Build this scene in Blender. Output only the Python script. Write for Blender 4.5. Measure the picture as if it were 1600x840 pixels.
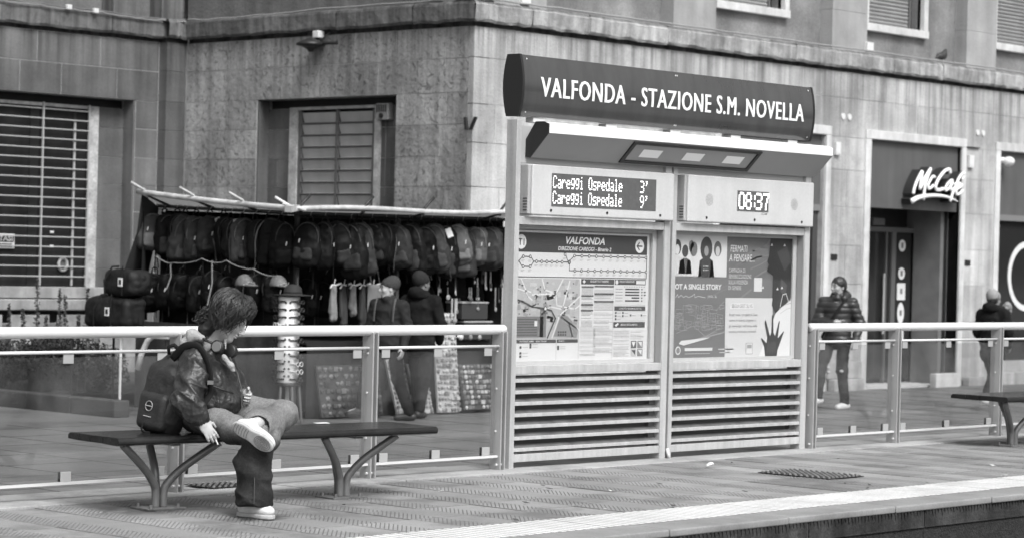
import bpy, bmesh, math, random
import numpy as np
from mathutils import Vector, Matrix, Euler
R = math.radians
sc = bpy.context.scene
col = sc.collection
for o in list(bpy.data.objects): bpy.data.objects.remove(o)

# ------------------------------------------------------------------ camera
cam = bpy.data.cameras.new('camera'); cam_o = bpy.data.objects.new('camera', cam); col.objects.link(cam_o)
cam.sensor_width = 36.0; cam.lens = 3814.95/1600*36.0
cam.clip_start = 0.1; cam.clip_end = 1000
YAW, PITCH, ROLL = R(47.22496161), R(-0.26166371), R(-1.41496918)
_f = Vector((math.sin(YAW)*math.cos(PITCH), math.cos(YAW)*math.cos(PITCH), math.sin(PITCH)))
_r = _f.cross(Vector((0, 0, 1))).normalized(); _d = _f.cross(_r)
_r2 = math.cos(ROLL)*_r + math.sin(ROLL)*_d; _d2 = -math.sin(ROLL)*_r + math.cos(ROLL)*_d
cam_o.matrix_world = Matrix(((_r2.x, -_d2.x, -_f.x, 0), (_r2.y, -_d2.y, -_f.y, 0), (_r2.z, -_d2.z, -_f.z, 1.6), (0, 0, 0, 1)))
cam.dof.use_dof = True; cam.dof.focus_distance = 17.0; cam.dof.aperture_fstop = 3.5
sc.camera = cam_o

# ------------------------------------------------------------------ light (overcast day, black and white)
SUN_EL, SUN_AZ = R(50), R(200)        # azimuth from +Y towards +X
world = bpy.data.worlds.new('World'); sc.world = world; world.use_nodes = True
wn = world.node_tree; wn.nodes.clear()
sky = wn.nodes.new('ShaderNodeTexSky'); sky.sky_type = 'NISHITA'; sky.sun_disc = False
sky.sun_elevation = SUN_EL; sky.sun_rotation = SUN_AZ; sky.air_density = 1.0; sky.dust_density = 6.0
bw = wn.nodes.new('ShaderNodeRGBToBW'); bg = wn.nodes.new('ShaderNodeBackground'); wo = wn.nodes.new('ShaderNodeOutputWorld')
bg.inputs['Strength'].default_value = 0.10
wn.links.new(sky.outputs[0], bw.inputs[0]); wn.links.new(bw.outputs[0], bg.inputs['Color']); wn.links.new(bg.outputs[0], wo.inputs[0])
sun = bpy.data.lights.new('sun', 'SUN'); sun.energy = 1.5; sun.angle = R(20); sun.color = (1, 1, 1)
sun_o = bpy.data.objects.new('sun', sun); col.objects.link(sun_o)
_sd = Vector((math.sin(SUN_AZ)*math.cos(SUN_EL), math.cos(SUN_AZ)*math.cos(SUN_EL), math.sin(SUN_EL)))
sun_o.rotation_euler = _sd.to_track_quat('Z', 'Y').to_euler(); sun_o.location = (0, 0, 40)
vs = sc.view_settings; vs.view_transform = 'Standard'; vs.look = 'None'; vs.gamma = 1.0; vs.use_curve_mapping = False; vs.exposure = 0.95
sc.cycles.max_bounces = 6; sc.cycles.transparent_max_bounces = 16

# ------------------------------------------------------------------ helpers
ORG = {}
rng = random.Random(7)

def org(o):
    return ORG.get(o.name, Vector((0, 0, 0))) if o else Vector((0, 0, 0))

def tag(o, label=None, cat=None, group=None, kind=None):
    if label: o['label'] = label
    if cat: o['category'] = cat
    if group: o['group'] = group
    if kind: o['kind'] = kind
    return o

def thing(name, label, cat, loc=(0, 0, 0), group=None):
    o = bpy.data.objects.new(name, None); col.objects.link(o); o.location = loc; o.empty_display_size = .1
    ORG[o.name] = Vector(loc)
    return tag(o, label, cat, group)

class MB:
    """collects shapes in world coordinates, links them as one mesh object"""
    def __init__(s): s.v = []; s.f = []; s.m = []; s.cols = None
    def add(s, vs, fs, mi=0):
        n = len(s.v); s.v += [tuple(p) for p in vs]; s.f += [tuple(i+n for i in f) for f in fs]; s.m += [mi]*len(fs); return s
    def box(s, x0, x1, y0, y1, z0, z1, mi=0):
        return s.add([(x0,y0,z0),(x1,y0,z0),(x1,y1,z0),(x0,y1,z0),(x0,y0,z1),(x1,y0,z1),(x1,y1,z1),(x0,y1,z1)],
                     [(0,3,2,1),(4,5,6,7),(0,1,5,4),(1,2,6,5),(2,3,7,6),(3,0,4,7)], mi)
    def obox(s, c, ax, ay, az, mi=0):
        """oriented box: centre and three half-axis vectors"""
        c = Vector(c); ax = Vector(ax); ay = Vector(ay); az = Vector(az)
        vs = [c + a*ax + b*ay + d*az for d in (-1, 1) for a, b in ((-1,-1),(1,-1),(1,1),(-1,1))]
        return s.add(vs, [(0,3,2,1),(4,5,6,7),(0,1,5,4),(1,2,6,5),(2,3,7,6),(3,0,4,7)], mi)
    def prism(s, poly, d, mi=0):
        """closed polygon of 3D points extruded by vector d"""
        n = len(poly); d = Vector(d); a = [Vector(p) for p in poly]; b = [p + d for p in a]
        fs = [tuple(range(n)), tuple(range(2*n-1, n-1, -1))] + [(i, i+n, (i+1) % n + n, (i+1) % n) for i in range(n)]
        return s.add(a + b, fs, mi)
    def tube(s, pts, r, seg=8, cap=True, mi=0, flat=1.0, up=(0, 0, 1)):
        pts = [Vector(p) for p in pts]; n = len(pts)
        rs = [float(x) for x in r] if isinstance(r, (list, tuple)) else [float(r)]*n
        t0 = (pts[1]-pts[0]).normalized(); u = Vector(up)
        if abs(t0.dot(u)) > .95: u = Vector((1, 0, 0)) if abs(t0.x) < .9 else Vector((0, 1, 0))
        u = (u - t0*u.dot(t0)).normalized(); vs = []; fs = []
        for i, p in enumerate(pts):
            t = (pts[min(i+1, n-1)]-pts[max(i-1, 0)]).normalized()
            u = (u - t*u.dot(t)).normalized(); w = t.cross(u)
            for k in range(seg):
                a = 2*math.pi*k/seg
                vs.append(p + rs[i]*(math.cos(a)*w + flat*math.sin(a)*u))
        for i in range(n-1):
            for k in range(seg):
                k2 = (k+1) % seg
                fs.append((i*seg+k, i*seg+k2, (i+1)*seg+k2, (i+1)*seg+k))
        if cap: fs += [tuple(range(seg-1, -1, -1)), tuple(range((n-1)*seg, n*seg))]
        return s.add(vs, fs, mi)
    def cyl(s, p0, p1, r, seg=12, mi=0): return s.tube([p0, p1], r, seg, True, mi)
    def lathe(s, c, prof, seg=16, mi=0):
        """prof: list of (radius, z) about the vertical axis through c"""
        c = Vector(c); vs = []; fs = []; n = len(prof)
        for r, z in prof:
            for k in range(seg):
                a = 2*math.pi*k/seg; vs.append(c + Vector((r*math.cos(a), r*math.sin(a), z)))
        for i in range(n-1):
            for k in range(seg): fs.append((i*seg+k, i*seg+(k+1) % seg, (i+1)*seg+(k+1) % seg, (i+1)*seg+k))
        fs += [tuple(range(seg-1, -1, -1)), tuple(range((n-1)*seg, n*seg))]
        return s.add(vs, fs, mi)
    def ball(s, c, r, seg=10, rings=6, mi=0, rot=None):
        c = Vector(c); rr = Vector(r) if not isinstance(r, (int, float)) else Vector((r, r, r)); vs = []; fs = []
        for i in range(rings+1):
            th = math.pi*i/rings
            for k in range(seg):
                a = 2*math.pi*k/seg
                p = Vector((rr.x*math.sin(th)*math.cos(a), rr.y*math.sin(th)*math.sin(a), -rr.z*math.cos(th)))
                vs.append(c + (rot @ p if rot else p))
        for i in range(rings):
            for k in range(seg): fs.append((i*seg+k, i*seg+(k+1) % seg, (i+1)*seg+(k+1) % seg, (i+1)*seg+k))
        return s.add(vs, fs, mi)
    def sheet(s, grid, mi=0):
        """rows of points -> quads"""
        nr, nc = len(grid), len(grid[0])
        return s.add([p for row in grid for p in row], [(i*nc+j, i*nc+j+1, (i+1)*nc+j+1, (i+1)*nc+j) for i in range(nr-1) for j in range(nc-1)], mi)
    def build(s, name, mats, parent=None, loc=None, smooth=False, bevel=0, solid=0, bseg=2):
        o0 = org(parent) if parent else Vector(loc or (0, 0, 0))
        me = bpy.data.meshes.new(name)
        v = np.array(s.v, dtype=float) - np.array(o0)
        me.from_pydata(v.tolist(), [], s.f)
        for m in (mats if isinstance(mats, (list, tuple)) else [mats]): me.materials.append(m)
        if any(s.m): me.polygons.foreach_set('material_index', s.m)
        if smooth: me.polygons.foreach_set('use_smooth', [True]*len(me.polygons))
        me.validate(); me.update()
        o = bpy.data.objects.new(name, me); col.objects.link(o)
        if parent: o.parent = parent
        else: o.location = o0
        ORG[o.name] = o0
        if solid:
            md = o.modifiers.new('solid', 'SOLIDIFY'); md.thickness = solid; md.offset = 0
        if bevel:
            md = o.modifiers.new('bevel', 'BEVEL'); md.width = bevel; md.segments = bseg; md.limit_method = 'ANGLE'; md.angle_limit = R(40)
            me.polygons.foreach_set('use_smooth', [True]*len(me.polygons)); o.modifiers.new('wn', 'WEIGHTED_NORMAL')
        return o

def copy_tree(o, parent=None, loc=None, label=None):
    c = o.copy(); col.objects.link(c)
    if parent: c.parent = parent
    if loc is not None: c.location = loc
    if label: c['label'] = label
    ORG[c.name] = Vector(c.location) if not parent else ORG[parent.name]
    for ch in list(o.children): copy_tree(ch, c)
    return c

# ------------------------------------------------------------------ materials (all grey: the photograph is black and white)
MATS = {}
def mat(name, g, rough=.6, metal=0., var=0., vscale=2., streak=0., sscale=5., bump=0., bscale=30., rnd=0., spec=.5, vein=0., fine=0., fscale=60., emit=0., coat=0., dirt=0., drip=0.):
    if name in MATS: return MATS[name]
    m = bpy.data.materials.new(name); m.use_nodes = True; nt = m.node_tree; N = nt.nodes; L = nt.links
    b = N['Principled BSDF']
    b.inputs['Base Color'].default_value = (g, g, g, 1); b.inputs['Roughness'].default_value = rough; b.inputs['Metallic'].default_value = metal
    b.inputs['Specular IOR Level'].default_value = spec
    if coat: b.inputs['Coat Weight'].default_value = coat; b.inputs['Coat Roughness'].default_value = .1
    if emit:
        b.inputs['Emission Color'].default_value = (1, 1, 1, 1); b.inputs['Emission Strength'].default_value = emit
    geo = N.new('ShaderNodeNewGeometry')
    val = None
    def mul(a, bsock):
        x = N.new('ShaderNodeMath'); x.operation = 'MULTIPLY'
        if isinstance(a, float): x.inputs[0].default_value = a
        else: L.new(a, x.inputs[0])
        L.new(bsock, x.inputs[1]); return x.outputs[0]
    def rng_(sock, a0, a1, lo=.3, hi=.7):
        x = N.new('ShaderNodeMapRange'); x.inputs[1].default_value = lo; x.inputs[2].default_value = hi; x.inputs[3].default_value = a0; x.inputs[4].default_value = a1
        L.new(sock, x.inputs[0]); return x.outputs[0]
    def noise(scale, detail=5, vec=None, dist=0., ro=.55):
        x = N.new('ShaderNodeTexNoise'); x.inputs['Scale'].default_value = scale; x.inputs['Detail'].default_value = detail; x.inputs['Distortion'].default_value = dist; x.inputs['Roughness'].default_value = ro
        L.new(vec if vec else geo.outputs['Position'], x.inputs['Vector']); return x.outputs[0]
    cur = float(g)
    if rnd:
        oi = N.new('ShaderNodeObjectInfo'); cur = mul(cur, rng_(oi.outputs['Random'], 1-rnd, 1+rnd, 0, 1))
    if var: cur = mul(cur, rng_(noise(vscale, 7), 1-var, 1+var))
    if fine: cur = mul(cur, rng_(noise(fscale, 3), 1-fine, 1+fine))
    if streak:
        mp = N.new('ShaderNodeMapping'); mp.inputs['Scale'].default_value = (sscale, sscale, sscale*.06); L.new(geo.outputs['Position'], mp.inputs['Vector'])
        cur = mul(cur, rng_(noise(1., 4, mp.outputs[0]), 1-streak, 1+streak*.5))
    if drip:                                           # rain stains running down from a ledge
        sx = N.new('ShaderNodeSeparateXYZ'); L.new(geo.outputs['Position'], sx.inputs[0])
        mp = N.new('ShaderNodeMapping'); mp.inputs['Scale'].default_value = (7, 7, .22); L.new(geo.outputs['Position'], mp.inputs['Vector'])
        n_ = rng_(noise(1., 6, mp.outputs[0], ro=.65), 0, 1, .44, .62); z_ = rng_(sx.outputs['Z'], 0, 1, 3.55, 4.62)
        x = N.new('ShaderNodeMath'); x.operation = 'MULTIPLY'; L.new(n_, x.inputs[0]); L.new(z_, x.inputs[1])
        cur = mul(cur, rng_(x.outputs[0], 1., 1-drip, 0, 1))
    if vein:
        cur = mul(cur, rng_(noise(4.5, 7, dist=3.0), 1-vein, 1., .36, .43))
    if dirt:
        cur = mul(cur, rng_(noise(1.1, 8, ro=.7), 1-dirt, 1., .38, .5))
    if not isinstance(cur, float):
        cb = N.new('ShaderNodeCombineColor')
        for i in range(3): L.new(cur, cb.inputs[i])
        L.new(cb.outputs[0], b.inputs['Base Color'])
    if bump:
        bp = N.new('ShaderNodeBump'); bp.inputs['Strength'].default_value = min(1, bump); bp.inputs['Distance'].default_value = .02
        L.new(noise(bscale, 6), bp.inputs['Height']); L.new(bp.outputs[0], b.inputs['Normal'])
    MATS[name] = m
    return m

def glass_mat(name, tint=.9, dust_and_reflection=.08, ior=1.45, rough=.02, vary=0.):
    m = bpy.data.materials.new(name); m.use_nodes = True; nt = m.node_tree; N = nt.nodes; L = nt.links; N.clear()
    out = N.new('ShaderNodeOutputMaterial'); tr = N.new('ShaderNodeBsdfTransparent'); tr.inputs[0].default_value = (tint, tint, tint, 1)
    gl = N.new('ShaderNodeBsdfGlossy'); gl.inputs['Roughness'].default_value = rough; gl.inputs[0].default_value = (1, 1, 1, 1)
    lw = N.new('ShaderNodeLayerWeight'); lw.inputs['Blend'].default_value = .5
    pw = N.new('ShaderNodeMath'); pw.operation = 'POWER'; pw.inputs[1].default_value = 5.0; L.new(lw.outputs['Facing'], pw.inputs[0])
    fr = N.new('ShaderNodeMath'); fr.operation = 'MULTIPLY_ADD'; fr.inputs[1].default_value = .96; fr.inputs[2].default_value = .035; L.new(pw.outputs[0], fr.inputs[0])
    df = N.new('ShaderNodeBsdfDiffuse'); df.inputs[0].default_value = (.75, .75, .75, 1)  # pale veil on the glass: dust, with reflections painted in
    m1 = N.new('ShaderNodeMixShader'); m2 = N.new('ShaderNodeMixShader')
    if vary:
        geo = N.new('ShaderNodeNewGeometry'); no = N.new('ShaderNodeTexNoise'); no.inputs['Scale'].default_value = 2.3; no.inputs['Detail'].default_value = 8; no.inputs['Distortion'].default_value = .6
        L.new(geo.outputs['Position'], no.inputs['Vector'])
        mr = N.new('ShaderNodeMapRange'); mr.inputs[1].default_value = .35; mr.inputs[2].default_value = .7; mr.inputs[3].default_value = dust_and_reflection*(1-vary); mr.inputs[4].default_value = dust_and_reflection*(1+vary)
        L.new(no.outputs[0], mr.inputs[0]); L.new(mr.outputs[0], m1.inputs[0])
    else: m1.inputs[0].default_value = dust_and_reflection
    L.new(tr.outputs[0], m1.inputs[1]); L.new(df.outputs[0], m1.inputs[2])
    L.new(fr.outputs[0], m2.inputs[0]); L.new(m1.outputs[0], m2.inputs[1]); L.new(gl.outputs[0], m2.inputs[2]); L.new(m2.outputs[0], out.inputs[0])
    return m

def print_mat(name, rough=.45):
    """flat print: grey per face from the 'ink' attribute"""
    m = bpy.data.materials.new(name); m.use_nodes = True; nt = m.node_tree; b = nt.nodes['Principled BSDF']
    at = nt.nodes.new('ShaderNodeAttribute'); at.attribute_name = 'ink'; nt.links.new(at.outputs['Color'], b.inputs['Base Color'])
    b.inputs['Roughness'].default_value = rough
    return m
M_PRINT = print_mat('print_ink')

# text -> flat polygons (built-in font)
def text_mesh(body, bold=0., shear=0., res=3, space=1.):
    cu = bpy.data.curves.new('lettering', 'FONT'); cu.body = body; cu.resolution_u = res; cu.offset = bold; cu.shear = shear; cu.space_character = space
    o = bpy.data.objects.new('lettering', cu); col.objects.link(o)
    dg = bpy.context.evaluated_depsgraph_get(); me = bpy.data.meshes.new_from_object(o.evaluated_get(dg))
    v = np.array([p.co[:2] for p in me.vertices]); f = [tuple(p.vertices) for p in me.polygons]
    bpy.data.objects.remove(o); bpy.data.meshes.remove(me); bpy.data.curves.remove(cu)
    return v, f

class Print:
    """flat print drawn in (u, v) metres on a plane, in thin layers"""
    def __init__(s): s.v = []; s.f = []; s.c = []; s.layer = 0
    def poly(s, pts, g, layer):
        n = len(s.v); s.v += [(p[0], p[1], layer) for p in pts]; s.f.append(tuple(range(n, n+len(pts)))); s.c.append(g)
    def rect(s, u0, v0, u1, v1, g, layer): s.poly([(u0, v0), (u1, v0), (u1, v1), (u0, v1)], g, layer)
    def disc(s, u, v, r, g, layer, n=20, ry=None): s.poly([(u+r*math.cos(2*math.pi*k/n), v+(ry or r)*math.sin(2*math.pi*k/n)) for k in range(n)], g, layer)
    def line(s, pts, w, g, layer):
        for (a, b), (c, d) in zip(pts, pts[1:]):
            l = math.hypot(c-a, d-b) or 1e-6; nx, ny = -(d-b)/l*w/2, (c-a)/l*w/2; ex, ey = (c-a)/l*w*.35, (d-b)/l*w*.35
            s.poly([(a+nx-ex, b+ny-ey), (a-nx-ex, b-ny-ey), (c-nx+ex, d-ny+ey), (c+nx+ex, d+ny+ey)], g, layer)
    def text(s, body, u0, v0, u1, v1, g, layer, bold=0., shear=0., cuts=0, space=1.):
        v, f = text_mesh(body, bold, shear, 3, space)
        if cuts:                                   # slice the letters so that they can follow a curved face
            bm = bmesh.new(); vv = [bm.verts.new((p[0], p[1], 0)) for p in v]
            for q in f:
                try: bm.faces.new([vv[i] for i in q])
                except ValueError: pass
            lo, hi = v[:, 1].min(), v[:, 1].max()
            for k in range(1, cuts): bmesh.ops.bisect_plane(bm, geom=bm.verts[:]+bm.edges[:]+bm.faces[:], plane_co=(0, lo+(hi-lo)*k/cuts, 0), plane_no=(0, 1, 0))
            bm.verts.index_update(); v = np.array([p.co[:2] for p in bm.verts]); f = [tuple(p.index for p in q.verts) for q in bm.faces]; bm.free()
        mn = v.min(0); mx = v.max(0); n = len(s.v)
        for p in v: s.v.append((u0+(p[0]-mn[0])/(mx[0]-mn[0])*(u1-u0), v0+(p[1]-mn[1])/(mx[1]-mn[1])*(v1-v0), layer))
        s.f += [tuple(i+n for i in q) for q in f]; s.c += [g]*len(f)
    def build(s, name, parent, place, mats=None):
        """place(u, v, lift) -> world point"""
        o0 = org(parent); me = bpy.data.meshes.new(name)
        me.from_pydata([tuple(Vector(place(u, v, l*.0008)) - o0) for u, v, l in s.v], [], s.f)
        me.materials.append(mats or M_PRINT)
        at = me.attributes.new('ink', 'FLOAT_COLOR', 'CORNER')
        buf = np.ones((len(me.loops), 4), dtype=np.float32)
        for p in me.polygons: buf[p.loop_start:p.loop_start+p.loop_total, :3] = s.c[p.index]
        at.data.foreach_set('color', buf.ravel())
        o = bpy.data.objects.new(name, me); col.objects.link(o); o.parent = parent; ORG[o.name] = o0
        return o

# ------------------------------------------------------------------ signed distance modelling for bodies, clothes and bags
def vnoise(P, seed=0):
    P = np.asarray(P, dtype=np.float64); i = np.floor(P).astype(np.int64); f = P - i; f = f*f*(3-2*f)
    def h(a, b, c):
        n = (a*374761393 + b*668265263 + c*2147483647 + seed*144665) & 0xffffffff
        n = ((n ^ (n >> 13))*1274126177) & 0xffffffff
        return ((n ^ (n >> 16)) & 0xffff)/65535.0*2-1
    x, y, z = i[:, 0], i[:, 1], i[:, 2]; u, v, w = f[:, 0], f[:, 1], f[:, 2]
    def lx(b, c): return h(x, b, c)*(1-u) + h(x+1, b, c)*u
    def ly(c): return lx(y, c)*(1-v) + lx(y+1, c)*v
    return ly(z)*(1-w) + ly(z+1)*w

def ridged(P, f, seed, sharp=2.0): return (1-np.abs(vnoise(P*f, seed)))**sharp

class SDF:
    def __init__(s, lo, hi, h):
        s.lo = np.array(lo, float); s.h = h; s.n = np.ceil((np.array(hi, float)-s.lo)/h).astype(int)+1
        s.d = np.full(tuple(s.n), 9.0, np.float32)
    def _reg(s, lo, hi, k):
        m = k + 3*s.h; a = np.maximum(0, np.floor((lo-m-s.lo)/s.h).astype(int)); b = np.minimum(s.n, np.ceil((hi+m-s.lo)/s.h).astype(int)+1)
        if (b <= a).any(): return None
        sl = tuple(slice(p, q) for p, q in zip(a, b))
        ax = [(s.lo[i] + s.h*np.arange(a[i], b[i])).astype(np.float32) for i in range(3)]
        return sl, ax[0][:, None, None], ax[1][None, :, None], ax[2][None, None, :]
    def _put(s, sl, d, k, sub):
        o = s.d[sl]
        if sub:
            if k > 0:
                hh = np.clip(.5 - .5*(d+o)/k, 0, 1); s.d[sl] = o*(1-hh) - d*hh + k*hh*(1-hh)
            else: s.d[sl] = np.maximum(o, -d)
        elif k > 0:
            hh = np.clip(.5 + .5*(d-o)/k, 0, 1); s.d[sl] = d*(1-hh) + o*hh - k*hh*(1-hh)
        else: s.d[sl] = np.minimum(o, d)
        return s
    def cap(s, p0, p1, r0, r1=None, k=.02, sub=False):
        r1 = r0 if r1 is None else r1; p0 = np.array(p0, float); p1 = np.array(p1, float); rm = max(r0, r1)
        g = s._reg(np.minimum(p0, p1)-rm, np.maximum(p0, p1)+rm, k)
        if g is None: return s
        sl, X, Y, Z = g; v = p1-p0; L2 = max(v@v, 1e-9)
        t = np.clip(((X-p0[0])*v[0]+(Y-p0[1])*v[1]+(Z-p0[2])*v[2])/L2, 0, 1)
        d = np.sqrt((X-p0[0]-t*v[0])**2+(Y-p0[1]-t*v[1])**2+(Z-p0[2]-t*v[2])**2) - (r0+(r1-r0)*t)
        return s._put(sl, d, k, sub)
    def chain(s, pts, rs, k=.02):
        for a, b, ra, rb in zip(pts, pts[1:], rs, rs[1:]): s.cap(a, b, ra, rb, k)
        return s
    def ell(s, c, r, rot=None, k=.02, sub=False):
        c = np.array(c, float); r = np.array(r, float) if not isinstance(r, (int, float)) else np.array([r]*3); rm = r.max()
        g = s._reg(c-rm, c+rm, k)
        if g is None: return s
        sl, X, Y, Z = g; X = X-c[0]; Y = Y-c[1]; Z = Z-c[2]
        if rot is not None:
            m = np.array(rot).T
            X, Y, Z = m[0][0]*X+m[0][1]*Y+m[0][2]*Z, m[1][0]*X+m[1][1]*Y+m[1][2]*Z, m[2][0]*X+m[2][1]*Y+m[2][2]*Z
        k0 = np.sqrt((X/r[0])**2+(Y/r[1])**2+(Z/r[2])**2); k1 = np.sqrt((X/r[0]**2)**2+(Y/r[1]**2)**2+(Z/r[2]**2)**2)+1e-6
        return s._put(sl, k0*(k0-1)/k1, k, sub)
    def rbox(s, c, b, rr, rot=None, k=.0, sub=False):
        c = np.array(c, float); b = np.array(b, float); rm = np.linalg.norm(b)
        g = s._reg(c-rm, c+rm, k)
        sl, X, Y, Z = g; X = X-c[0]; Y = Y-c[1]; Z = Z-c[2]
        if rot is not None:
            m = np.array(rot).T
            X, Y, Z = m[0][0]*X+m[0][1]*Y+m[0][2]*Z, m[1][0]*X+m[1][1]*Y+m[1][2]*Z, m[2][0]*X+m[2][1]*Y+m[2][2]*Z
        qx = np.abs(X)-(b[0]-rr); qy = np.abs(Y)-(b[1]-rr); qz = np.abs(Z)-(b[2]-rr)
        d = np.sqrt(np.maximum(qx, 0)**2+np.maximum(qy, 0)**2+np.maximum(qz, 0)**2)+np.minimum(np.maximum(qx, np.maximum(qy, qz)), 0)-rr
        return s._put(sl, d.astype(np.float32), k, sub)
    def mesh(s):
        d = s.d; ins = d < 0; n = d.shape
        c = np.zeros(tuple(x-1 for x in n), np.int8)
        for a in (0, 1):
            for b in (0, 1):
                for e in (0, 1): c += ins[a:n[0]-1+a, b:n[1]-1+b, e:n[2]-1+e]
        cell = np.argwhere((c > 0) & (c < 8)); idx = np.full(c.shape, -1, np.int32); idx[tuple(cell.T)] = np.arange(len(cell))
        acc = np.zeros((len(cell), 3)); cnt = np.zeros(len(cell))
        cs = [(a, b, e) for a in (0, 1) for b in (0, 1) for e in (0, 1)]
        for p in cs:
            for ax in range(3):
                if p[ax]: continue
                q = list(p); q[ax] = 1
                d0 = d[cell[:, 0]+p[0], cell[:, 1]+p[1], cell[:, 2]+p[2]]; d1 = d[cell[:, 0]+q[0], cell[:, 1]+q[1], cell[:, 2]+q[2]]
                x = (d0 < 0) != (d1 < 0); t = np.where(x, d0/np.where(d0-d1 == 0, 1, d0-d1), 0)
                pos = np.array(p, float)[None, :].repeat(len(cell), 0); pos[:, ax] += t
                acc[x] += pos[x]; cnt[x] += 1
        V = s.lo + s.h*(cell + acc/np.maximum(cnt, 1)[:, None]); F = []
        for ax in range(3):
            a1, a2 = (ax+1) % 3, (ax+2) % 3
            sl0 = [slice(None)]*3; sl1 = [slice(None)]*3; sl0[ax] = slice(0, n[ax]-1); sl1[ax] = slice(1, n[ax])
            A = ins[tuple(sl0)]; B = ins[tuple(sl1)]; e = np.argwhere(A != B)
            e = e[(e[:, a1] > 0) & (e[:, a2] > 0) & (e[:, a1] < n[a1]-1) & (e[:, a2] < n[a2]-1)]
            flip = A[tuple(e.T)]; o1 = np.zeros(3, int); o1[a1] = 1; o2 = np.zeros(3, int); o2[a2] = 1
            q = np.stack([idx[tuple((e-o1-o2).T)], idx[tuple((e-o2).T)], idx[tuple(e.T)], idx[tuple((e-o1).T)]], 1)
            q[~flip] = q[~flip][:, ::-1]; F.append(q)
        F = np.concatenate(F); F = F[(F >= 0).all(1)]
        return V, F

def np_mesh(name, V, F, m, parent=None, loc=None, frame=None, smooth=True, disp=None):
    """numpy verts/quads (local coordinates) -> object; disp(P, N) gives an offset along the normal; frame maps local -> world"""
    me = bpy.data.meshes.new(name)
    me.vertices.add(len(V)); me.vertices.foreach_set('co', np.asarray(V, np.float32).ravel())
    me.loops.add(F.size); me.loops.foreach_set('vertex_index', np.asarray(F, np.int32).ravel())
    me.polygons.add(len(F)); me.polygons.foreach_set('loop_start', np.arange(0, F.size, F.shape[1], dtype=np.int32))
    me.update(calc_edges=True); me.validate()
    Nn = np.zeros(len(me.vertices)*3, np.float32); me.vertices.foreach_get('normal', Nn); Nn = Nn.reshape(-1, 3)
    V = np.array(V)
    if disp is not None: V = V + Nn*disp(V, Nn)[:, None]
    o0 = org(parent) if parent else Vector(loc or (0, 0, 0))
    if frame is not None:
        A, base = frame; V = V @ np.array(A) + np.array(base)
    V = V - np.array(o0)
    me.vertices.foreach_set('co', V.astype(np.float32).ravel())
    if smooth: me.polygons.foreach_set('use_smooth', [True]*len(me.polygons))
    me.materials.append(m); me.update()
    o = bpy.data.objects.new(name, me); col.objects.link(o)
    if parent: o.parent = parent
    else: o.location = o0
    ORG[o.name] = o0
    return o

# ================================================================== SETTING
ZS = -0.35                     # street level; the tram platform top is z = 0
m_asph = mat('asphalt', .15, .85, var=.22, vscale=.9, fine=.25, fscale=90, dirt=.25, bump=.25, bscale=60)
m_pav = mat('paving_concrete', .235, .8, var=.16, vscale=1.6, fine=.18, fscale=120, rnd=.16, dirt=.36, bump=.2, bscale=80)
m_grout = mat('grout', .07, .9, var=.3)
m_tact = mat('tactile_white', .60, .65, var=.10, vscale=3, fine=.14, fscale=70, rnd=.05, dirt=.25)
m_cope = mat('coping_stone', .23, .75, var=.15, vscale=3, fine=.1, rnd=.05, dirt=.2)
m_edge = mat('edging_stone', .33, .8, var=.2, vscale=2, fine=.12, rnd=.08, dirt=.3)
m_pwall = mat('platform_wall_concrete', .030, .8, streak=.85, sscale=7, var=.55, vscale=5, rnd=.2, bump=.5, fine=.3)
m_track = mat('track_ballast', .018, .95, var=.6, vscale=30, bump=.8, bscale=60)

g = MB()
g.sheet([[(x, y, ZS) for x in (-250, -20, 0, 15, 25, 40, 80, 250)] for y in (-250, -20, 0, 10, 18, 26, 40, 80, 250)])
tag(g.build('ground', m_asph), kind='structure')
st = MB(); st.sheet([[(x, y, ZS+.004) for x in (-30, 0, 10, 20, 30, 45, 70)] for y in (12.9, 16, 20, 28.2)])
m_street = mat('street_paving', .14, .8, var=.16, vscale=.8, fine=.18, fscale=60, dirt=.3, bump=.15, bscale=40)
tag(st.build('street', m_street), kind='structure')
jl = MB()
for k in range(40):                                   # joints of the large street slabs, a few millimetres proud sealant
    x = 4 + k*.98; jl.box(x-.004, x+.004, 12.95, 22.0, ZS+.004, ZS+.007)
for k in range(10): jl.box(4, 46, 13.4+k*.9-.004, 13.4+k*.9+.004, ZS+.004, ZS+.0065)
tag(jl.build('street_joints', m_grout, loc=(0, 0, ZS)), kind='structure')

pf = MB(); pf.box(-10, 60, 9.22, 12.95, ZS, -.022)
plat = tag(pf.build('platform', m_grout, loc=(0, 0, 0)), kind='structure')
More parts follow.
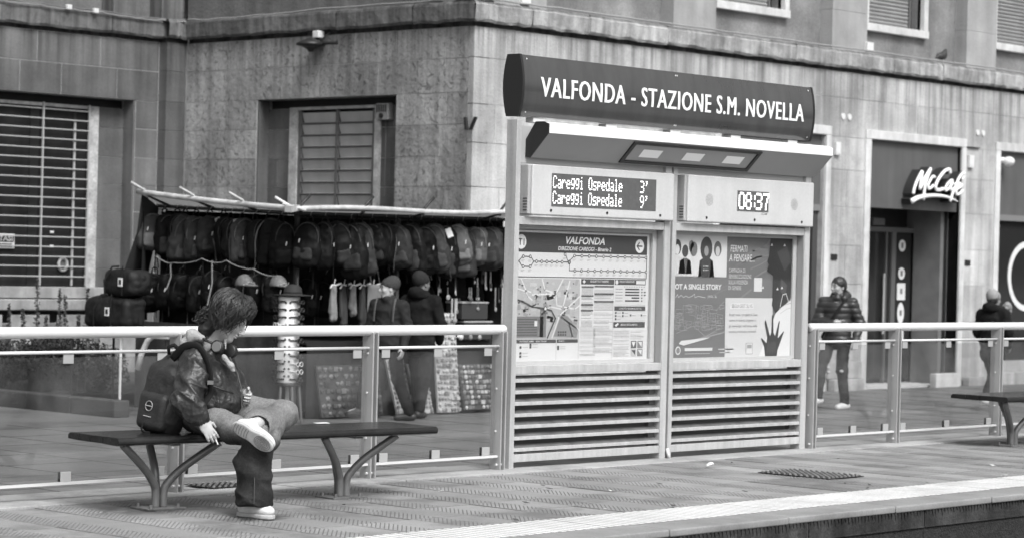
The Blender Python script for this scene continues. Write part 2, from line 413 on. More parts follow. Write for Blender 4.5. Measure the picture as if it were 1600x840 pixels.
# herringbone pavers
def paver_mesh():
    b = MB(); S = .49; D = .45
    b.box(.004, S-.004, .004, D-.004, -.02, 0)
    b.add([(.014, .014, .0006), (S/2-.020, .014, .0006), (S/2-.020, D-.014, .0006), (.014, D-.014, .0006)], [(0, 1, 2, 3)], 1)
    for half in (0,):
        u0 = .012 + half*S/2; w = S/2-.03
        for k in range(-6, 13):
            y0 = k*.0365
            p0, p1 = ((u0, y0), (u0+w, y0+w)) if half == 0 else ((u0+w, y0), (u0, y0+w))
            # clip to the tile
            ta = max(0, (.012-y0)/w); tb = min(1, (D-.012-y0)/w)
            if tb-ta < .15: continue
            a = (p0[0]+(p1[0]-p0[0])*ta, y0+w*ta); c = (p0[0]+(p1[0]-p0[0])*tb, y0+w*tb)
            d = Vector((c[0]-a[0], c[1]-a[1], 0)); l = d.length; d.normalize(); nn = Vector((-d.y, d.x, 0))
            m_ = Vector(((a[0]+c[0])/2, (a[1]+c[1])/2, .0032)); hx = d*(l/2); hn = nn*.0099; hz = .0034
            q = [m_-hx-hn, m_+hx-hn, m_+hx+hn, m_-hx+hn]; t = [m_+.96*(p-m_)*1.0 for p in q]
            b.add([Vector((p.x, p.y, .0005)) for p in q]+[m_+(p-m_)*.93+Vector((0, 0, hz-.0032)) for p in q], [(4,5,6,7),(0,1,5,4),(1,2,6,5),(2,3,7,6),(3,0,4,7)])
    return b
pv0 = None
for i in range(-6, 29):
    for j in range(5):
        if pv0 is None:
            pv0 = paver_mesh().build('paving_tile', [m_pav, mat('groove_dirt', .12, .9, var=.3)], plat); p = pv0
        else:
            p = pv0.copy(); col.objects.link(p); p.parent = plat
        p.location = (8.50+i*.49, 10.0+j*.45, rng.uniform(-.0025, .0025)); p.rotation_euler = (rng.uniform(-.003, .003), rng.uniform(-.003, .003), 0)
# tactile ribbed strip
def tact_mesh():
    b = MB(); b.box(.003, .43-.003, .003, .497, -.02, 0, 1)
    for k in range(6):
        x = .036+k*.0717
        b.add([(x-.021, .004, .0004), (x+.021, .004, .0004), (x+.021, .496, .0004), (x-.021, .496, .0004), (x-.017, .008, .0026), (x+.017, .008, .0026), (x+.017, .492, .0026), (x-.017, .492, .0026)],
              [(4,5,6,7),(0,1,5,4),(1,2,6,5),(2,3,7,6),(3,0,4,7)])
    return b
t0 = None
for i in range(-6, 34):
    if t0 is None: t0 = tact_mesh().build('tactile_tile', [m_tact, mat('tactile_valley', .25, .8, var=.2, fine=.2, rnd=.05)], plat); p = t0
    else: p = t0.copy(); col.objects.link(p); p.parent = plat
    p.location = (8.6+i*.43, 9.5, rng.uniform(-.001, .001))
c0 = None
for i in range(-3, 14):
    if c0 is None:
        b = MB(); b.box(.003, 1.197, .0, .296, -.05, -.001); c0 = b.build('coping_slab', m_cope, plat, bevel=.012); p = c0
    else: p = c0.copy(); col.objects.link(p); p.parent = plat
    p.location = (9.0+i*1.2, 9.2+rng.uniform(-.008, .004), rng.uniform(-.003, .001))
e0 = None
for i in range(-4, 20):
    if e0 is None:
        b = MB(); b.box(.004, .996, .0, .34, -.1, .012); b.box(.004, .996, .345, .70, -.1, .006); e0 = b.build('edging_slab', m_edge, plat, bevel=.006); p = e0
    else: p = e0.copy(); col.objects.link(p); p.parent = plat
    p.location = (8.2+i*1.0, 12.255, rng.uniform(-.004, .003))
# platform face towards the track
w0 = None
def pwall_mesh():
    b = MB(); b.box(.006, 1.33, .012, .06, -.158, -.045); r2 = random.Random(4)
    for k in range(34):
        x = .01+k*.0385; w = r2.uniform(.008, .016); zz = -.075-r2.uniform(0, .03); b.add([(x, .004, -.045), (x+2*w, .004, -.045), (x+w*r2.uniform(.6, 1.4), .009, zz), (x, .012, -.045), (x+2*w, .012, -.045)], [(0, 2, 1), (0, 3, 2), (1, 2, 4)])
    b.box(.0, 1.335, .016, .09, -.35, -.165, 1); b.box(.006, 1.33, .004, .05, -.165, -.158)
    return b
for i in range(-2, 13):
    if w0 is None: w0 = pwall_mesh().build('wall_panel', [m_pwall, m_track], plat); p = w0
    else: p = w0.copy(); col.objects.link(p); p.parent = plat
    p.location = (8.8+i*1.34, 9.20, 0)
tb = MB(); tb.sheet([[(x, y, ZS+.012+.0*x) for x in np.linspace(5, 45, 9)] for y in (2.0, 5.0, 9.17)])
tag(tb.build('track_bed', m_track, loc=(0, 0, ZS)), kind='structure')
m_rail = mat('rail_steel', .25, .35, metal=.8, var=.3)
for y in (8.55, 7.1):
    r_ = MB(); r_.box(0, 60, y-.035, y+.035, ZS+.012, ZS+.09); tag(r_.build('tram_rail', m_rail, loc=(0, y, ZS)), kind='structure')

# dark patches at the bench feet: paving stains with contact shade painted in
def stain_shade_mat():
    m = bpy.data.materials.new('stain_and_shade'); m.use_nodes = True; nt = m.node_tree; N = nt.nodes; L = nt.links; N.clear()
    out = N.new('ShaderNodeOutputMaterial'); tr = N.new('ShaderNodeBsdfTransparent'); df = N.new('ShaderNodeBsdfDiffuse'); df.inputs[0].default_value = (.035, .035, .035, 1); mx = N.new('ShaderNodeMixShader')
    at = N.new('ShaderNodeAttribute'); at.attribute_name = 'patch_fade'; no = N.new('ShaderNodeTexNoise'); no.inputs['Scale'].default_value = 9; no.inputs['Detail'].default_value = 8; geo = N.new('ShaderNodeNewGeometry'); L.new(geo.outputs['Position'], no.inputs['Vector'])
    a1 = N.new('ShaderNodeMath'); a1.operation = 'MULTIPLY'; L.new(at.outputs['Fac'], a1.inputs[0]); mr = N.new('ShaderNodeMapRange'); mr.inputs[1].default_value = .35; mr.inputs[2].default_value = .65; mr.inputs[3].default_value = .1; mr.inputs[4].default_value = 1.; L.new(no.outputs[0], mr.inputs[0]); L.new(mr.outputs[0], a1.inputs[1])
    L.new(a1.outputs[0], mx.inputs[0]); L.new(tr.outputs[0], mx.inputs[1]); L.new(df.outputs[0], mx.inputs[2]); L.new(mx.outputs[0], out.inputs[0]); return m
m_stain_shade = stain_shade_mat()
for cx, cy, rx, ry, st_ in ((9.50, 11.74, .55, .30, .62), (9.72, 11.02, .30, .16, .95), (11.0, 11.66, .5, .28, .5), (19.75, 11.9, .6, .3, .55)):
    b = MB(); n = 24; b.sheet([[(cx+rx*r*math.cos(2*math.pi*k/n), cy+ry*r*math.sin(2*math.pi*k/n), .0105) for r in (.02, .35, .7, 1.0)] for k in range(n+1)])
    o = tag(b.build('stain_and_shade', m_stain_shade, loc=(cx, cy, 0)), kind='structure'); at = o.data.attributes.new('patch_fade', 'FLOAT', 'POINT'); at.data.foreach_set('value', [st_*(1, .8, .4, 0)[i % 4] for i in range(len(o.data.vertices))])

# ================================================================== STATION BUILDING
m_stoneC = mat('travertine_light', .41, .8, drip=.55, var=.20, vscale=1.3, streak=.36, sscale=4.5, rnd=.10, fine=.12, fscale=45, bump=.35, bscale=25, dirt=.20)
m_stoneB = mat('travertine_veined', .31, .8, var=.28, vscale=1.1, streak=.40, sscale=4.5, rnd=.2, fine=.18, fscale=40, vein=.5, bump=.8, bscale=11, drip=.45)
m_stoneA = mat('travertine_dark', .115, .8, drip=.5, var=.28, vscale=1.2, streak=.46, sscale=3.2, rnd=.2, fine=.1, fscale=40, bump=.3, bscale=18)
m_mortar = mat('mortar', .34, .9, var=.2, vscale=6)
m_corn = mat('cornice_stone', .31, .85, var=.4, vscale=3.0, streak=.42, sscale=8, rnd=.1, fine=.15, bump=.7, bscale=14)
m_stucco = mat('stucco', .20, .9, var=.3, vscale=1.4, streak=.3, sscale=2, fine=.2, fscale=50, bump=.5, bscale=22)
m_pil = mat('pilaster_stone', .30, .85, var=.15, vscale=2, streak=.15, rnd=.06, bump=.3, bscale=20, fine=.1)
m_white = mat('white_marble_trim', .55, .7, var=.12, vscale=4, streak=.25, sscale=6, fine=.08, dirt=.12)
m_marb = mat('grey_marble_trim', .40, .6, var=.35, vscale=6, fine=.2, fscale=30)
m_shut = mat('shutter_metal', .42, .5, var=.12, vscale=2, streak=.12)
m_shutd = mat('shutter_frame', .10, .5)
m_roll = mat('roller_shutter', .22, .6, var=.15, vscale=3)
m_dark = mat('shade_soffit_black', .012, .6)
m_glassd = mat('dark_window', .02, .08, spec=.5)
m_grille = mat('galvanised_grille', .36, .5, metal=.0)
m_panel = mat('sign_panel', .085, .6, var=.1, vscale=2, streak=.15)
m_black = mat('black_metal', .015, .45)
m_cable = mat('cable_sheath', .12, .6); m_cablel = mat('pale_cable', .26, .6)
m_whitep = mat('white_plastic', .62, .45)

XB, YC, YA = 23.11, 22.15, 28.19
bld = thing('station_building', 'large stone station building with weathered cornice filling the background', 'building', (23.11, 22.15, ZS))

def span(u0, u1, z0, z1, ops):
    iv = [(u0, u1)]
    for a, b, c, d in ops:
        if d <= z0+.01 or c >= z1-.01: continue
        nv = []
        for p, q in iv:
            if b <= p or a >= q: nv.append((p, q)); continue
            if a > p: nv.append((p, a))
            if b < q: nv.append((b, q))
        iv = nv
    return iv

def clad(axis, c, thick, u0, u1, zs, ops, blen, m, jit=.005, gap=.010, seed=1):
    rr = random.Random(seed)
    for z0, z1 in zip(zs, zs[1:]):
        for p, q in span(u0, u1, z0, z1, ops):
            x = p
            first = True
            while x < q-.01:
                l = blen*rr.uniform(.7, 1.35) * (rr.uniform(.4, 1) if first else 1); first = False
                if x+l > q-.3*blen: l = q-x
                j = c + rr.uniform(0, jit); b = MB()
                if axis == 'y': b.box(x+gap*.5, x+l-gap*.5, j, c+thick, z0+gap*.5, z1-gap*.5)
                else: b.box(j, c+thick, x+gap*.5, x+l-gap*.5, z0+gap*.5, z1-gap*.5)
                b.build('stone_block', m, bld); x += l
def backing(axis, c, thick, u0, u1, zs, ops, m, name='wall'):
    b = MB()
    for z0, z1 in zip(zs, zs[1:]):
        for p, q in span(u0, u1, z0, z1, ops):
            if axis == 'y': b.box(p, q, c, c+thick, z0, z1)
            else: b.box(c, c+thick, p, q, z0, z1)
    return b.build(name, m, bld)

# ---- facade towards the street (faces -Y)
opsC = [(28.37, 30.99, ZS-1, 3.61), (32.23, 34.87, ZS-1, 3.61), (36.07, 38.7, ZS-1, 3.61)]
zC = [ZS, .12, .72, 1.32, 1.92, 2.52, 3.1, 3.61, 4.22, 4.625]
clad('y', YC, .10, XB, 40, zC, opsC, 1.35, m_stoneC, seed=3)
backing('y', YC+.008, .6, XB+.30, 40, zC, opsC, m_mortar)
# ---- side wall (faces -X)
opsB = [(23.59, 26.42, .55, 3.76)]
zB = [ZS, .12, .55, .95, 1.35, 1.72, 2.10, 2.52, 2.92, 3.34, 3.76, 4.21, 4.625]
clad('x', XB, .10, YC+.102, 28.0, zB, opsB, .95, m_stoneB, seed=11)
backing('x', XB+.008, .28, YC+.12, 28.05, zB, opsB, m_mortar)
# recess behind the side window
b = MB(); b.box(XB+.21, XB+.288, 23.45, 24.066, .4, 3.638); b.build('wall', m_mortar, bld)
b = MB(); b.box(XB+.21, XB+.288, 25.935, 26.6, .4, 3.638); b.build('wall', m_mortar, bld)
b = MB(); b.box(XB+.30, XB+.33, 23.3, 26.7, .4, 3.95); b.build('wall', m_dark, bld)  # near-black backing; above the frame it paints in the lintel shade
clad('x', XB+.20, .06, 23.50, 26.55, [.55, .95, 1.35, 1.72, 2.10, 2.52, 2.92, 3.34, 3.64], [(24.07, 25.93, 0, 3.65)], .6, m_stoneA, seed=5)
# ---- inner wall (faces -Y), left
opsA = [(18.3, 22.33, .52, 3.75)]
zA = [ZS, .1, .52, .85, 1.3, 1.72, 2.13, 2.52, 2.92, 3.34, 3.75, 4.19, 4.625]
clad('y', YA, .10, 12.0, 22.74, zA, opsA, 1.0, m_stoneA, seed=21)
backing('y', YA+.008, .32, 12.0, 22.9, zA, opsA, m_mortar)
b = MB(); b.box(21.838, 22.6, YA+.25, YA+.31, .3, 3.628); b.build('wall', m_mortar, bld)
b = MB(); b.box(18.0, 18.8, YA+.25, YA+.31, .3, 3.628); b.build('wall', m_mortar, bld)
b = MB(); b.box(17.9, 22.7, YA+.34, YA+.38, .3, 3.9); b.build('wall', m_dark, bld)  # near-black backing, painted shade in the gap over the window
clad('y', YA+.24, .05, 18.4, 22.40, zA[3:10]+[3.63], [(18.9, 21.83, 0, 3.61)], 1.2, m_stoneA, seed=23)
# corner pier between the two
for k, (z0, z1) in enumerate(zip(zB, zB[1:])):
    b = MB(); b.box(22.747, 23.10, 28.02, 28.4, z0+.002, z1-.002); b.build('stone_block', m_stoneA, bld)

b = MB(); b.box(XB+.12, 40, YC+.10, YC+.5, 4.63, 4.95); b.box(XB+.10, XB+.3, YC+.505, 28.1, 4.63, 4.95); b.box(12, 22.79, YA+.10, YA+.4, 4.63, 4.95); b.box(22.795, XB+.095, 28.10, 28.45, 4.62, 4.95); b.build('wall_course', m_stoneA, bld)
# cornice segments with broken lower edges
def cornice(axis, c, u0, u1, seed, m=m_corn, dep=.09, z0=4.685, z1=4.955):
    rr = random.Random(seed); x = u0
    while x < u1-.05:
        l = min(rr.uniform(1.1, 1.9), u1-x); n = 9; rows = []
        jz = [rr.uniform(-.018, .012) for _ in range(n)]
        for (o, z, jj) in ((.12, z0+.02, 0), (-dep*.75, z0+.0, 1), (-dep, z0+.035, 1), (-dep-.01, z1-.05, .5), (-dep+.02, z1, .4), (.35, z1+.03, 0)):
            row = []
            for i in range(n):
                u = x+.003+(l-.006)*i/(n-1); p = c+o+rr.uniform(-.008, .008)*(1 if jj else 0); zz = z+jz[i]*jj
                row.append((u, p, zz) if axis == 'y' else (p, u, zz))
            rows.append(row)
        if axis == 'x': rows = rows[::-1]
        rows = rows[::-1]
        bb = MB(); bb.sheet(rows)
        bb.build('cornice_slab', m, bld); x += l
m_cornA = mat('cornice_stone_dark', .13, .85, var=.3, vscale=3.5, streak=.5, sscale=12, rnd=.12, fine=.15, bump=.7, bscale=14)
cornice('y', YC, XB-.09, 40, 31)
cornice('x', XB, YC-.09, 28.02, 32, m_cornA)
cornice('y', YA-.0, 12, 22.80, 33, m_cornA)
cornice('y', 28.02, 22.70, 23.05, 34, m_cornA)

# ---- upper storey
opsU = [(28.52, 30.10, 5.47, 7.6), (32.34, 33.92, 5.47, 7.6), (36.16, 37.74, 5.47, 7.6)]
b = MB()
for z0, z1 in ((4.94, 5.47), (5.47, 7.6), (7.6, 9.5)):
    for p, q in span(XB, 40, z0, z1, opsU): b.box(p, q, YC+.24, YC+.6, z0, z1)
b.build('upper_wall', m_stucco, bld)
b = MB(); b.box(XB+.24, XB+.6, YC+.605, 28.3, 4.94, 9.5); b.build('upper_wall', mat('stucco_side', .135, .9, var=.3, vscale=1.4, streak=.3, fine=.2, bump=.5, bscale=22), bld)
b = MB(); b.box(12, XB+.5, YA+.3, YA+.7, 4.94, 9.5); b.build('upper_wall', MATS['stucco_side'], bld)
for x0, x1 in ((23.12, 24.5), (27.22, 28.2), (31.12, 32.06), (34.96, 35.88), (38.8, 39.7)):
    zz = 4.957
    for h in (.62, .66, .6, .7, .65, .7):
        b = MB(); b.box(x0, x1, YC+.0, YC+.238, zz+.002, zz+h-.002); b.build('pilaster_block', m_pil, bld); zz += h
for x0, x1 in ((21.9, 22.3), (22.78, 23.2)):
    zz = 4.957
    for h in (.7, .7, .7): b = MB(); b.box(x0, x1, YA+.02, YA+.298, zz+.002, zz+h-.002); b.build('pilaster_block', m_stoneA, bld); zz += h
for x0, x1 in ((28.4, 30.22), (32.22, 34.04), (36.04, 37.86)):
    f = MB(); y0, y1 = YC+.16, YC+.30
    f.box(x0, x1, y0-.02, y1, 5.355, 5.475)
    f.box(x0, x0+.12, y0, y1, 5.478, 7.6); f.box(x1-.12, x1, y0, y1, 5.478, 7.6); f.box(x0, x1, y0, y1, 7.603, 7.72)
    w = f.build('window', m_white, bld, bevel=.006)
    s = MB(); nx = x1-.12-.24
    for k in range(34):
        z = 5.51+k*.062
        s.add([(x0+.125, YC+.33, z), (nx, YC+.33, z), (nx, YC+.315, z+.03), (x0+.125, YC+.315, z+.03), (nx, YC+.335, z+.056), (x0+.125, YC+.335, z+.056)], [(0,1,2,3),(3,2,4,5)])
    s.build('roller_shutter', m_roll, w)
    d = MB(); d.box(x0+.10, x1-.10, YC+.42, YC+.45, 5.4, 7.65); d.build('pane', m_glassd, w)
    d = MB(); d.box(nx+.02, nx+.06, YC+.31, YC+.35, 5.48, 7.6); d.build('shutter_rail', m_shutd, w)

# ---- side window with metal louvre shutters (X = 23.31)
f = MB(); xf = XB+.185
f.box(xf, xf+.05, 25.765, 25.93, .6, 3.65); f.box(xf, xf+.05, 24.07, 24.19, .6, 3.65); f.box(xf+.003, xf+.05, 24.193, 25.762, 3.61, 3.65)
wB = f.build('window', m_marb, bld)
s = MB()
s.box(xf+.02, xf+.06, 25.70, 25.76, .6, 3.6); s.box(xf+.02, xf+.06, 24.2, 24.25, .6, 3.6); s.box(xf+.018, xf+.06, 24.94, 24.99, .6, 3.6)
s.build('shutter_frame', m_shutd, wB)
for k in range(18):
    z = 3.42-k*.166
    for y0, y1 in ((24.252, 24.938), (24.992, 25.698)):
        q = MB(); q.add([(xf+.035, y0, z+.15), (xf+.035, y1, z+.15), (xf+.075, y1, z+.02), (xf+.075, y0, z+.02), (xf+.05, y0, z), (xf+.05, y1, z), (xf+.022, y1, z+.012), (xf+.022, y0, z+.012)],
                         [(0, 3, 2, 1), (3, 4, 5, 2), (4, 7, 6, 5)])
        q.build('shutter_slat', m_shut, wB)
    if True:
        q = MB(); q.box(xf+.015, xf+.05, 24.252, 24.938, z-.006, z+.012); q.box(xf+.015, xf+.05, 24.992, 25.698, z-.006, z+.012); q.build('shutter_rail', m_shutd, wB)

mat('base_stone', .30, .8, var=.3, vscale=2.5, streak=.3, dirt=.3); m_base = MATS['base_stone']
b = MB(); b.box(XB+.012, XB+.208, 26.385, 26.417, .56, 3.755); b.build('reveal', m_stoneA, bld)
b = MB(); b.box(22.295, 22.327, YA+.012, YA+.238, .53, 3.745); b.build('reveal', m_stoneA, bld)
# ---- inner window with grille (Y = 28.43)
yf = YA+.22
f = MB(); f.box(21.674, 21.834, yf, yf+.04, .87, 3.63); f.box(18.8, 21.671, yf+.003, yf+.04, 3.585, 3.63); wA = f.build('window', m_marb, bld)
q = MB(); q.box(18.5, 21.85, yf-.20, yf+.03, .87, 1.03); q.build('sill', m_base, wA, bevel=.01)
q = MB(); q.box(18.8, 21.67, yf+.05, yf+.06, 1.0, 3.65); q.build('pane', mat('dusty_window', .022, .5, var=.3, vscale=2, streak=.3, spec=.15), wA)
q = MB()
for x in (20.66, 21.41): q.box(x, x+.15 if x < 21 else x+.05, yf+.035, yf+.048, 1.03, 3.64)
q.build('window_frame', m_black, wA)
for k in range(18):
    z = 3.545-k*.1395
    q = MB(); q.tube([(18.8, yf-.02, z), (20.2, yf-.024, z+.004), (21.66, yf-.02, z)], .0105, 6); q.build('grille_bar', m_grille, wA)
for x in (19.1, 19.95, 20.84, 21.645):
    q = MB(); q.box(x-.010, x+.010, yf-.036, yf-.006, 1.05, 3.64); q.build('grille_bar', m_grille, wA)
q = MB(); q.box(21.40, 21.43, yf-.003, yf+.02, 1.05, 3.4); q.build('grille_bar', m_grille, wA)
m_base = MATS['base_stone']
# panelled base under that window
q = MB(); q.box(18.4, 22.3, YA-.06, YA+.0, .70, .86); q.build('ledge', m_base, bld, bevel=.02)
for x in (18.6, 19.4, 20.2, 21.0, 21.75):
    q = MB(); q.box(x, x+.66, YA-.035, YA-.001, -.2, .64); q.build('base_panel', m_base, bld, bevel=.012)

# ---- shop entrances
def entrance(x0, x1, zpanel):
    f = MB(); y0 = YC-.03
    f.box(x0, x0+.15, y0, YC+.22, ZS, 3.62); f.box(x1-.13, x1, y0, YC+.22, ZS, 3.62); f.box(x0, x1, y0-.004, YC+.22, 3.623, 3.76)
    e = f.build('shop_front', m_white, bld, bevel=.005)
    q = MB(); q.box(x0+.152, x1-.132, YC+.06, YC+.12, zpanel, 3.621); q.build('fascia_panel', m_panel, e)
    return e
e0_ = entrance(28.22, 31.14, 2.54); e1_ = entrance(32.08, 35.0, 2.54); e2_ = entrance(35.93, 38.85, 2.54)
for e, x0 in ((e0_, 28.22), (e1_, 32.08), (e2_, 35.93)):
    q = MB(); q.box(x0+.152, x0+2.788, YC+.121, YC+1.5, 2.62, 2.68); q.build('soffit', m_dark, e)
# entrance with the open porch
q = MB(); q.box(34.70, 34.866, YC+.25, YC+1.1, ZS, 2.615); q.build('porch_wall', mat('porch_wall', .14, .7, var=.2, vscale=3), e1_)
q = MB(); q.box(34.80, 34.868, YC+.221, YC+.249, ZS, 2.6); q.build('door_frame', m_black, e1_)
q = MB(); q.box(32.1, 34.9, YC+.92, YC+.96, ZS, 2.615); q.build('door_wall', mat('door_wall', .02, .3), e1_)
q = MB()
for x, w_ in ((32.4, .07), (33.05, .07), (33.90, .035), (34.07, .12), (34.70, .16)): q.box(x, x+w_, YC+.78, YC+.84, ZS, 2.18)
q.box(32.3, 34.86, YC+.775, YC+.845, 2.18, 2.26); q.box(33.40, 33.72, YC+.70, YC+.77, 2.285, 2.40)
q.build('door_frame', mat('door_frame_metal', .10, .4), e1_)
for x0, x1 in ((32.475, 33.045), (33.125, 33.895), (33.94, 34.065), (34.195, 34.695)):
    q = MB(); q.box(x0, x1, YC+.81, YC+.82, ZS+.1, 2.175); q.build('door_glass', m_glassd, e1_)
q = MB(); q.tube([(33.80, YC+.74, .5), (33.80, YC+.74, 1.5)], .017, 8); q.build('door_handle', m_grille, e1_)
q = MB(); q.box(32.24, 35.0, YC+.02, YC+1.1, ZS, ZS+.03); q.build('threshold', m_white, e1_)
# closed shop windows left and right
for e, x0, x1 in ((e0_, 28.37, 30.99), (e2_, 36.08, 38.72)):
    q = MB(); q.box(x0, x1, YC+.14, YC+.16, .05, 2.53); q.build('shop_window', m_glassd, e)
    q = MB(); q.box(x0, x1, YC+.05, YC+.13, 2.44, 2.54); q.box(x0, x0+.05, YC+.10, YC+.138, .05, 2.44); q.box(x1-.05, x1, YC+.10, YC+.138, .05, 2.44)
    q.build('window_frame', mat('grey_frame', .17, .5), e)
    q = MB(); q.box(x0, x1, YC+.02, YC+.3, ZS, .05); q.build('stall_riser', m_stoneC, e)
q = MB(); q.box(30.86, 30.985, YC+.09, YC+.139, ZS+.4, 2.44); q.build('window_frame', mat('grey_frame2', .05, .5), e0_)
# stone base blocks along the wall
for x0, x1, z1 in ((31.2, 32.0, -.16), (34.05, 34.75, -.12), (35.05, 35.9, -.2), (36.0, 39.5, -.14)):
    q = MB(); q.box(x0, x1, YC-.16, YC-.031, ZS, z1); q.build('plinth_block', m_white if x0 == 34.05 else m_stoneC, bld, bevel=.01)
q = MB(); q.box(31.16, 32.07, YC-.05, YC-.001, ZS+.2, ZS+.45); q.build('plinth_block', m_stoneC, bld)

# ---- things fixed to the building
def small(name, label, cat, mb, m, loc, group=None, **k):
    return tag(mb.build(name, m, loc=loc, **k), label, cat, group)
P = YC
for x, lab in ((31.31, 'small dark vent slot in the pale pier left of the script sign doorway'), (35.15, 'small dark vent slot in the pale pier right of the script sign doorway')):
    q = MB(); q.box(x-.08, x+.08, P-.012, P+.02, 1.69 if x < 33 else 1.66, 1.78 if x < 33 else 1.75)
    small('wall_vent', lab, 'vent', q, m_black, (x, P, 1.7), 'vents in the facade piers')
q = MB(); q.box(31.24, 31.36, P-.05, P-.002, 3.32, 3.52); q.box(31.26, 31.34, P-.056, P-.05, 3.34, 3.40)
small('alarm_box', 'small pale box on the pier beside the kiosk canopy', 'alarm box', q, m_whitep, (31.3, P, 3.42), 'boxes on the piers', bevel=.008)
q = MB(); q.box(35.07, 35.21, P-.05, P-.002, 3.29, 3.50); q.box(35.1, 35.18, P-.056, P-.05, 3.31, 3.37)
small('alarm_box', 'small pale box on the pier right of the script sign', 'alarm box', q, m_whitep, (35.1, P, 3.4), 'boxes on the piers', bevel=.008)
for cx, cz, lab in ((31.55, 3.93, 'two small white plugs in the wall above the left pier'), (35.45, 3.89, 'two small white plugs in the wall above the right pier')):
    t = thing('wall_plug', lab, 'wall plug', (cx, P, cz), 'white plugs in the facade')
    for s in (-.085, .085):
        q = MB(); q.tube([(cx+s, P-.012, cz), (cx+s, P+.01, cz)], .05, 10); q.build('plug', m_whitep, t)
q = MB(); q.tube([(34.98, P-.02, 3.63), (35.4, P-.02, 3.63)], .012, 6); small('wall_rod', 'thin dark rod beside the top corner of the doorway surround', 'rod', q, m_black, (35.2, P, 3.63))
t = thing('wall_lamp', 'white bulb lamp above the right hand shop window', 'lamp', (36.2, P, 3.4))
q = MB(); q.tube([(36.12, P+.05, 3.46), (36.12, P-.07, 3.46)], .05, 10); q.build('lamp_holder', m_whitep, t, smooth=True)
q = MB(); q.ball((36.18, P-.12, 3.44), (.10, .10, .085), 12, 8); q.build('lamp_shade', m_whitep, t, smooth=True)
# lit tube in the porch ceiling
q = MB(); q.box(32.75, 33.25, P+.42, P+.50, 2.585, 2.615)
small('ceiling_lamp', 'thin lit lamp in the ceiling of the shop porch', 'lamp', q, mat('lamp_lit', .8, .5, emit=1.6), (33, P+.46, 2.6))
# stickers on the door
for x, z0, z1, kind, lab in ((34.40, 1.86, 2.06, 'o', 'oval white sticker at the top of the glass shop door'), (34.4, 1.40, 1.60, 'o', 'round white sticker halfway up the glass shop door'), (34.4, 1.06, 1.34, 'r', 'tall white notice on the glass shop door'), (34.4, .66, 1.02, 'o', 'pointed oval sticker low on the glass shop door'), (34.38, .34, .60, 'r', 'square white notice lowest on the glass shop door')):
    q = MB(); yy = P+.80; w = .10 if kind == 'o' else .12
    if kind == 'o': q.prism([(x+w*math.cos(2*math.pi*k/14), yy, (z0+z1)/2+(z1-z0)/2*math.sin(2*math.pi*k/14)) for k in range(14)], (0, .002, 0))
    else: q.box(x-w, x+w, yy, yy+.002, z0, z1)
    t = tag(q.build('door_sticker', m_whitep, loc=(x, yy, z0)), lab, 'sticker', 'stickers on the shop door')
    q = MB(); q.box(x-.03, x+.03, yy-.003, yy-.001, (z0+z1)/2-.04, (z0+z1)/2+.05); q.build('print', mat('sticker_ink', .12, .6), t)
# round emblem on the right shop window
q = MB(); n = 40; cx, cz = 37.25, 1.50
ring = [[(cx+r*math.cos(2*math.pi*k/n), P+.132, cz+r*math.sin(2*math.pi*k/n)) for r in (.50, .60)] for k in range(n+1)]
q.sheet(ring); small('round_emblem', 'large white ring emblem on the dark shop window', 'emblem', q, m_whitep, (cx, P+.132, cz), solid=.01)

# ---- script sign over the doorway: raised letters
STROKES = {
'letter_m': ([(33.284,2.786),(33.317,2.886),(33.395,3.012),(33.526,3.159),(33.514,3.078),(33.468,2.867),(33.552,2.981),(33.636,3.084),(33.775,3.213),(33.692,3.086),(33.621,2.934),(33.587,2.698)], .032),
'letter_c': ([(33.901,3.076),(33.871,3.093),(33.816,3.072),(33.73,2.976),(33.711,2.913),(33.746,2.887),(33.823,2.917),(33.866,2.95)], .028),
'letter_capital_c': ([(34.356,3.161),(34.342,3.219),(34.296,3.223),(34.172,3.181),(34.019,3.062),(33.934,2.947),(33.959,2.885),(34.05,2.876),(34.162,2.903)], .034),
'letter_a': ([(34.441,3.048),(34.384,3.045),(34.273,2.972),(34.219,2.901),(34.255,2.878),(34.344,2.925),(34.442,3.035),(34.378,2.926),(34.403,2.892),(34.459,2.91)], .027),
'letter_f': ([(34.782,3.175),(34.747,3.18),(34.657,3.126),(34.547,2.995),(34.461,2.866),(34.377,2.70)], .03),
'letter_f_bar': ([(34.478,2.993),(34.57,3.002),(34.662,3.019)], .022),
'letter_e': ([(34.563,2.908),(34.665,2.949),(34.721,2.983),(34.686,2.994),(34.607,2.96),(34.553,2.882),(34.567,2.826),(34.647,2.835),(34.748,2.902)], .027),
'accent': ([(34.715,3.075),(34.765,3.13)], .02),
'underline_swoosh': ([(33.235,2.662),(33.408,2.723),(33.651,2.762),(33.919,2.782),(34.191,2.779),(34.421,2.752),(34.63,2.702)], (.045,.040,.034,.03,.026,.02,.006))}
def smooth_path(pts, n=4):
    out = []
    for i in range(len(pts)-1):
        p0 = np.array(pts[max(i-1, 0)]); p1 = np.array(pts[i]); p2 = np.array(pts[i+1]); p3 = np.array(pts[min(i+2, len(pts)-1)])
        for k in range(n):
            t = k/n; out.append(tuple(.5*(2*p1+(p2-p0)*t+(2*p0-5*p1+4*p2-p3)*t*t+(3*p1-p0-3*p2+p3)*t**3)))
    return out+[tuple(pts[-1])]
m_sgnw = mat('sign_white', .78, .4); m_sgnd = mat('sign_return', .02, .5)
sg = thing('shop_sign', 'raised white script letters reading McCafé over the dark doorway', 'shop sign', (34.0, YC+.06, 2.66))
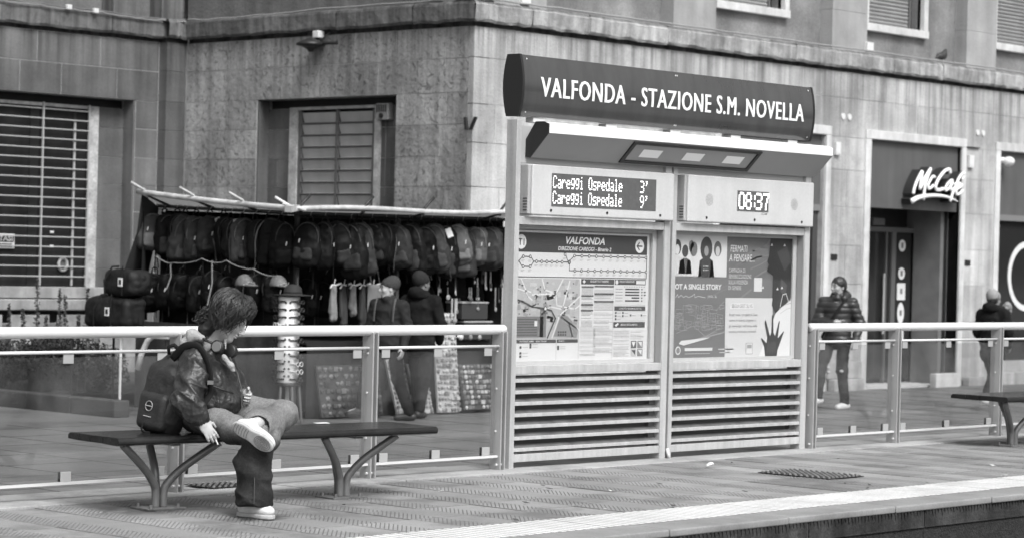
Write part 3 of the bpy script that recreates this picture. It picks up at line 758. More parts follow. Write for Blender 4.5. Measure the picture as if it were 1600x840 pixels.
for nm, (pts, w) in STROKES.items():
    pp = smooth_path(pts, 4); n = len(pp)
    ws = [w*.86]*n if not isinstance(w, tuple) else [np.interp(i/(n-1), np.linspace(0, 1, len(w)), w) for i in range(n)]
    q = MB(); q.tube([(x, YC-.125, z) for x, z in pp], ws, 8, True, 0)
    o = q.build(nm if nm.startswith('letter') else nm, m_sgnw, sg, smooth=True)
    q = MB()
    for i in range(n-1):
        (xa, za), (xb, zb) = pp[i], pp[i+1]; d = Vector((xb-xa, 0, zb-za)); l = d.length or 1e-5; d /= l; nn = Vector((-d.z, 0, d.x))
        q.obox(((xa+xb)/2, YC-.035, (za+zb)/2), d*(l/2+.008), (0, .085, 0), nn*ws[i]*1.08)
    q.build('letter_side', m_sgnd, o)

# ---- fixtures on the wall
t = thing('flood_lamp', 'black wall lamp under the cornice of the side wall', 'lamp', (XB, 25.09, 4.56))
q = MB(); q.box(XB-.14, XB-.02, 25.02, 25.14, 4.58, 4.68); q.build('junction_box', m_whitep, t, bevel=.01)
q = MB(); q.lathe((XB-.2, 25.1, 4.47), [(.03, .10), (.12, .07), (.2, .03), (.205, .0), (.14, -.015), (.06, -.05), (.03, -.09)], 16); q.build('lamp_shade', m_black, t, smooth=True)
q = MB(); q.tube([(XB-.06, 25.06, 4.6), (XB-.1, 25.1, 4.56), (XB-.2, 25.1, 4.55)], .02, 6); q.tube([(XB-.15, 24.95, 4.50), (XB-.12, 24.65, 4.49)], .025, 6); q.tube([(XB-.02, 24.9, 4.66), (XB-.12, 25.0, 4.54)], .012, 6); q.build('bracket', m_black, t)
t = thing('pennant_bracket', 'dark two pronged bracket on the corner of the building', 'bracket', (XB, 22.2, 3.3))
for a, b in ((0, -.03), (.10, .09)):
    q = MB(); q.obox((XB-.05, 22.22-a*1.3, 3.34), (.02, 0, 0), (0, .022, 0), (0, b*-.5, .085)); q.build('prong', m_black, t, bevel=.006)
t = thing('alarm_siren', 'grey alarm box with vertical slots on the shuttered window frame', 'alarm box', (XB+.1, 23.95, 3.42))
q = MB(); q.box(XB+.09, XB+.19, 23.83, 24.08, 3.43, 3.66); q.build('case', mat('siren_case', .22, .5), t, bevel=.012)
q = MB()
for k in range(5): q.box(XB+.08, XB+.089, 23.87+k*.042, 23.885+k*.042, 3.54, 3.64)
q.tube([(XB+.07, 23.96, 3.49), (XB+.089, 23.96, 3.49)], .035, 12); q.build('slot', m_black, t)
q = MB(); q.tube([(XB+.2, 23.98, 3.43), (XB+.21, 23.98, 2.4)], .012, 6); q.build('cable', m_cable, t)
# cables along the cornice
def sag(pts, amp, n=5, seed=0):
    rr = random.Random(seed); out = []
    for a, b in zip(pts, pts[1:]):
        for k in range(n):
            s = k/n; out.append(tuple(Vector(a)*(1-s)+Vector(b)*s+Vector((0, 0, -amp*4*s*(1-s)+rr.uniform(-.006, .006)))))
    return out+[tuple(pts[-1])]
ca = [(18.5, YA-.125, 4.99), (19.85, YA-.125, 4.99), (20.5, YA-.125, 4.985), (21.1, YA-.125, 4.975), (21.56, YA-.125, 4.98), (22.07, YA-.125, 4.96), (22.66, YA-.13, 4.96), (22.98, 27.9, 4.96)]
cb = [(XB-.11, y, z+.02) for y, z in ((27.88, 4.95), (27.09, 4.93), (26.39, 4.94), (25.05, 4.96), (23.78, 4.97), (22.8, 4.96), (22.05, 4.96))]
q = MB(); q.tube(sag(ca, .008, seed=1), .013, 5); small('wall_cable', 'dark cable sagging along the cornice of the left inner wall', 'cable', q, m_cable, ca[0])
q = MB(); q.tube(sag([(x, y-.01, z-.02) for x, y, z in ca], .012, seed=5), .009, 5); small('wall_cable', 'thin pale cable twisted below the dark one on the left inner wall', 'cable', q, m_cablel, ca[0])
q = MB(); q.tube(sag(cb, .008, seed=2), .010, 5); small('wall_cable', 'pale cable running along the cornice of the side wall', 'cable', q, m_cablel, cb[0])
cc = [(XB-.05, YC-.115, 4.985), (23.65, YC-.115, 4.985), (24.6, YC-.115, 4.985), (26.3, YC-.115, 4.985), (28, YC-.115, 4.985), (29.3, YC-.115, 4.985), (32, YC-.115, 4.985), (35, YC-.115, 4.985), (39, YC-.115, 4.985)]
q = MB(); q.tube(sag(cc, .006, seed=3), .013, 5); small('wall_cable', 'pale cable running along the cornice of the bright street facade', 'cable', q, m_cablel, cc[0])
for lab, c in (('white junction box on the cornice cable at the far left', (20.98, YA-.14, 4.97)), ('second white junction box on the left cornice cable', (21.45, YA-.14, 4.96)), ('pale junction box standing on the cornice below the shuttered windows', (32.1, YC-.02, 5.05)), ('pale junction box on the cornice near the building corner', (24.05, YC-.02, 5.04))):
    q = MB(); s = .04 if c[2] < 5 else .085; q.box(c[0]-s, c[0]+s, c[1]-.03, c[1]+.03, c[2]-s*.7, c[2]+s)
    small('junction_box', lab, 'box', q, m_whitep, c, 'junction boxes on the cornice', bevel=.006)
# to-let notice in the left window
q = Print(); q.rect(19.75, 1.555, 20.42, 1.76, .55, 0); q.rect(19.77, 1.64, 20.405, 1.745, .03, 1); q.text('AFFITTASI', 19.86, 1.66, 20.385, 1.73, .65, 2, .02)
q.rect(19.8, 1.605, 20.38, 1.625, .06, 1); q.rect(19.8, 1.575, 20.38, 1.59, .08, 1)
t = thing('rental_notice', 'small dark notice reading AFFITTASI behind the window grille', 'notice', (20.1, yf+.02, 1.55))
b = MB(); b.box(19.75, 20.42, yf+.012, yf+.02, 1.555, 1.76); b.build('board', m_whitep, t)
q.build('print', t, lambda u, v, l: (u, yf+.0115-l, v))
t = thing('ring_lamp', 'round pale ring hanging low behind the left window grille', 'ring', (21.27, yf+.03, 1.34))
b = MB(); b.tube([(21.27+.075*math.cos(a), yf+.02, 1.345+.085*math.sin(a)) for a in np.linspace(0, 2*math.pi, 25)], .022, 8, False); b.build('ring', mat('ring_pale', .38, .5), t, smooth=True)
b = MB(); b.tube([(21.27, yf+.03, 1.345), (21.27, yf+.045, 1.345)], .055, 16); b.build('lens', mat('ring_lens', .12, .2), t)
for lab, z in (('small pale tab on the left window grille, upper of two', 1.80), ('small pale tab on the left window grille, lower of two', 1.60)):
    b = MB(); b.box(20.99, 21.05, yf-.045, yf-.037, z-.012, z+.018); small('wire_tag', lab, 'tag', b, m_whitep, (21, yf-.04, z), 'tabs on the window grille')

# pigeon on the cornice
t = thing('pigeon', 'dark pigeon perched on the cornice edge below the middle shuttered window', 'bird', (34.13, YC-.05, 4.975))
A = np.array([[1, 0, 0], [0, 1, 0], [0, 0, 1]]); s = SDF((-.2, -.12, -.02), (.2, .12, .3), .008)
s.ell((0, 0, .10), (.12, .06, .062), k=.02).ell((.07, 0, .13), (.06, .05, .06), k=.04).cap((.08, 0, .15), (.115, 0, .20), .035, .025, k=.03).ell((.12, 0, .205), (.03, .024, .026), k=.015).cap((-.08, 0, .09), (-.17, 0, .06), .035, .012, k=.03)
V, F = s.mesh(); np_mesh('body', V, F, mat('pigeon_feather', .03, .6, var=.4, vscale=18), t, frame=(A, (34.13, YC-.05, 4.975)))
b = MB(); b.tube([(34.13+.145, YC-.05, 5.18), (34.13+.175, YC-.05, 5.172)], [.008, .002], 6); b.build('beak', mat('beak', .2), t)
for sgn in (-1, 1):
    b = MB(); b.tube([(34.13+.02, YC-.05+sgn*.025, 5.03), (34.13+.03, YC-.05+sgn*.025, 4.977)], .007, 5); b.build('leg', m_marb, t)

# ================================================================== INFORMATION KIOSK
m_alu = mat('kiosk_grey_paint', .42, .38, var=.06, vscale=5, fine=.06, streak=.20, sscale=14, dirt=.10, spec=.5)
m_alu2 = mat('kiosk_case_paint', .50, .35, var=.04, vscale=4, fine=.04, streak=.05, sscale=10)
m_sign = mat('sign_dark_enamel', .052, .16, var=.12, vscale=2, streak=.18, sscale=9, spec=.5, coat=.75)
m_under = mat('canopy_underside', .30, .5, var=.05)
KX0, KX1, KY = 13.53, 17.31, 12.5
kz = thing('information_kiosk', 'tram stop information kiosk with dark name sign, lit displays and two posters', 'information kiosk', ((KX0+KX1)/2, KY+.05, 0))
for x0, x1, zt in ((13.53, 13.582, 2.645), (15.318, 15.392, 2.5), (15.418, 15.468, 2.5), (17.232, 17.31, 2.645)):
    b = MB(); b.box(x0, x1, KY, KY+.105, 0, zt); b.build('post', m_alu, kz, bevel=.004)
b = MB(); b.box(15.393, 15.417, KY+.03, KY+.09, 0, 2.5); b.build('post_gap', m_black, kz)
b = MB(); b.box(13.584, 17.23, KY+.03, KY+.09, 2.32, 2.60); b.build('upper_beam', mat('kiosk_shade_paint', .36, .45), kz)
for x0, x1 in ((13.584, 15.316), (15.470, 17.230)):
    for z0, z1, nm in ((.722, .786, 'cross_beam'), (.055, .115, 'bottom_beam'), (1.852, 1.915, 'cross_beam')):
        b = MB(); b.box(x0, x1, KY+.003, KY+.085, z0, z1); b.build(nm, m_alu, kz, bevel=.004)
    for k in range(7):
        z = .660-k*.0875; b = MB()
        pr = [(KY+.006, z), (KY+.006, z+.022), (KY+.014, z+.026), (KY+.022, z+.026), (KY+.056, z+.050), (KY+.056, z+.044), (KY+.022, z+.019), (KY+.012, z+.017), (KY+.012, z)]
        b.prism([(x0+.002, y, zz) for y, zz in pr], (x1-x0-.004, 0, 0)); b.m[5] = 1; b.build('louvre_slat', [m_alu, mat('slat_shade', .12, .6, var=.3, vscale=9, streak=.2)], kz)  # slat slope darker: shade under the slat above put into its colour
    b = MB(); b.box(x0+.002, x0+.02, KY+.03, KY+.1, .116, .72); b.build('louvre_jamb', mat('louvre_jamb', .12, .5), kz)
    b = MB(); b.box(x1-.075, x1-.001, KY+.058, KY+.1, .116, .72); b.build('louvre_jamb', MATS['louvre_jamb'], kz)
    b = MB(); b.box(x0+.021, x1-.076, KY+.094, KY+.1, .116, .665); b.build('louvre_shade_sheet', mat('louvre_shade_sheet', .07, .7), kz)  # dark sheet added to stand in for the shaded inside behind the slats
    # poster case
    c_ = MB(); yb = KY+.10
    c_.box(x0+.001, x0+.055, yb-.02, yb+.004, .789, 1.85); c_.box(x1-.052, x1-.001, yb-.02, yb+.004, .789, 1.85); c_.box(x0+.056, x1-.053, yb-.02, yb+.004, .787, .815); c_.box(x0+.056, x1-.053, yb-.02, yb+.004, 1.822, 1.851)
    cf = c_.build('poster_case', m_alu2, kz)
    b = MB(); b.box(x0, x1, yb+.008, yb+.03, .73, 1.90); b.build('back_panel', m_alu, cf)
    b = MB(); b.box(x1-.004, x1+.001, KY+.01, yb-.022, .79, 1.85); b.build('case_side', mat('case_side', .25, .5), cf)
    b = MB(); b.box(x0+.01, x1-.01, yb-.045, yb-.04, .795, 1.845); b.build('case_glass', glass_mat('poster_glass', .98, .005), cf)
b = MB(); b.tube([(15.405, KY-.01, .09), (15.41, KY-.015, .05), (15.425, KY-.02, .004)], .014, 8); b.build('cable_stub', m_whitep, kz, smooth=True)

# name sign with bulging faces
SX0, SX1, SZ0, SZ1, SYC = 13.555, 17.26, 2.672, 3.135, 12.56
def bul(t): return .06 + .038*(1-(2*t-1)**2)
n = 12; b = MB(); rows = []
for i in range(n+1):
    t = i/n; z = SZ0+(SZ1-SZ0)*t; rows.append([(x, SYC-bul(t), z) for x in (SX0+.003, SX1)])
b.sheet(rows); rows2 = []
for i in range(n+1):
    t = 1-i/n; z = SZ0+(SZ1-SZ0)*t; rows2.append([(x, SYC+bul(t), z) for x in (SX0+.003, SX1)])
b.sheet(rows2); b.add([(SX0, SYC-.06, SZ1), (SX1, SYC-.06, SZ1), (SX1, SYC+.06, SZ1), (SX0, SYC+.06, SZ1), (SX0, SYC-.06, SZ0), (SX1, SYC-.06, SZ0), (SX1, SYC+.06, SZ0), (SX0, SYC+.06, SZ0)], [(0,1,2,3), (7,6,5,4)])
sgn = b.build('name_sign', m_sign, kz, smooth=True)
for x0, x1 in ((SX0-.022, SX0+.002), (SX1, SX1+.02)):
    b = MB(); poly = [(x0, SYC-bul(i/n)-.004, SZ0-.004+(SZ1-SZ0+.008)*i/n) for i in range(n+1)] + [(x0, SYC+bul(i/n)+.004, SZ0-.004+(SZ1-SZ0+.008)*i/n) for i in range(n, -1, -1)]
    b.prism(poly, (x1-x0, 0, 0)); b.build('end_cap', m_black, sgn)
q = Print()
for x in (SX0+.05, 15.39, 15.41, SX1-.05):
    for z in (SZ0+.03, SZ1-.03): q.disc(x, z, .006, .7, 2, 8)
q.poly([(15.399, SZ0+.005), (15.401, SZ0+.005), (15.401, SZ1-.005), (15.399, SZ1-.005)], .01, 1)
q.build('rivets', sgn, lambda u, v, l: (u, SYC-bul((v-SZ0)/(SZ1-SZ0))-.001-l, v))
# the name, one object per letter, each following the bulge
q = Print(); q.text('VALFONDA - STAZIONE S.M. NOVELLA', 13.745, 2.828, 17.115, 2.978, .82, 3, 0., 0., 8, 1.12)
par = list(range(len(q.v)))
def fnd(i):
    while par[i] != i: par[i] = par[par[i]]; i = par[i]
    return i
for f_ in q.f:
    for i in f_[1:]: par[fnd(i)] = fnd(f_[0])
comps = {}
for f_ in q.f: comps.setdefault(fnd(f_[0]), []).append(f_)
for fl in sorted(comps.values(), key=lambda fl: min(q.v[i][0] for f_ in fl for i in f_)):
    p_ = Print()
    for k, du in enumerate((-.0045, 0, .0045)):
        for f_ in fl: p_.poly([(q.v[i][0]+du, q.v[i][1]) for i in f_], .82, 3+k)
    p_.build('letter', sgn, lambda u, v, l: (u, SYC-bul((v-SZ0)/(SZ1-SZ0))-.001-l, v))
for x in (13.75, 14.6, 15.4, 16.2, 17.0):
    b = MB(); b.box(x-.03, x+.10, SYC-.05, SYC+.03, 2.632, 2.668); b.build('sign_bracket', m_whitep, kz)
# canopy with its lamp
CX0, CX1 = 13.67, 17.335
sec = [(12.30, 2.612), (12.30, 2.545), (12.483, 2.362), (12.525, 2.37), (12.525, 2.50), (12.43, 2.63), (12.35, 2.63)]
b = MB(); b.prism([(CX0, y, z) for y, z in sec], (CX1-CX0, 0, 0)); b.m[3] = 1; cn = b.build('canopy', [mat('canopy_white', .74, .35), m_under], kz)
b = MB(); b.prism([(CX0-.012, SY, z) for SY, z in [(y+(12.42-y)*-.02, z+(2.5-z)*-.02) for y, z in sec]], (.0115, 0, 0)); b.build('end_cap', m_black, cn)
e1 = Vector((0, .183, -.183)); nrm = Vector((0, -1, -1)).normalized()
def cpt(x, t, lift): return Vector((x, 12.30, 2.545)) + e1*t + nrm*lift
def cquad(bb, x0, x1, t0, t1, lift): bb.add([cpt(x0, t0, lift), cpt(x1, t0, lift), cpt(x1, t1, lift), cpt(x0, t1, lift)], [(0, 1, 2, 3)])
b = MB()
for x0, x1, t0, t1 in ((14.68, 16.34, .06, .15), (14.68, 16.34, .83, .93), (14.68, 14.72, .15, .83), (16.30, 16.34, .15, .83)):
    b.add([cpt(x0, t0, .001), cpt(x1, t0, .001), cpt(x1, t1, .001), cpt(x0, t1, .001), cpt(x0, t0, .012), cpt(x1, t0, .012), cpt(x1, t1, .012), cpt(x0, t1, .012)], [(4,5,6,7),(0,1,5,4),(1,2,6,5),(2,3,7,6),(3,0,4,7)])
b.build('lamp_frame', m_black, cn)
b = MB(); cquad(b, 14.722, 16.298, .15, .83, .002); b.build('lamp_pane', mat('lamp_pane', .32, .25), cn)
for xc in (14.98, 15.52, 16.05):
    b = MB(); cquad(b, xc-.12, xc+.12, .34, .66, .0055); b.build('lamp', mat('canopy_lamp', .6, .4, emit=.10), cn)
# display cases
FONT5 = {'C': '01110 10001 10000 10000 10000 10001 01110', 'a': '00000 00000 01110 00001 01111 10001 01111', 'r': '00000 00000 10110 11001 10000 10000 10000',
 'e': '00000 00000 01110 10001 11111 10000 01110', 'g': '00000 01111 10001 10001 01111 00001 01110', 'i': '00100 00000 01100 00100 00100 00100 01110', 'O': '01110 10001 10001 10001 10001 10001 01110',
 's': '00000 00000 01111 10000 01110 00001 11110', 'p': '00000 00000 11110 10001 11110 10000 10000', 'd': '00001 00001 01101 10011 10001 10001 01111', 'l': '01100 00100 00100 00100 00100 00100 01110',
 '3': '11110 00001 00001 01110 00001 00001 11110', '9': '01110 10001 10001 01111 00001 00010 01100', "'": '01100 00100 01000 00000 00000 00000 00000', ' ': '00000 '*7,
 '0': '01110 10001 10001 10001 10001 10001 01110', '8': '01110 10001 10001 01110 10001 10001 01110', ':': '00000 00100 00100 00000 00100 00100 00000', '7': '11111 00001 00010 00010 00100 00100 00100'}
m_led = mat('led_lit', .9, .5, emit=1.0); m_scr = mat('display_window', .10, .25, var=.1, vscale=30)
def dots(b, s, x, z, px, pz, y, sx=.66, sz=.66):
    for ch in s:
        rows = FONT5[ch].split()
        for r_, row in enumerate(rows[:7]):
            for c_, v in enumerate(row):
                if v == '1':
                    cx, cz = x+(c_+.5)*px, z-(r_+.5)*pz; b.box(cx-px*sx/2, cx+px*sx/2, y-.002, y, cz-pz*sz/2, cz+pz*sz/2)
        x += 6*px
DY = 12.455
for x0, x1, nm in ((13.632, 15.372, 'arrival_display'), (15.518, 17.292, 'clock_display')):
    b = MB(); b.box(x0+.035, x1, DY, KY+.07, 1.928, 2.312); cs = b.build(nm, m_alu2, kz, bevel=.012)
    b = MB(); b.box(x0, x0+.032, DY+.012, KY+.07, 1.934, 2.306); b.build('case_end', m_alu, cs, bevel=.006)
    b = MB()
    for k in range(5): b.box(x0-.002, x0+.004, DY+.02, DY+.06, 1.96+k*.022, 1.967+k*.022)
    b.build('vent_slot', m_black, cs)
    b = MB()
    for u in ((.27, .93, 1.585) if nm == 'arrival_display' else (.30, .95, 1.62)): b.tube([(x0+u-.02, DY-.004, 1.968), (x0+u-.02, DY+.003, 1.968)], .011, 10)
    b.build('lock', m_black, cs)
    b = MB()
    if nm == 'arrival_display':
        b.box(13.885, 15.137, DY-.003, DY+.001, 2.0, 2.252); b.build('screen', m_scr, cs)
        b = MB()
        for z, mn in ((2.236, "3'"), (2.118, "9'")):
            dots(b, 'Careggi Ospedale', 13.895, z, .00862, .0142, DY-.0035); dots(b, mn, 14.935, z, .0098, .0142, DY-.0035)
        tag(b.build('led_text', m_led, cs), kind='stuff')
    else:
        b.box(16.205, 16.635, DY-.003, DY+.001, 2.036, 2.206); b.build('screen', m_scr, cs)
        b = MB(); xx = 16.22
        for ch in '08:37':
            dots(b, ch, xx, 2.194, .0165 if ch != ':' else .012, .0205, DY-.0035, .86, .86); xx += .0165*5.75 if ch != ':' else .05
        tag(b.build('led_text', m_led, cs), kind='stuff')
        q = Print()
        for cx in (15.83, 17.005):
            for k, nn in ((0, 1), (1, 8), (2, 14), (3, 20), (4, 26)):
                for j in range(nn): a = 2*math.pi*j/nn; q.disc(cx+.0115*k*math.cos(a), 2.115+.0115*k*math.sin(a), .0028, .05, 1, 6)
        q.rect(16.545, 2.012, 16.58, 2.028, .05, 1); q.rect(16.55, 2.015, 16.575, 2.025, .6, 2); q.rect(16.588, 2.015, 16.62, 2.025, .12, 1)
        q.build('speaker_grille', cs, lambda u, v, l: (u, DY-.0005-l, v))

# ---- printed map panel (u, v in 0..1, origin bottom left)
PY = KY+.097
q = Print(); W, Hh = 1.60, 1.0; PX, PZ = 13.64, .812
def T(u, v): return (u*W, v*Hh)
def rc(u0, v0, u1, v1, g, l): q.rect(u0*W, v0*Hh, u1*W, v1*Hh, g, l)
def ln(pts, w, g, l): q.line([T(*p) for p in pts], w, g, l)
rc(0, 0, 1, 1, .62, 0)
rc(0, .835, .985, .985, .045, 1)
q.disc(.045*W, .912*Hh, .056, .68, 2, 24); q.text('T1', .022*W, .885*Hh, .066*W, .937*Hh, .05, 3, .02)
q.text('VALFONDA', .365*W, .905*Hh, .655*W, .962*Hh, .75, 2, .02, .25); q.text('DIREZIONE CAREGGI - Binario 2', .31*W, .855*Hh, .705*W, .885*Hh, .7, 2, .012, .2)
q.disc(.925*W, .905*Hh, .055, .68, 2, 24); q.line([(.925*W+.03, .905*Hh), (.925*W-.03, .905*Hh)], .012, .05, 3); q.line([(.925*W-.005, .905*Hh+.028), (.925*W-.033, .905*Hh), (.925*W-.005, .905*Hh-.028)], .012, .05, 3)
rc(0, .65, .985, .83, .62, 1); rc(.01, .643, .985, .65, .06, 2); rc(.98, .65, .986, .83, .06, 2)
st_l = [(-.0, .765), (.03, .765), (.055, .80), (.115, .80), (.135, .765)]; st_b = [(.055, .73), (.115, .73)]
ln(st_l, .008, .05, 2); ln([(.03, .765), (.055, .725), (.115, .725), (.135, .765)], .008, .05, 2); ln([(.135, .765), (.385, .765), (.43, .815), (.98, .815)], .008, .05, 2)
ln([(.365, .825), (.385, .765)], .008, .05, 2); ln([(.395, .76), (.395, .70), (.98, .70)], .006, .05, 2)
for u, v in [(.02, .765), (.06, .80), (.11, .80), (.06, .725), (.11, .725)]+[(.155+.037*k, .765) for k in range(6)]+[(.43+.0545*k, .815) for k in range(11)]+[(.435+.0495*k, .70) for k in range(12)]+[(.36, .825)]:
    q.disc(u*W, v*Hh, .0150, .05, 3, 12); q.disc(u*W, v*Hh, .008, .65, 4, 10)
    for k in range(2): rc(u-.014, v-.03-.009*k, u+.012-.008*k, v-.025-.009*k, .42, 2)
q.disc(.393*W, .765*Hh, .018, .05, 3, 12); q.disc(.393*W, .765*Hh, .009, .3, 4, 10)
# street map
rc(0, .17, .475, .635, .40, 1)
rr = random.Random(5)
for k in range(70):
    u, v = rr.uniform(0, .44), rr.uniform(.2, .60); w, h = rr.uniform(.015, .05), rr.uniform(.015, .05); a = rr.uniform(-.4, .4)
    q.poly([(W*(u+dx*math.cos(a)-dy*math.sin(a)), Hh*(v+dx*math.sin(a)+dy*math.cos(a))) for dx, dy in ((0, 0), (w, 0), (w, h), (0, h))], rr.choice((.28, .33, .36, .45, .48)), 2)
for pts in ([(.05, .63), (.1, .50), (.13, .47)], [(.13, .51), (.30, .52), (.31, .43)], [(.2, .63), (.22, .55), (.30, .52)], [(0, .56), (.12, .53)], [(.30, .52), (.35, .63)], [(.31, .43), (.44, .40), (.475, .43)], [(.35, .40), (.40, .62)], [(.28, .18), (.33, .35), (.475, .50)], [(.33, .35), (.475, .24)], [(.20, .36), (.26, .42), (.35, .40)], [(.40, .30), (.43, .18)]): ln(pts, .012, .62, 3)
rc(0, .185, .215, .345, .16, 3); rc(.19, .185, .235, .40, .16, 3)
for k in range(7): rc(.0, .20+k*.02, .17, .206+k*.02, .06, 4)
rc(.15, .27, .17, .31, .65, 5)
q.poly([T(*p) for p in ((.29, .19), (.34, .35), (.39, .35), (.47, .24), (.46, .18))], .22, 3)
for i in range(4):
    for j in range(2): rc(.32+i*.017, .195+j*.022, .331+i*.017, .208+j*.022, .03, 5)
ln([(0, .48), (.06, .46), (.13, .42), (.22, .405), (.27, .39), (.30, .33), (.27, .25), (.245, .18)], .013, .06, 6); q.disc(.225*W, .405*Hh, .018, .06, 7, 14); q.disc(.225*W, .405*Hh, .013, .66, 8, 14)
q.disc(.225*W, .45*Hh, .009, .08, 6, 10)
for k in range(22): u, v = rr.uniform(.02, .45), rr.uniform(.3, .62); rc(u, v, u+rr.uniform(.006, .015), v+.01, .1, 5)
rc(0, .14, .31, .167, .06, 2); q.text('INTERSCAMBI - BUS TRAM', .05*W, .147*Hh, .24*W, .160*Hh, .6, 3, .01); rc(.315, .14, .47, .167, .06, 2); q.text('INFO', .33*W, .147*Hh, .37*W, .160*Hh, .6, 3)
ln([(.312, .01), (.312, .14)], .003, .3, 2); ln([(.475, .01), (.475, .60)], .003, .3, 2); ln([(.73, .01), (.73, .60)], .003, .3, 2)
for u, v in ((.05, .10), (.05, .055), (.05, .03), (.12, .12), (.12, .10), (.32, .10), (.32, .085)): rc(u, v, u+.014, v+.018, .06, 2); rc(u+.022, v+.007, u+.06, v+.012, .4, 2)
# text columns: grey lines of small type
def column(u0, u1, v0, v1, g=.40, dv=.0105, seed=0):
    r2 = random.Random(seed); v = v1
    while v > v0:
        if r2.random() < .86: rc(u0, v-.0042, u1-r2.uniform(0, .25)*(u1-u0)*(r2.random() < .4), v, g*r2.uniform(.8, 1.2), 2)
        v -= dv
rc(.485, .595, .735, .637, .06, 1); q.text('BIGLIETTI E TARIFFE', .555*W, .612*Hh, .69*W, .628*Hh, .62, 2, .01); q.poly([T(*p) for p in ((.495, .617), (.507, .632), (.519, .617), (.507, .602))], .6, 2)
rc(.74, .595, .98, .637, .06, 1); q.text('ORARI E FREQUENZE', .775*W, .612*Hh, .89*W, .628*Hh, .62, 2, .01); q.disc(.755*W, .616*Hh, .018, .6, 2, 14); rc(.905, .602, .975, .63, .6, 2)
column(.49, .575, .27, .575, .33, seed=1); column(.585, .73, .05, .575, .42, seed=2); column(.485, .60, .03, .26, .45, seed=3); column(.74, .86, .03, .23, .42, seed=4); column(.87, .975, .16, .23, .45, seed=5)
for v in (.57, .5, .43, .385): rc(.487, v, .578, v+.012, .10, 4)
for v in (.575, .515, .455, ): rc(.585, v, .732, v+.012, .09, 4)
rc(.74, .435, .98, .59, .58, 3)
for k, (a, b_) in enumerate(((.82, .93), (.82, .93), (.82, .93), (.87, .93), (.82, .93))):
    v = .555-k*.023; rc(a, v, b_, v+.012, .05, 4); rc(.745, v+.003, .80, v+.009, .3, 4); rc(.945, v, .955, v+.011, .06, 4)
    if k in (1, 2): rc(.965, v, .98, v+.011, .06, 4)
for k in range(9): rc(.81+k*.019, .578, .82+k*.019, .584, .2, 4)
rc(.74, .39, .98, .425, .06, 3); q.text('CONTATTI E INFORMAZIONI UTILI', .775*W, .400*Hh, .95*W, .414*Hh, .6, 4, .01)
rc(.74, .31, .98, .385, .56, 3)
for u, v in ((.745, .365), (.745, .34), (.745, .315), (.8, .365), (.8, .34), (.86, .345), (.945, .345)): rc(u, v, u+.012, v+.016, .07, 4); rc(u+.017, v+.004, u+.045, v+.009, .35, 4)
rc(.735, .255, .98, .30, .06, 3); q.text('SERVIZI E REGOLAMENTO', .79*W, .270*Hh, .92*W, .286*Hh, .62, 4, .01); q.poly([T(*p) for p in ((.745, .275), (.77, .295), (.775, .28), (.755, .262))], .6, 4)
for u, v, g in ((.875, .09, .12), (.925, .09, .2), (.875, .025, .45), (.925, .025, .2)):
    rc(u, v, u+.042, v+.058, g, 3); q.poly([T(u+.005, v+.05), T(u+.035, v+.05), T(u+.02+.012*(g > .15), v+.01)], .62 if g < .3 else .06, 4)
q.build('map_poster', kz, lambda u, v, l: (PX+u, PY-l, PZ+v))

# ---- awareness campaign poster
q = Print(); W, Hh = 1.60, 1.012; PX2, PZ2 = 15.585, .815
rc(0, 0, 1, 1, .15, 0)
for k in range(26):                                   # pale slanting streaks across the poster ground
    r3 = random.Random(k); u, v = r3.uniform(0, .75), r3.uniform(.05, .95); l = r3.uniform(.1, .3)
    ln([(u, v), (u+l*.5, v+.03+.05*r3.random()), (u+l, v+.06+.08*r3.random())], r3.uniform(.004, .018), r3.uniform(.16, .22), 1)
rc(0, .66, .425, 1, .62, 2)
def pl(pts, g, l): q.poly([T(*p) for p in pts], g, l)
def person_print(u, v, s, hair, coat, face=.62, big=1.):
    q.disc(u*W, (v+.15*s)*Hh, .052*s*big, hair, 3, 18, .064*s*big); q.disc(u*W, (v+.13*s)*Hh, .029*s, face, 4, 14, .042*s)
    pl([(u-.065*s, v-.08*s), (u-.055*s, v+.05*s), (u-.015*s, v+.08*s), (u+.015*s, v+.08*s), (u+.055*s, v+.05*s), (u+.07*s, v-.08*s)], coat, 5)
person_print(.01, .745, 1.0, .05, .55); person_print(.075, .745, .8, .06, .10, .06); person_print(.145, .74, .95, .16, .60, .16); q.disc(.125*W, .905*Hh, .035, .16, 3, 14, .05)
person_print(.25, .74, 1.0, .05, .05, .3, 1.55); person_print(.345, .74, 1.0, .10, .62, .5)
for k in range(8): rc(.225+.012*(k % 4), .71+.03*(k//4), .231+.012*(k % 4), .72+.03*(k//4), .6, 6)
q.text('OT A SINGLE STORY', .0*W, .555*Hh, .385*W, .60*Hh, .70, 3, .03)
v0 = .49
ln([(.005, v0), (.02, v0+.025), (.03, v0), (.05, v0+.02), (.07, v0), (.09, v0+.015), (.11, v0), (.14, v0+.012), (.16, v0+.03), (.165, v0), (.19, v0+.012), (.25, v0)], .005, .55, 3); q.text('(VOL. 2)', .27*W, .485*Hh, .345*W, .51*Hh, .55, 3, .01)
q.text('FERMATI', .455*W, .87*Hh, .60*W, .925*Hh, .72, 3, .0, .1); q.text('A PENSARE...', .445*W, .79*Hh, .665*W, .85*Hh, .72, 3, .0, .1)
for k, s in enumerate(('CAMPAGNA DI', 'SENSIBILIZZAZIONE', 'SULLA VIOLENZA', 'DI GENERE')): q.text(s, .445*W, (.70-k*.048)*Hh, (.445+(.14, .195, .165, .11)[k])*W, (.733-k*.048)*Hh, .6, 3, .0)
rc(.665, .545, .735, .66, .62, 3)                     # blank white square
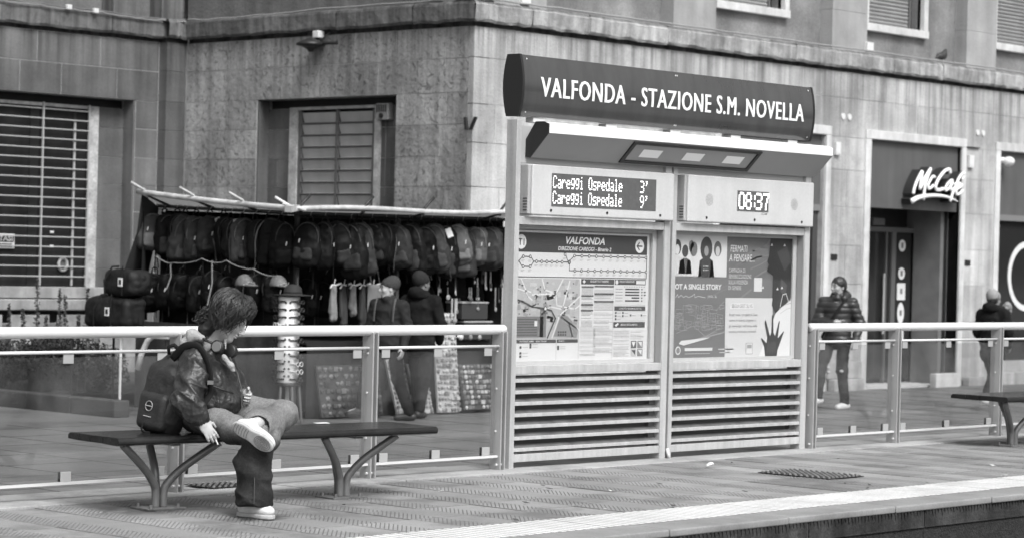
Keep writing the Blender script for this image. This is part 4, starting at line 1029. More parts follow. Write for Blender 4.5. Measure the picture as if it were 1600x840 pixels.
# drawn arcade buildings in white line
r3 = random.Random(9)
for k in range(60):
    u = r3.uniform(.0, .40); v = r3.uniform(.22, .40); a = r3.uniform(.02, .07)
    ln([(u, v), (u+a, v+r3.uniform(-.015, .02)), (u+a, v+.03), (u, v+.035), (u, v)], .0028, .40, 3)
for k in range(9): ln([(.23+k*.022, .26+.002*k), (.23+k*.022, .40-.01*k)], .003, .42, 3)
ln([(.02, .20), (.16, .26), (.26, .17), (.38, .24)], .003, .42, 3)
pl([(.04, .115), (.06, .14), (.3, .165), (.26, .15), (.08, .10)], .62, 4); ln([(.1, .13), (.4, .2), (.55, .27)], .012, .3, 3)
q.disc(.035*W, .06*Hh, .035, .62, 4, 18); q.disc(.035*W, .06*Hh, .024, .2, 5, 18)
q.text('DE.HOPE is Here', .08*W, .055*Hh, .32*W, .085*Hh, .66, 4, .02) if False else rc(.09, .055, .32, .08, .6, 4)
rc(.09, .03, .30, .035, .45, 4); rc(.37, .06, .5, .07, .5, 4); rc(.38, .035, .47, .042, .5, 4)
# pale panel with text
pl([(.425, 0), (.42, .49), (.83, .49), (.85, .0)], .56, 4); pl([(.46, .40), (.47, .445), (.66, .445), (.665, .40)], .68, 5); q.text('SEGUI GEST SU IG', .475*W, .408*Hh, .655*W, .438*Hh, .10, 6)
for k, s in enumerate(('Scopri tutti i progetti di Gest', 'contro la violenza di genere e', 'gli stereotipi, nell\'ottica delle', 'attivita promosse nel tram')): q.text(s, .455*W, (.335-k*.047)*Hh, (.70-.01*(k % 2))*W, (.362-k*.047)*Hh, .16, 6)
rc(.605, .02, .665, .115, .25, 5); rc(.609, .024, .661, .111, .60, 6); rc(.615, .07, .655, .10, .3, 7)
# figure at the right edge in a white top with a dark painted hand
pl([(.80, 1), (.79, .84), (.775, .80), (.79, .77), (.775, .72), (.80, .70), (.83, .68), (.83, .48), (.825, .43), (.86, .36), (.93, .42), (1, .5), (1, 1)], .022, 5)
pl([(.86, .88), (.95, .93), (.99, .80), (.93, .72)], .05, 6); pl([(.90, .66), (.96, .60), (.94, .50), (.90, .55)], .06, 6)
pl([(.86, .36), (.91, .41), (1, .48), (1, .0), (.72, .0), (.78, .15)], .66, 6); ln([(.90, .42), (.92, .52), (.95, .53), (.975, .46)], .008, .6, 7); ln([(.89, .40), (.95, .44), (1, .45)], .005, .3, 7); ln([(.9, .36), (.96, .40), (1, .41)], .004, .4, 7)
hand = [(.775, .0), (.765, .08), (.735, .15), (.742, .155), (.785, .11), (.79, .16), (.765, .28), (.772, .31), (.785, .27), (.815, .17), (.825, .20), (.828, .345), (.84, .35), (.845, .20), (.86, .17), (.89, .29), (.90, .30), (.895, .25), (.885, .15), (.935, .21), (.94, .205), (.90, .09), (.885, .05), (.88, .0)]
pl(hand, .03, 7)
for k in range(10): ln([(.79+.008*k, .02+.01*(k % 3)), (.795+.008*k, .12)], .003, .12, 8)
for u, v in ((.80, .93), (.915, .93), (.86, .56), (.90, .57), (.73, .57)): q.poly([T(u, v), T(u+.02, v), T(u+.012, v+.022)], .68, 8)
q.build('campaign_poster', kz, lambda u, v, l: (PX2+u, PY-l, PZ2+v))

# ================================================================== GLASS RAILINGS
m_rail_ = mat('handrail_satin', .62, .28, spec=.6, var=.04, vscale=6); m_post = mat('railing_post', .36, .35, metal=.25, var=.08, vscale=5); m_rod = mat('railing_rod', .58, .35); m_clip = mat('glass_clip', .34, .4)
m_glass = glass_mat('railing_glass', .87, .024, vary=.9)
RY = 12.5
def railing(label, x0, x1, posts, ends, clips):
    t = thing('glass_railing', label, 'railing', ((x0+x1)/2, RY, 0), 'glass railings along the platform back')
    b = MB(); pts = [(x0, RY, 1.062)]+[(x, RY, 1.062) for x in np.linspace(x0+.03, x1-.03, 8)]+[(x1, RY, 1.062)]
    rs = [.037]*len(pts)
    if ends[0]: pts = [(x0-.025, RY, 1.062), (x0-.012, RY, 1.062)]+pts; rs = [.012, .03]+rs
    if ends[1]: pts = pts+[(x1+.012, RY, 1.062), (x1+.025, RY, 1.062)]; rs = rs+[.03, .012]
    b.tube(pts, rs, 20); b.build('handrail', m_rail_, t, smooth=True)
    for x in posts:
        for dx in ((-.027, .018) if x > -99 else ()):
            b = MB(); b.box(x+dx, x+dx+.014, RY-.052, RY+.058, -.0, 1.05); p = b.build('post_plate', m_post, t, bevel=.003)
        for z in (.3, .62, .9): b = MB(); b.tube([(x-.034, RY, z), (x-.026, RY, z)], .008, 8); b.build('bolt', m_rod, t)
        b = MB(); b.tube([(x-.04, RY-.02, .05), (x+.05, RY-.02, .05)], .009, 8); b.build('bolt', m_rod, t)
    bays = sorted(posts)
    for a, c in zip(bays, bays[1:]):
        b = MB(); b.tube([(a+.034, RY-.012, .938), (c-.03, RY-.012, .938)], .011, 10); b.build('rod', m_rod, t, smooth=True)
        b = MB(); b.box(a+.034, c-.029, RY-.03, RY+.0, .105, .121); b.build('base_bar', m_rod, t)
        b = MB(); b.box(a+.06, c-.05, RY-.004, RY+.004, .14, .905); b.build('glass_pane', m_glass, t)
        for u in clips:
            xc = a+.14+(c-a-.28)*u
            b = MB(); b.box(xc-.04, xc+.04, RY-.014, RY-.0045, .866, .930); b.build('glass_clip', m_clip, t, bevel=.003)
            b = MB(); b.box(xc-.04, xc+.04, RY-.014, RY-.0045, .122, .185); b.build('glass_clip', m_clip, t, bevel=.003)
            b = MB(); b.box(xc-.045, xc-.022, RY+.0045, RY+.012, .122, .185); b.build('glass_clip', m_black, t)
    return t
railing('long glass railing behind the seated person, left of the kiosk', 3.0, 13.43, [3.25, 5.0, 6.75, 8.51, 10.30, 12.055, 13.40], (0, 1), (0, .5, 1))
railing('glass railing right of the kiosk running behind the second bench', 17.34, 29.2, [17.375, 18.665, 20.405, 22.15, 23.9, 25.65, 27.4, 29.15], (0, 0), (0, .5, 1))

# ================================================================== BENCHES
m_slat = mat('bench_plank', .018, .24, var=.4, vscale=5, fine=.3, fscale=160, spec=.35); m_leg = mat('bench_tube', .16, .36, metal=.35, var=.15, vscale=8); m_leg2 = mat('bench_plate', .12, .6, var=.3, vscale=20)
def bench(label, P0, ang, L=2.49, Wd=.57):
    """P0: front left corner on the ground plan; ang: direction of the front edge"""
    ux = Vector((math.cos(ang), math.sin(ang), 0)); uy = Vector((-math.sin(ang), math.cos(ang), 0)); base = Vector((P0[0], P0[1], 0))
    def w(a, b_, z): return base+ux*a+uy*b_+Vector((0, 0, z))
    t = thing('platform_bench', label, 'bench', w(L/2, Wd/2, 0), 'benches on the platform')
    ys = [(.035, .175), (.181, .31), (.316, .445), (.451, Wd)]
    for k, (a, c) in enumerate(ys):
        b = MB()
        if k == 0:
            prof = [(.0, .428)]+[(.024-.024*math.cos(th), .445-.0+.025*math.sin(th)) for th in np.linspace(-.9, 1.57, 7)]+[(c, .47), (c, .425), (.02, .42)]
        elif k == 3: prof = [(a, .47), (c-.02, .468), (c, .455), (c, .43), (a, .425)]
        else: prof = [(a, .47), (c, .47), (c, .425), (a, .425)]
        prof = prof[::-1]
        b.prism([w(0, y, z) for y, z in prof], ux*L); b.build('seat_plank', m_slat, t, bevel=.004)
    b = MB()
    for u in (.46, 1.88): b.obox(w(u, Wd/2+.02, .412), ux*.03, uy*(Wd/2-.05), (0, 0, .007))
    b.build('cross_bar', m_leg2, t)
    for u, tops in ((.47, ((.10, .10), (.80, .10), (.50, .44))), (1.90, ((1.62, .10), (2.22, .10), (1.86, .44)))):
        c0 = Vector((u, .27))
        b = MB(); b.obox(w(u, .27, .008), ux*.14, uy*.10, (0, 0, .006)); pl_ = b.build('foot_plate', m_leg2, t)
        for da, db in ((-.1, -.07), (.1, -.07), (-.1, .07), (.1, .07)): b = MB(); b.cyl(w(u+da, .27+db, .012), w(u+da, .27+db, .036), .011, 6); b.build('bolt', m_leg, pl_)
        for ta, tb in tops:
            d = Vector((ta-u, tb-.27)); s = d.normalized()*.032
            b = MB(); path = smooth_path([tuple(w(u+s.x, .27+s.y, .01)), tuple(w(u+s.x, .27+s.y, .10)), tuple(w(u+s.x+d.x*.06, .27+s.y+d.y*.06, .16)), tuple(w(u+d.x*.42, .27+d.y*.42, .262)), tuple(w(ta, tb, .415))], 5)
            b.tube(path, .0255, 12); b.build('leg', m_leg, t, smooth=True)
    return t
bn = math.atan2(11.345-11.575, 11.58-9.10)
bench('dark plank bench with branching steel legs, the seated person on it', (9.10, 11.575), bn)
bench('dark plank bench cut off by the right edge, in front of the right railing', (18.97, 11.50), bn+.03, 2.49, .62)
# drain covers
m_iron = mat('cast_iron', .20, .6, var=.3, vscale=20)
def grate(label, x0, x1, y0, y1, z):
    t = thing('drain_cover', label, 'drain cover', ((x0+x1)/2, (y0+y1)/2, z), 'drain covers')
    b = MB(); b.box(x0, x1, y0, y1, z-.002, z+.003); b.build('plate', m_black, t)
    c = x0-y1+.05
    while c < x1-y0-.03:                               # diagonal ribs
        xa = max(x0+.01, y0+.01+c); xb = min(x1-.01, y1-.01+c)
        if xb-xa > .02: b = MB(); b.tube([(xa, xa-c, z+.006), (xb, xb-c, z+.006)], .0095, 6); b.build('bar', m_iron, t)
        c += .052
grate('ribbed iron drain cover in the paving in front of the kiosk', 15.02, 15.48, 10.62, 11.28, .008)
grate('ribbed iron drain cover at the foot of the left railing', 10.62, 10.98, 12.50, 12.80, .016)

# ================================================================== MARKET STALL in front of the side wall
m_cloth_dk = mat('black_tarpaulin', .010, .9, var=.3, vscale=3, bump=.3, bscale=12); m_awn = mat('awning_cloth', .14, .8, var=.15, vscale=2)
def make_translucent(m, amt):                          # thin cloth lets daylight through
    nt = m.node_tree; N = nt.nodes; L = nt.links; b_ = N['Principled BSDF']; out = N['Material Output']; tl = N.new('ShaderNodeBsdfTranslucent'); tl.inputs[0].default_value = (.45, .45, .45, 1); mx = N.new('ShaderNodeMixShader'); mx.inputs[0].default_value = amt
    L.new(b_.outputs[0], mx.inputs[1]); L.new(tl.outputs[0], mx.inputs[2]); L.new(mx.outputs[0], out.inputs['Surface'])
make_translucent(m_awn, .28)
m_pole = mat('wrapped_pole', .46, .6, var=.25, vscale=9, streak=.2); m_dkbar = mat('dark_bar', .02, .5); m_wht = mat('stall_white', .6, .5); m_chrome = mat('hook_wire', .35, .3, metal=.6)
stall = thing('market_stall', 'dark market stall with pale awning poles in front of the building corner', 'market stall', (20.9, 22.2, ZS))
C0 = Vector((18.80, 20.80, 2.10)); CL = Vector((18.80, 23.60, 2.29)); CR = Vector((23.02, 20.80, 2.185))
def lerp(a, b, t): return Vector(a)*(1-t)+Vector(b)*t
b = MB(); b.tube([lerp(CL, C0, t)+Vector((0, 0, -.015*math.sin(math.pi*t))) for t in np.linspace(-.02, 1.0, 9)], .034, 10); b.build('awning_pole', m_pole, stall, smooth=True)
b = MB(); b.tube([lerp(C0, CR, t)+Vector((0, 0, .02*math.sin(2.4*math.pi*t))) for t in np.linspace(.0, 1.0, 11)], .03, 10); b.build('awning_pole', m_pole, stall, smooth=True)
b = MB(); b.obox(C0+Vector((-.02, .02, 0)), (.09, .03, .01), (-.01, .05, 0), (0, 0, .035)); b.tube([C0+Vector((-.1, .1, .05)), C0+Vector((0, 0, .02)), C0+Vector((.1, -.08, -.02))], .016, 6); b.build('corner_clamp', m_grille, stall)
IL0, IL1 = Vector((19.2, 21.2, 2.05)), Vector((19.2, 23.75, 2.13)); IR1 = Vector((23.0, 21.2, 2.08))
b = MB(); b.tube([IL0, IL1], .022, 6); b.tube([IL0, IR1], .022, 6); b.tube([IL0+Vector((.5, .6, -.02)), IR1+Vector((0, .6, -.02))], .02, 6); b.build('hanging_rail', m_dkbar, stall)
# sloping awning flaps and the roof behind them
b = MB(); b.sheet([[lerp(C0, CL, t)+Vector((.01, 0, -.02)), lerp(IL0, IL1, t)+Vector((0, 0, .028))] for t in np.linspace(0, 1, 8)]); b.build('awning_flap', m_awn, stall)
b = MB(); b.sheet([[lerp(C0, CR, t)+Vector((0, .01, -.02)), lerp(IL0, IR1, t)+Vector((0, 0, .028))] for t in np.linspace(0, 1, 8)]); b.build('awning_flap', m_awn, stall)
b = MB(); b.sheet([[(x, y, 2.09+.0*x+(.04 if 20 < x < 22 else 0)) for x in (19.2, 20.4, 21.7, 23.0)] for y in (21.2, 22.4, 23.75)]); b.build('roof_cloth', m_cloth_dk, stall, solid=.008)
for k, t in enumerate((.03, .36, .68, .97)):
    a = lerp(CL, C0, t); c = lerp(IL1, IL0, t)+Vector((0, -.15, 0)); b = MB(); b.tube([a+Vector((0, 0, -.02)), c], .018, 6); b.build('awning_rafter', m_dkbar, stall)
    b = MB(); b.tube([a+Vector((.03, 0, -.05)), a+Vector((-.01, 0, .03)), a+Vector((-.06, .03, .06)), a+Vector((-.16, .08, .12))], .016, 6); b.build('spring_clamp', m_grille if k < 3 else m_wht, stall, smooth=True)
for k, t in enumerate((.02, .26, .50, .82)):
    a = lerp(C0, CR, t); c = lerp(IL0, IR1, t)+Vector((.1, .1, 0)); b = MB(); b.tube([a+Vector((0, 0, -.02)), c], .018, 6); b.build('awning_rafter', m_dkbar, stall)
    b = MB(); b.tube([a+Vector((-.03, 0, -.05)), a+Vector((0, 0, .03)), a+Vector((.03, -.01, .07)), a+Vector((.11, -.04, .16))], .017, 6); b.build('spring_clamp', m_black, stall, smooth=True)
for p in ((19.25, 21.25), (19.25, 23.7), (22.92, 21.25), (22.92, 23.7), (20.9, 21.25)):
    b = MB(); b.box(p[0]-.022, p[0]+.022, p[1]-.022, p[1]+.022, ZS+.005, 2.06); b.build('stall_post', m_dkbar if p != (20.9, 21.25) else mat('grey_pole', .09, .5), stall)
def wavy(p0, p1, z0, z1, seed, amp=.035, n=26, nz=8):
    rr = random.Random(seed); ph = rr.uniform(0, 6); p0 = Vector(p0); p1 = Vector(p1); d = (p1-p0).normalized(); nn = Vector((-d.y, d.x, 0)); rows = []
    for j in range(nz+1):
        z = z0+(z1-z0)*j/nz; rows.append([tuple(p0.lerp(p1, i/n)+nn*amp*(1-.6*j/nz)*math.sin(ph+i*.9+1.3*math.sin(i*.37+ph))+Vector((0, 0, z))) for i in range(n+1)])
    b = MB(); b.sheet(rows); return b
wavy((19.3, 23.72, 0), (22.95, 23.72, 0), ZS, 2.08, 1).build('back_cloth', m_cloth_dk, stall, smooth=True)
wavy((22.93, 21.4, 0), (22.93, 23.7, 0), ZS, 2.08, 2).build('back_cloth', m_cloth_dk, stall, smooth=True)
wavy((19.9, 22.3, 0), (22.9, 22.3, 0), ZS, 2.04, 3).build('inner_cloth', m_cloth_dk, stall, smooth=True)
wavy((19.32, 21.25, 0), (19.32, 23.7, 0), ZS, 1.75, 4).build('side_cloth', m_cloth_dk, stall, smooth=True)
b = wavy((18.86, 23.62, 0), (19.25, 24.0, 0), .72, 2.24, 5, .03, 10); b.build('end_cloth', m_cloth_dk, stall, smooth=True)
b = MB(); b.sheet([[(18.82, 23.6, 2.26), (19.2, 23.75, 2.12)], [(18.84, 23.7, 1.8), (19.2, 23.8, 1.7)], [(18.80, 23.9, 1.3), (19.2, 23.95, 1.2)], [(18.7, 24.15, .75), (19.2, 24.1, .7)]]); b.build('end_cloth', m_cloth_dk, stall, smooth=True, solid=.01)
# table under the goods at the front
b = MB(); b.box(19.4, 22.9, 21.22, 22.25, .52, .56); tt = b.build('table_top', m_dkbar, stall)
wavy((19.4, 21.2, 0), (22.9, 21.2, 0), ZS+.01, .55, 6, .03, 40).build('table_cloth', m_cloth_dk, stall, smooth=True)

# ---- backpacks
BAGM = {}
def bagm(g):
    k = round(g, 3)
    if k not in BAGM: BAGM[k] = mat('nylon_%d' % int(k*1000), k*(.20 if k < .04 else .58), .6, var=.2, vscale=9, bump=.15, bscale=45, spec=.10)
    return BAGM[k]
m_strap = mat('webbing', .013, .8, spec=.15); m_zip = mat('zip_pull', .6, .4); m_tag = mat('paper_tag', .7, .6)
def backpack(pos, yaw, lean, g, g2, seed, label, cat='backpack', group='backpacks hanging on the stall', w=.30, h=.52, d=.17, tagged=False, flap=False, parts=True, name='backpack'):
    """hangs from pos; local x width, y depth (front -y), z up"""
    rr = random.Random(seed)
    E = (Matrix.Rotation(yaw, 3, 'Z') @ Matrix.Rotation(lean, 3, 'Y') @ Matrix.Rotation(rr.uniform(-.10, .18), 3, 'X'))
    A = np.array(E.transposed()); P0 = Vector(pos)
    t = thing(name, label, cat, P0, group)
    L = lambda x, y, z: P0 + E @ Vector((x, y, z))
    z0 = -.07
    s = SDF((-.24, -.24, -h-.16), (.24, .2, .03), .0135)
    sk = rr.uniform(-.05, .05)
    s.rbox((sk*.3, 0, z0-h*.56), (w/2, d/2*.75, h*.44), .06)
    s.ell((sk, -d*.10, z0-h*.66), (w*.52, d*.58, h*.36), k=.07).ell((0, 0, z0-h*.22), (w*.40, d*.40, h*.27), k=.07).cap((0, d*.2, z0-.02), (0, d*.1, z0-h*.3), w*.16, w*.3, k=.06)
    s.rbox((0, 0, z0+.02), (w*.6, d, .03), .02, sub=True, k=.03)
    V, F = s.mesh(); sd = seed*3.7
    dsp = lambda P, N: .016*vnoise(P*7+sd)+.014*(ridged(P*np.array([11, 11, 6])+sd, 1., 3)-.5)+.006*vnoise(P*24+sd)
    np_mesh('body', V, F, bagm(g), t, frame=(A, P0), disp=dsp)
    s = SDF((-.22, -.30, -h-.14), (.22, .02, -.06), .0135)
    s.rbox((sk, -d*.46, z0-h*.74), (w*rr.uniform(.30, .40), d*.26, h*rr.uniform(.14, .22)), .04)
    V, F = s.mesh(); np_mesh('front_pocket', V, F, bagm(g2), t, frame=(A, P0), disp=lambda P, N: .010*vnoise(P*12+sd+5)+.008*(ridged(P*15+sd, 1., 8)-.5))
    b = MB()
    b.tube([L(x, y, z) for x, y, z in smooth_path([(-.035, d*.35, z0-.02), (-.03, d*.35, z0+.035), (0, d*.35, z0+.06), (.03, d*.35, z0+.035), (.035, d*.35, z0-.02)], 3)], .009, 6); b.build('handle', m_strap, t, smooth=True)
    b = MB(); b.tube([L(0, d*.35, z0+.06), L(0, d*.3, .0), L(.01, d*.2, .03), L(.02, d*.3, .05)], .004, 5); b.build('hook', m_chrome, t)
    for sg in (-1, 1):
        b = MB(); pts = [L(x, y, z) for x, y, z in smooth_path([(sg*.06, d*.42, z0-.03), (sg*.10, d*.65, z0-.12), (sg*.12, d*.70, z0-h*.5), (sg*.12, d*.55, z0-h*.8), (sg*.12+.01, d*.4, z0-h-rr.uniform(.04, .30))], 3)]
        b.tube(pts, [.020]*9+[.010]*(len(pts)-9), 6, True, 0, .3); b.build('strap', bagm(.20) if rr.random() < .3 else m_strap, t, smooth=True)
    b = MB(); x = rr.uniform(-.1, .1)
    b.obox(L(x, -d*.62-.02, z0-h*.46), E @ Vector((.006, 0, .001)), E @ Vector((0, .004, 0)), E @ Vector((.004, 0, .022))); b.build('zip_pull', m_zip, t)
    # zip line around the top
    b = MB(); b.tube([L(w*.46*math.sin(a), -d*.36, z0-h*.40+h*.36*math.cos(a)) for a in np.linspace(-2.0, 2.0, 15)], .0065, 5); b.build('zip', bagm(min(.3, g*2.2+.02)), t, smooth=True)
    if tagged:
        b = MB(); b.obox(L(rr.uniform(-.05, .08), -d*.62, z0-h*.16), E @ Vector((.035, .006, .012)), E @ Vector((0, .0015, 0)), E @ Vector((-.02, -.004, .055))); b.build('price_tag', m_tag, t)
    if flap:
        s = SDF((-.24, -.22, -h*.62), (.24, .16, .02), .0135); s.rbox((0, -d*.16, z0-h*.22), (w*.54, d*.50, h*.24), .04); V, F = s.mesh(); np_mesh('flap', V, F, bagm(g2), t, frame=(A, P0))
        for sg in (-1, 1):
            b = MB(); b.tube([L(sg*.07, -d*.70, z0-h*.2), L(sg*.075, -d*.78, z0-h*.45), L(sg*.075, -d*.80, z0-h*.62)], .018, 6, True, 0, .3); b.build('buckle_strap', bagm(.12), t)
        b = MB(); b.tube([L(-.12, -d*.84, z0-h*.60), L(.13, -d*.84, z0-h*.59)], .007, 5); b.build('trim', m_zip, t)
    return t
ORD = ['first', 'second', 'third', 'fourth', 'fifth', 'sixth', 'seventh', 'eighth', 'ninth', 'tenth', 'eleventh', 'twelfth', 'thirteenth', 'fourteenth', 'fifteenth', 'sixteenth', 'seventeenth', 'eighteenth', 'nineteenth', 'twentieth', 'twenty-first', 'twenty-second', 'twenty-third']
def shade(g): return 'black' if g < .03 else 'charcoal' if g < .06 else 'dark grey' if g < .11 else 'mid grey'
lg = [.10, .035, .02, .05, .06, .04, .025, .03, .045, .03, .02, .02, .03]
lg2 = [.22, .06, .03, .09, .10, .06, .04, .13, .05, .04, .03, .03, .03]
NL = 12
for k in range(NL):
    t = k/(NL-1); p = lerp(IL1, IL0, t*.95)+Vector((-.12+rng.uniform(-.04, .04), -.05, .0+rng.uniform(-.02, .0)))
    flap = k == 10; tg = k in (5, 7)
    backpack(p, R(-12)+rng.uniform(-.25, .25) if not flap else R(38), rng.uniform(-.16, .10), lg[k], lg2[k], 100+k,
             '%s %s, %s from the stall\'s left end' % (shade(lg[k]), 'flap backpack with two buckle straps' if flap else 'backpack with a white paper tag' if tg else 'backpack', ORD[k]),
             tagged=tg, flap=flap, h=rng.uniform(.44, .60), w=.34 if flap else rng.uniform(.25, .33), d=rng.uniform(.13, .20))
gr_ = [.03, .02, .035, .03, .055, .03, .02, .045, .03, .025, .06, .03, .16, .045, .13, .05, .03, .03, .03]
gr2 = [.05, .03, .05, .04, .10, .04, .03, .08, .06, .03, .09, .05, .26, .15, .22, .06, .04, .04, .03]
NR = 19
for k in range(NR):
    t = (k+.6)/NR; p = lerp(IL0, IR1, t)+Vector((0, -.10+rng.uniform(-.04, .04), rng.uniform(-.03, 0)))
    tg = k in (7, 11)
    backpack(p, R(-52)+rng.uniform(-.3, .3), rng.uniform(-.22, .02), gr_[k], gr2[k], 200+k,
             '%s %s, %s right of the stall\'s corner clamp' % (shade(gr_[k]), 'backpack with a white paper tag' if tg else 'backpack with a pale front pocket' if gr2[k] > .2 else 'backpack', ORD[k]),
             tagged=tg, h=rng.uniform(.46, .66), w=rng.uniform(.25, .34), d=rng.uniform(.13, .20))
for k in range(9):                                   # dark lower row
    p = Vector((19.02+rng.uniform(-.03, .03), 23.55-k*.27, 1.42+rng.uniform(-.06, .03)))
    backpack(p, R(-30)+rng.uniform(-.3, .3), rng.uniform(-.06, .06), .018, .022, 300+k, 'black bag in the lower hanging row, %s from the left end of the stall' % ORD[k], 'bag', 'black bags in the lower row', h=.46, w=.29, d=.16, name='hanging_bag')
for k in range(11):                                  # dark bags hanging behind the front row
    p = Vector((19.75+k*.28, 21.62+rng.uniform(-.05, .05), 1.50+rng.uniform(-.16, .05)))
    backpack(p, R(-45)+rng.uniform(-.5, .5), rng.uniform(-.12, .12), .016, .024, 340+k, 'black bag hung behind the front row, %s from the stall\'s corner' % ORD[k], 'bag', 'black bags behind the front row', h=rng.uniform(.4, .55), w=.28, d=.15, name='hanging_bag')
# rope across the left row
rp = [(18.82, 23.3, 1.52), (18.76, 22.9, 1.44), (18.74, 22.35, 1.50), (18.74, 21.9, 1.48), (18.72, 21.4, 1.40), (18.7, 20.95, 1.32)]
b = MB(); b.tube(sag(rp, .03, 5, 4), .007, 6); small('rope', 'pale rope sagging across the left row of backpacks', 'rope', b, mat('rope_pale', .20, .8), rp[0])
for lab, (x, y, z0, z1) in (('pale strap dangling from the rope, left of two', (18.76, 22.95, 1.42, 1.12)), ('pale strap dangling from the rope, right of two', (18.73, 22.15, 1.48, .95))):
    b = MB(); b.tube([(x, y, z0), (x+.01, y, (z0+z1)/2), (x-.03, y+.03, z1)], .009, 6); small('loose_strap', lab, 'strap', b, MATS['rope_pale'], (x, y, z1), 'straps on the rope')
# ---- duffel bags on the folding table left of the stall
m_duf = mat('duffel_nylon', .012, .6, var=.25, vscale=7, bump=.3, bscale=20, spec=.2)
def duffel(c, L_, h, label, seed, tz):
    t = thing('duffel_bag', label, 'duffel bag', (c[0], c[1], c[2]), 'duffel bags on the table')
    s = SDF((-.25, -L_/2-.1, -.05), (.25, L_/2+.1, h+.1), .014); s.rbox((0, 0, h/2), (.17, L_/2, h/2), .09).ell((0, 0, h*.4), (.2, L_*.5, h*.45), k=.05)
    V, F = s.mesh(); np_mesh('body', V, F, m_duf, t, frame=(np.eye(3), c), disp=lambda P, N: .03*vnoise(P*5+seed)+.014*np.abs(vnoise(P*13+seed)))
    for sg in (-.16, .16):
        b = MB(); b.tube([(c[0]-.205, c[1]+sg, c[2]+.02), (c[0]-.215, c[1]+sg, c[2]+h*.6), (c[0]-.15, c[1]+sg*.6, c[2]+h+.03), (c[0]-.1, c[1]+sg*.2, c[2]+h+.035)], .015, 6, True, 0, .4); b.build('strap', m_strap, t)
    b = MB(); b.obox((c[0]-.23, c[1]+tz, c[2]+h*.55), (0, .04, 0), (.003, 0, 0), (0, 0, .05)); b.build('price_tag', m_tag, t)
    b = MB(); b.obox((c[0]-.2345, c[1]+tz, c[2]+h*.55), (0, .022, 0), (.0008, 0, 0), (0, 0, .028)); b.build('print', m_black, t)
duffel((17.98, 22.98, .66), .80, .36, 'large black duffel bag lying on the folding table left of the stall', 3., -.12)
duffel((18.04, 22.86, 1.03), .60, .32, 'black bag stacked on top of the large duffel bag', 8., -.16)
t = thing('folding_table', 'folding table with thin pale legs under the duffel bags', 'table', (18.0, 22.95, ZS))
b = MB(); b.box(17.72, 18.45, 22.45, 23.65, .62, .65); b.build('table_top', m_dkbar, t)
for x, y in ((17.78, 22.62), (17.78, 23.55), (18.4, 22.55), (18.4, 23.55)):
    b = MB(); b.tube([(x, y, ZS+.01), (x, y, .62)], .016, 8); b.build('leg', m_wht if y < 23 and x < 18 else m_dkbar, t)
t = thing('folding_stool', 'folding stool with a bent pale tube beside the folding table', 'stool', (18.0, 22.15, ZS))
b = MB(); b.tube([(17.9, 22.45, .20), (17.9, 22.40, .36), (17.9, 22.28, .54), (17.9, 22.18, .60), (17.95, 21.95, .60)], .034, 8); b.build('frame_tube', m_wht, t, smooth=True)
b = MB(); b.box(17.9, 18.4, 21.7, 22.3, .12, .16); b.build('seat', m_dkbar, t)
for x, y in ((17.93, 21.74), (18.36, 21.74), (17.93, 22.26), (18.36, 22.26)): b = MB(); b.tube([(x, y, ZS+.01), (x, y, .12)], .014, 6); b.build('leg', m_dkbar, t)
b = wavy((18.75, 20.95, 0), (18.85, 23.7, 0), ZS+.01, .72, 9, .03, 40); b.build('skirt_cloth', mat('skirt_cloth', .03, .8, var=.35, vscale=5, fine=.4, fscale=26), stall, smooth=True)

# ---- sunglasses rack at the stall corner
m_rack = mat('rack_white', .66, .5); m_lens = mat('dark_lens', .012, .12)
RX, RYk = 18.68, 20.72
t = thing('sunglasses_rack', 'white cylindrical sunglasses rack on a stand at the stall corner', 'display rack', (RX, RYk, ZS))
b = MB(); b.lathe((RX, RYk, 0), [(.118, .12), (.122, .13), (.122, 1.09), (.118, 1.10)], 24); b.build('drum', m_rack, t, smooth=True)
b = MB()
for z in np.linspace(.2, 1.03, 11):
    for a in (-2.62, -2.22): b.tube([(RX+.121*math.cos(a), RYk+.121*math.sin(a), z), (RX+.126*math.cos(a), RYk+.126*math.sin(a), z)], .013, 8)
b.build('peg_hole', m_black, t)
b = MB(); b.tube([(RX, RYk, ZS+.02), (RX, RYk, .13)], .022, 8); b.build('stand', m_grille, t)
b = MB(); b.lathe((RX, RYk, 0), [(.15, .085), (.155, .10), (.15, .12)], 24); b.build('base_ring', m_black, t)
for a in (-2.9, -1.9, -.8, .3, 1.4):
    b = MB(); b.tube([(RX+.13*math.cos(a), RYk+.13*math.sin(a), .10), (RX+.17*math.cos(a), RYk+.17*math.sin(a), ZS+.01)], .016, 6); b.build('stand_leg', mat('rack_leg', .12, .5), t)
sgl = None
def specs(z, a, white, label):
    c = Vector((RX+.128*math.cos(a), RYk+.128*math.sin(a), z)); n_ = Vector((math.cos(a), math.sin(a), 0)); tt_ = Vector((-math.sin(a), math.cos(a), 0))
    t = thing('sunglasses', label, 'sunglasses', c, 'sunglasses on the rack'); m = m_wht if white else m_black
    b = MB()
    for s in (-.034, .034): b.tube([c+n_*.028+tt_*s+n_*-.002, c+n_*.034+tt_*s], .026, 10)
    b.build('lens', m_lens, t)
    b = MB()
    for s in (-.034, .034): b.tube([c+n_*.036+tt_*(s+.029*math.cos(q))+Vector((0, 0, .025*math.sin(q))) for q in np.linspace(0, 2*math.pi, 13)], .006, 5, False)
    b.tube([c+n_*.036+tt_*-.008, c+n_*.036+tt_*.008], .006, 5)
    for s in (-.066, .066): b.tube([c+n_*.034+tt_*s, c-n_*.0+tt_*s*.95], .005, 5)
    ap = -2.62 if a < -2.39 else -2.16; b.tube([Vector((RX+.130*math.cos(q), RYk+.130*math.sin(q), z+.006)) for q in np.linspace(a, ap, 5)], .008, 5)
    b.build('frame', m, t)
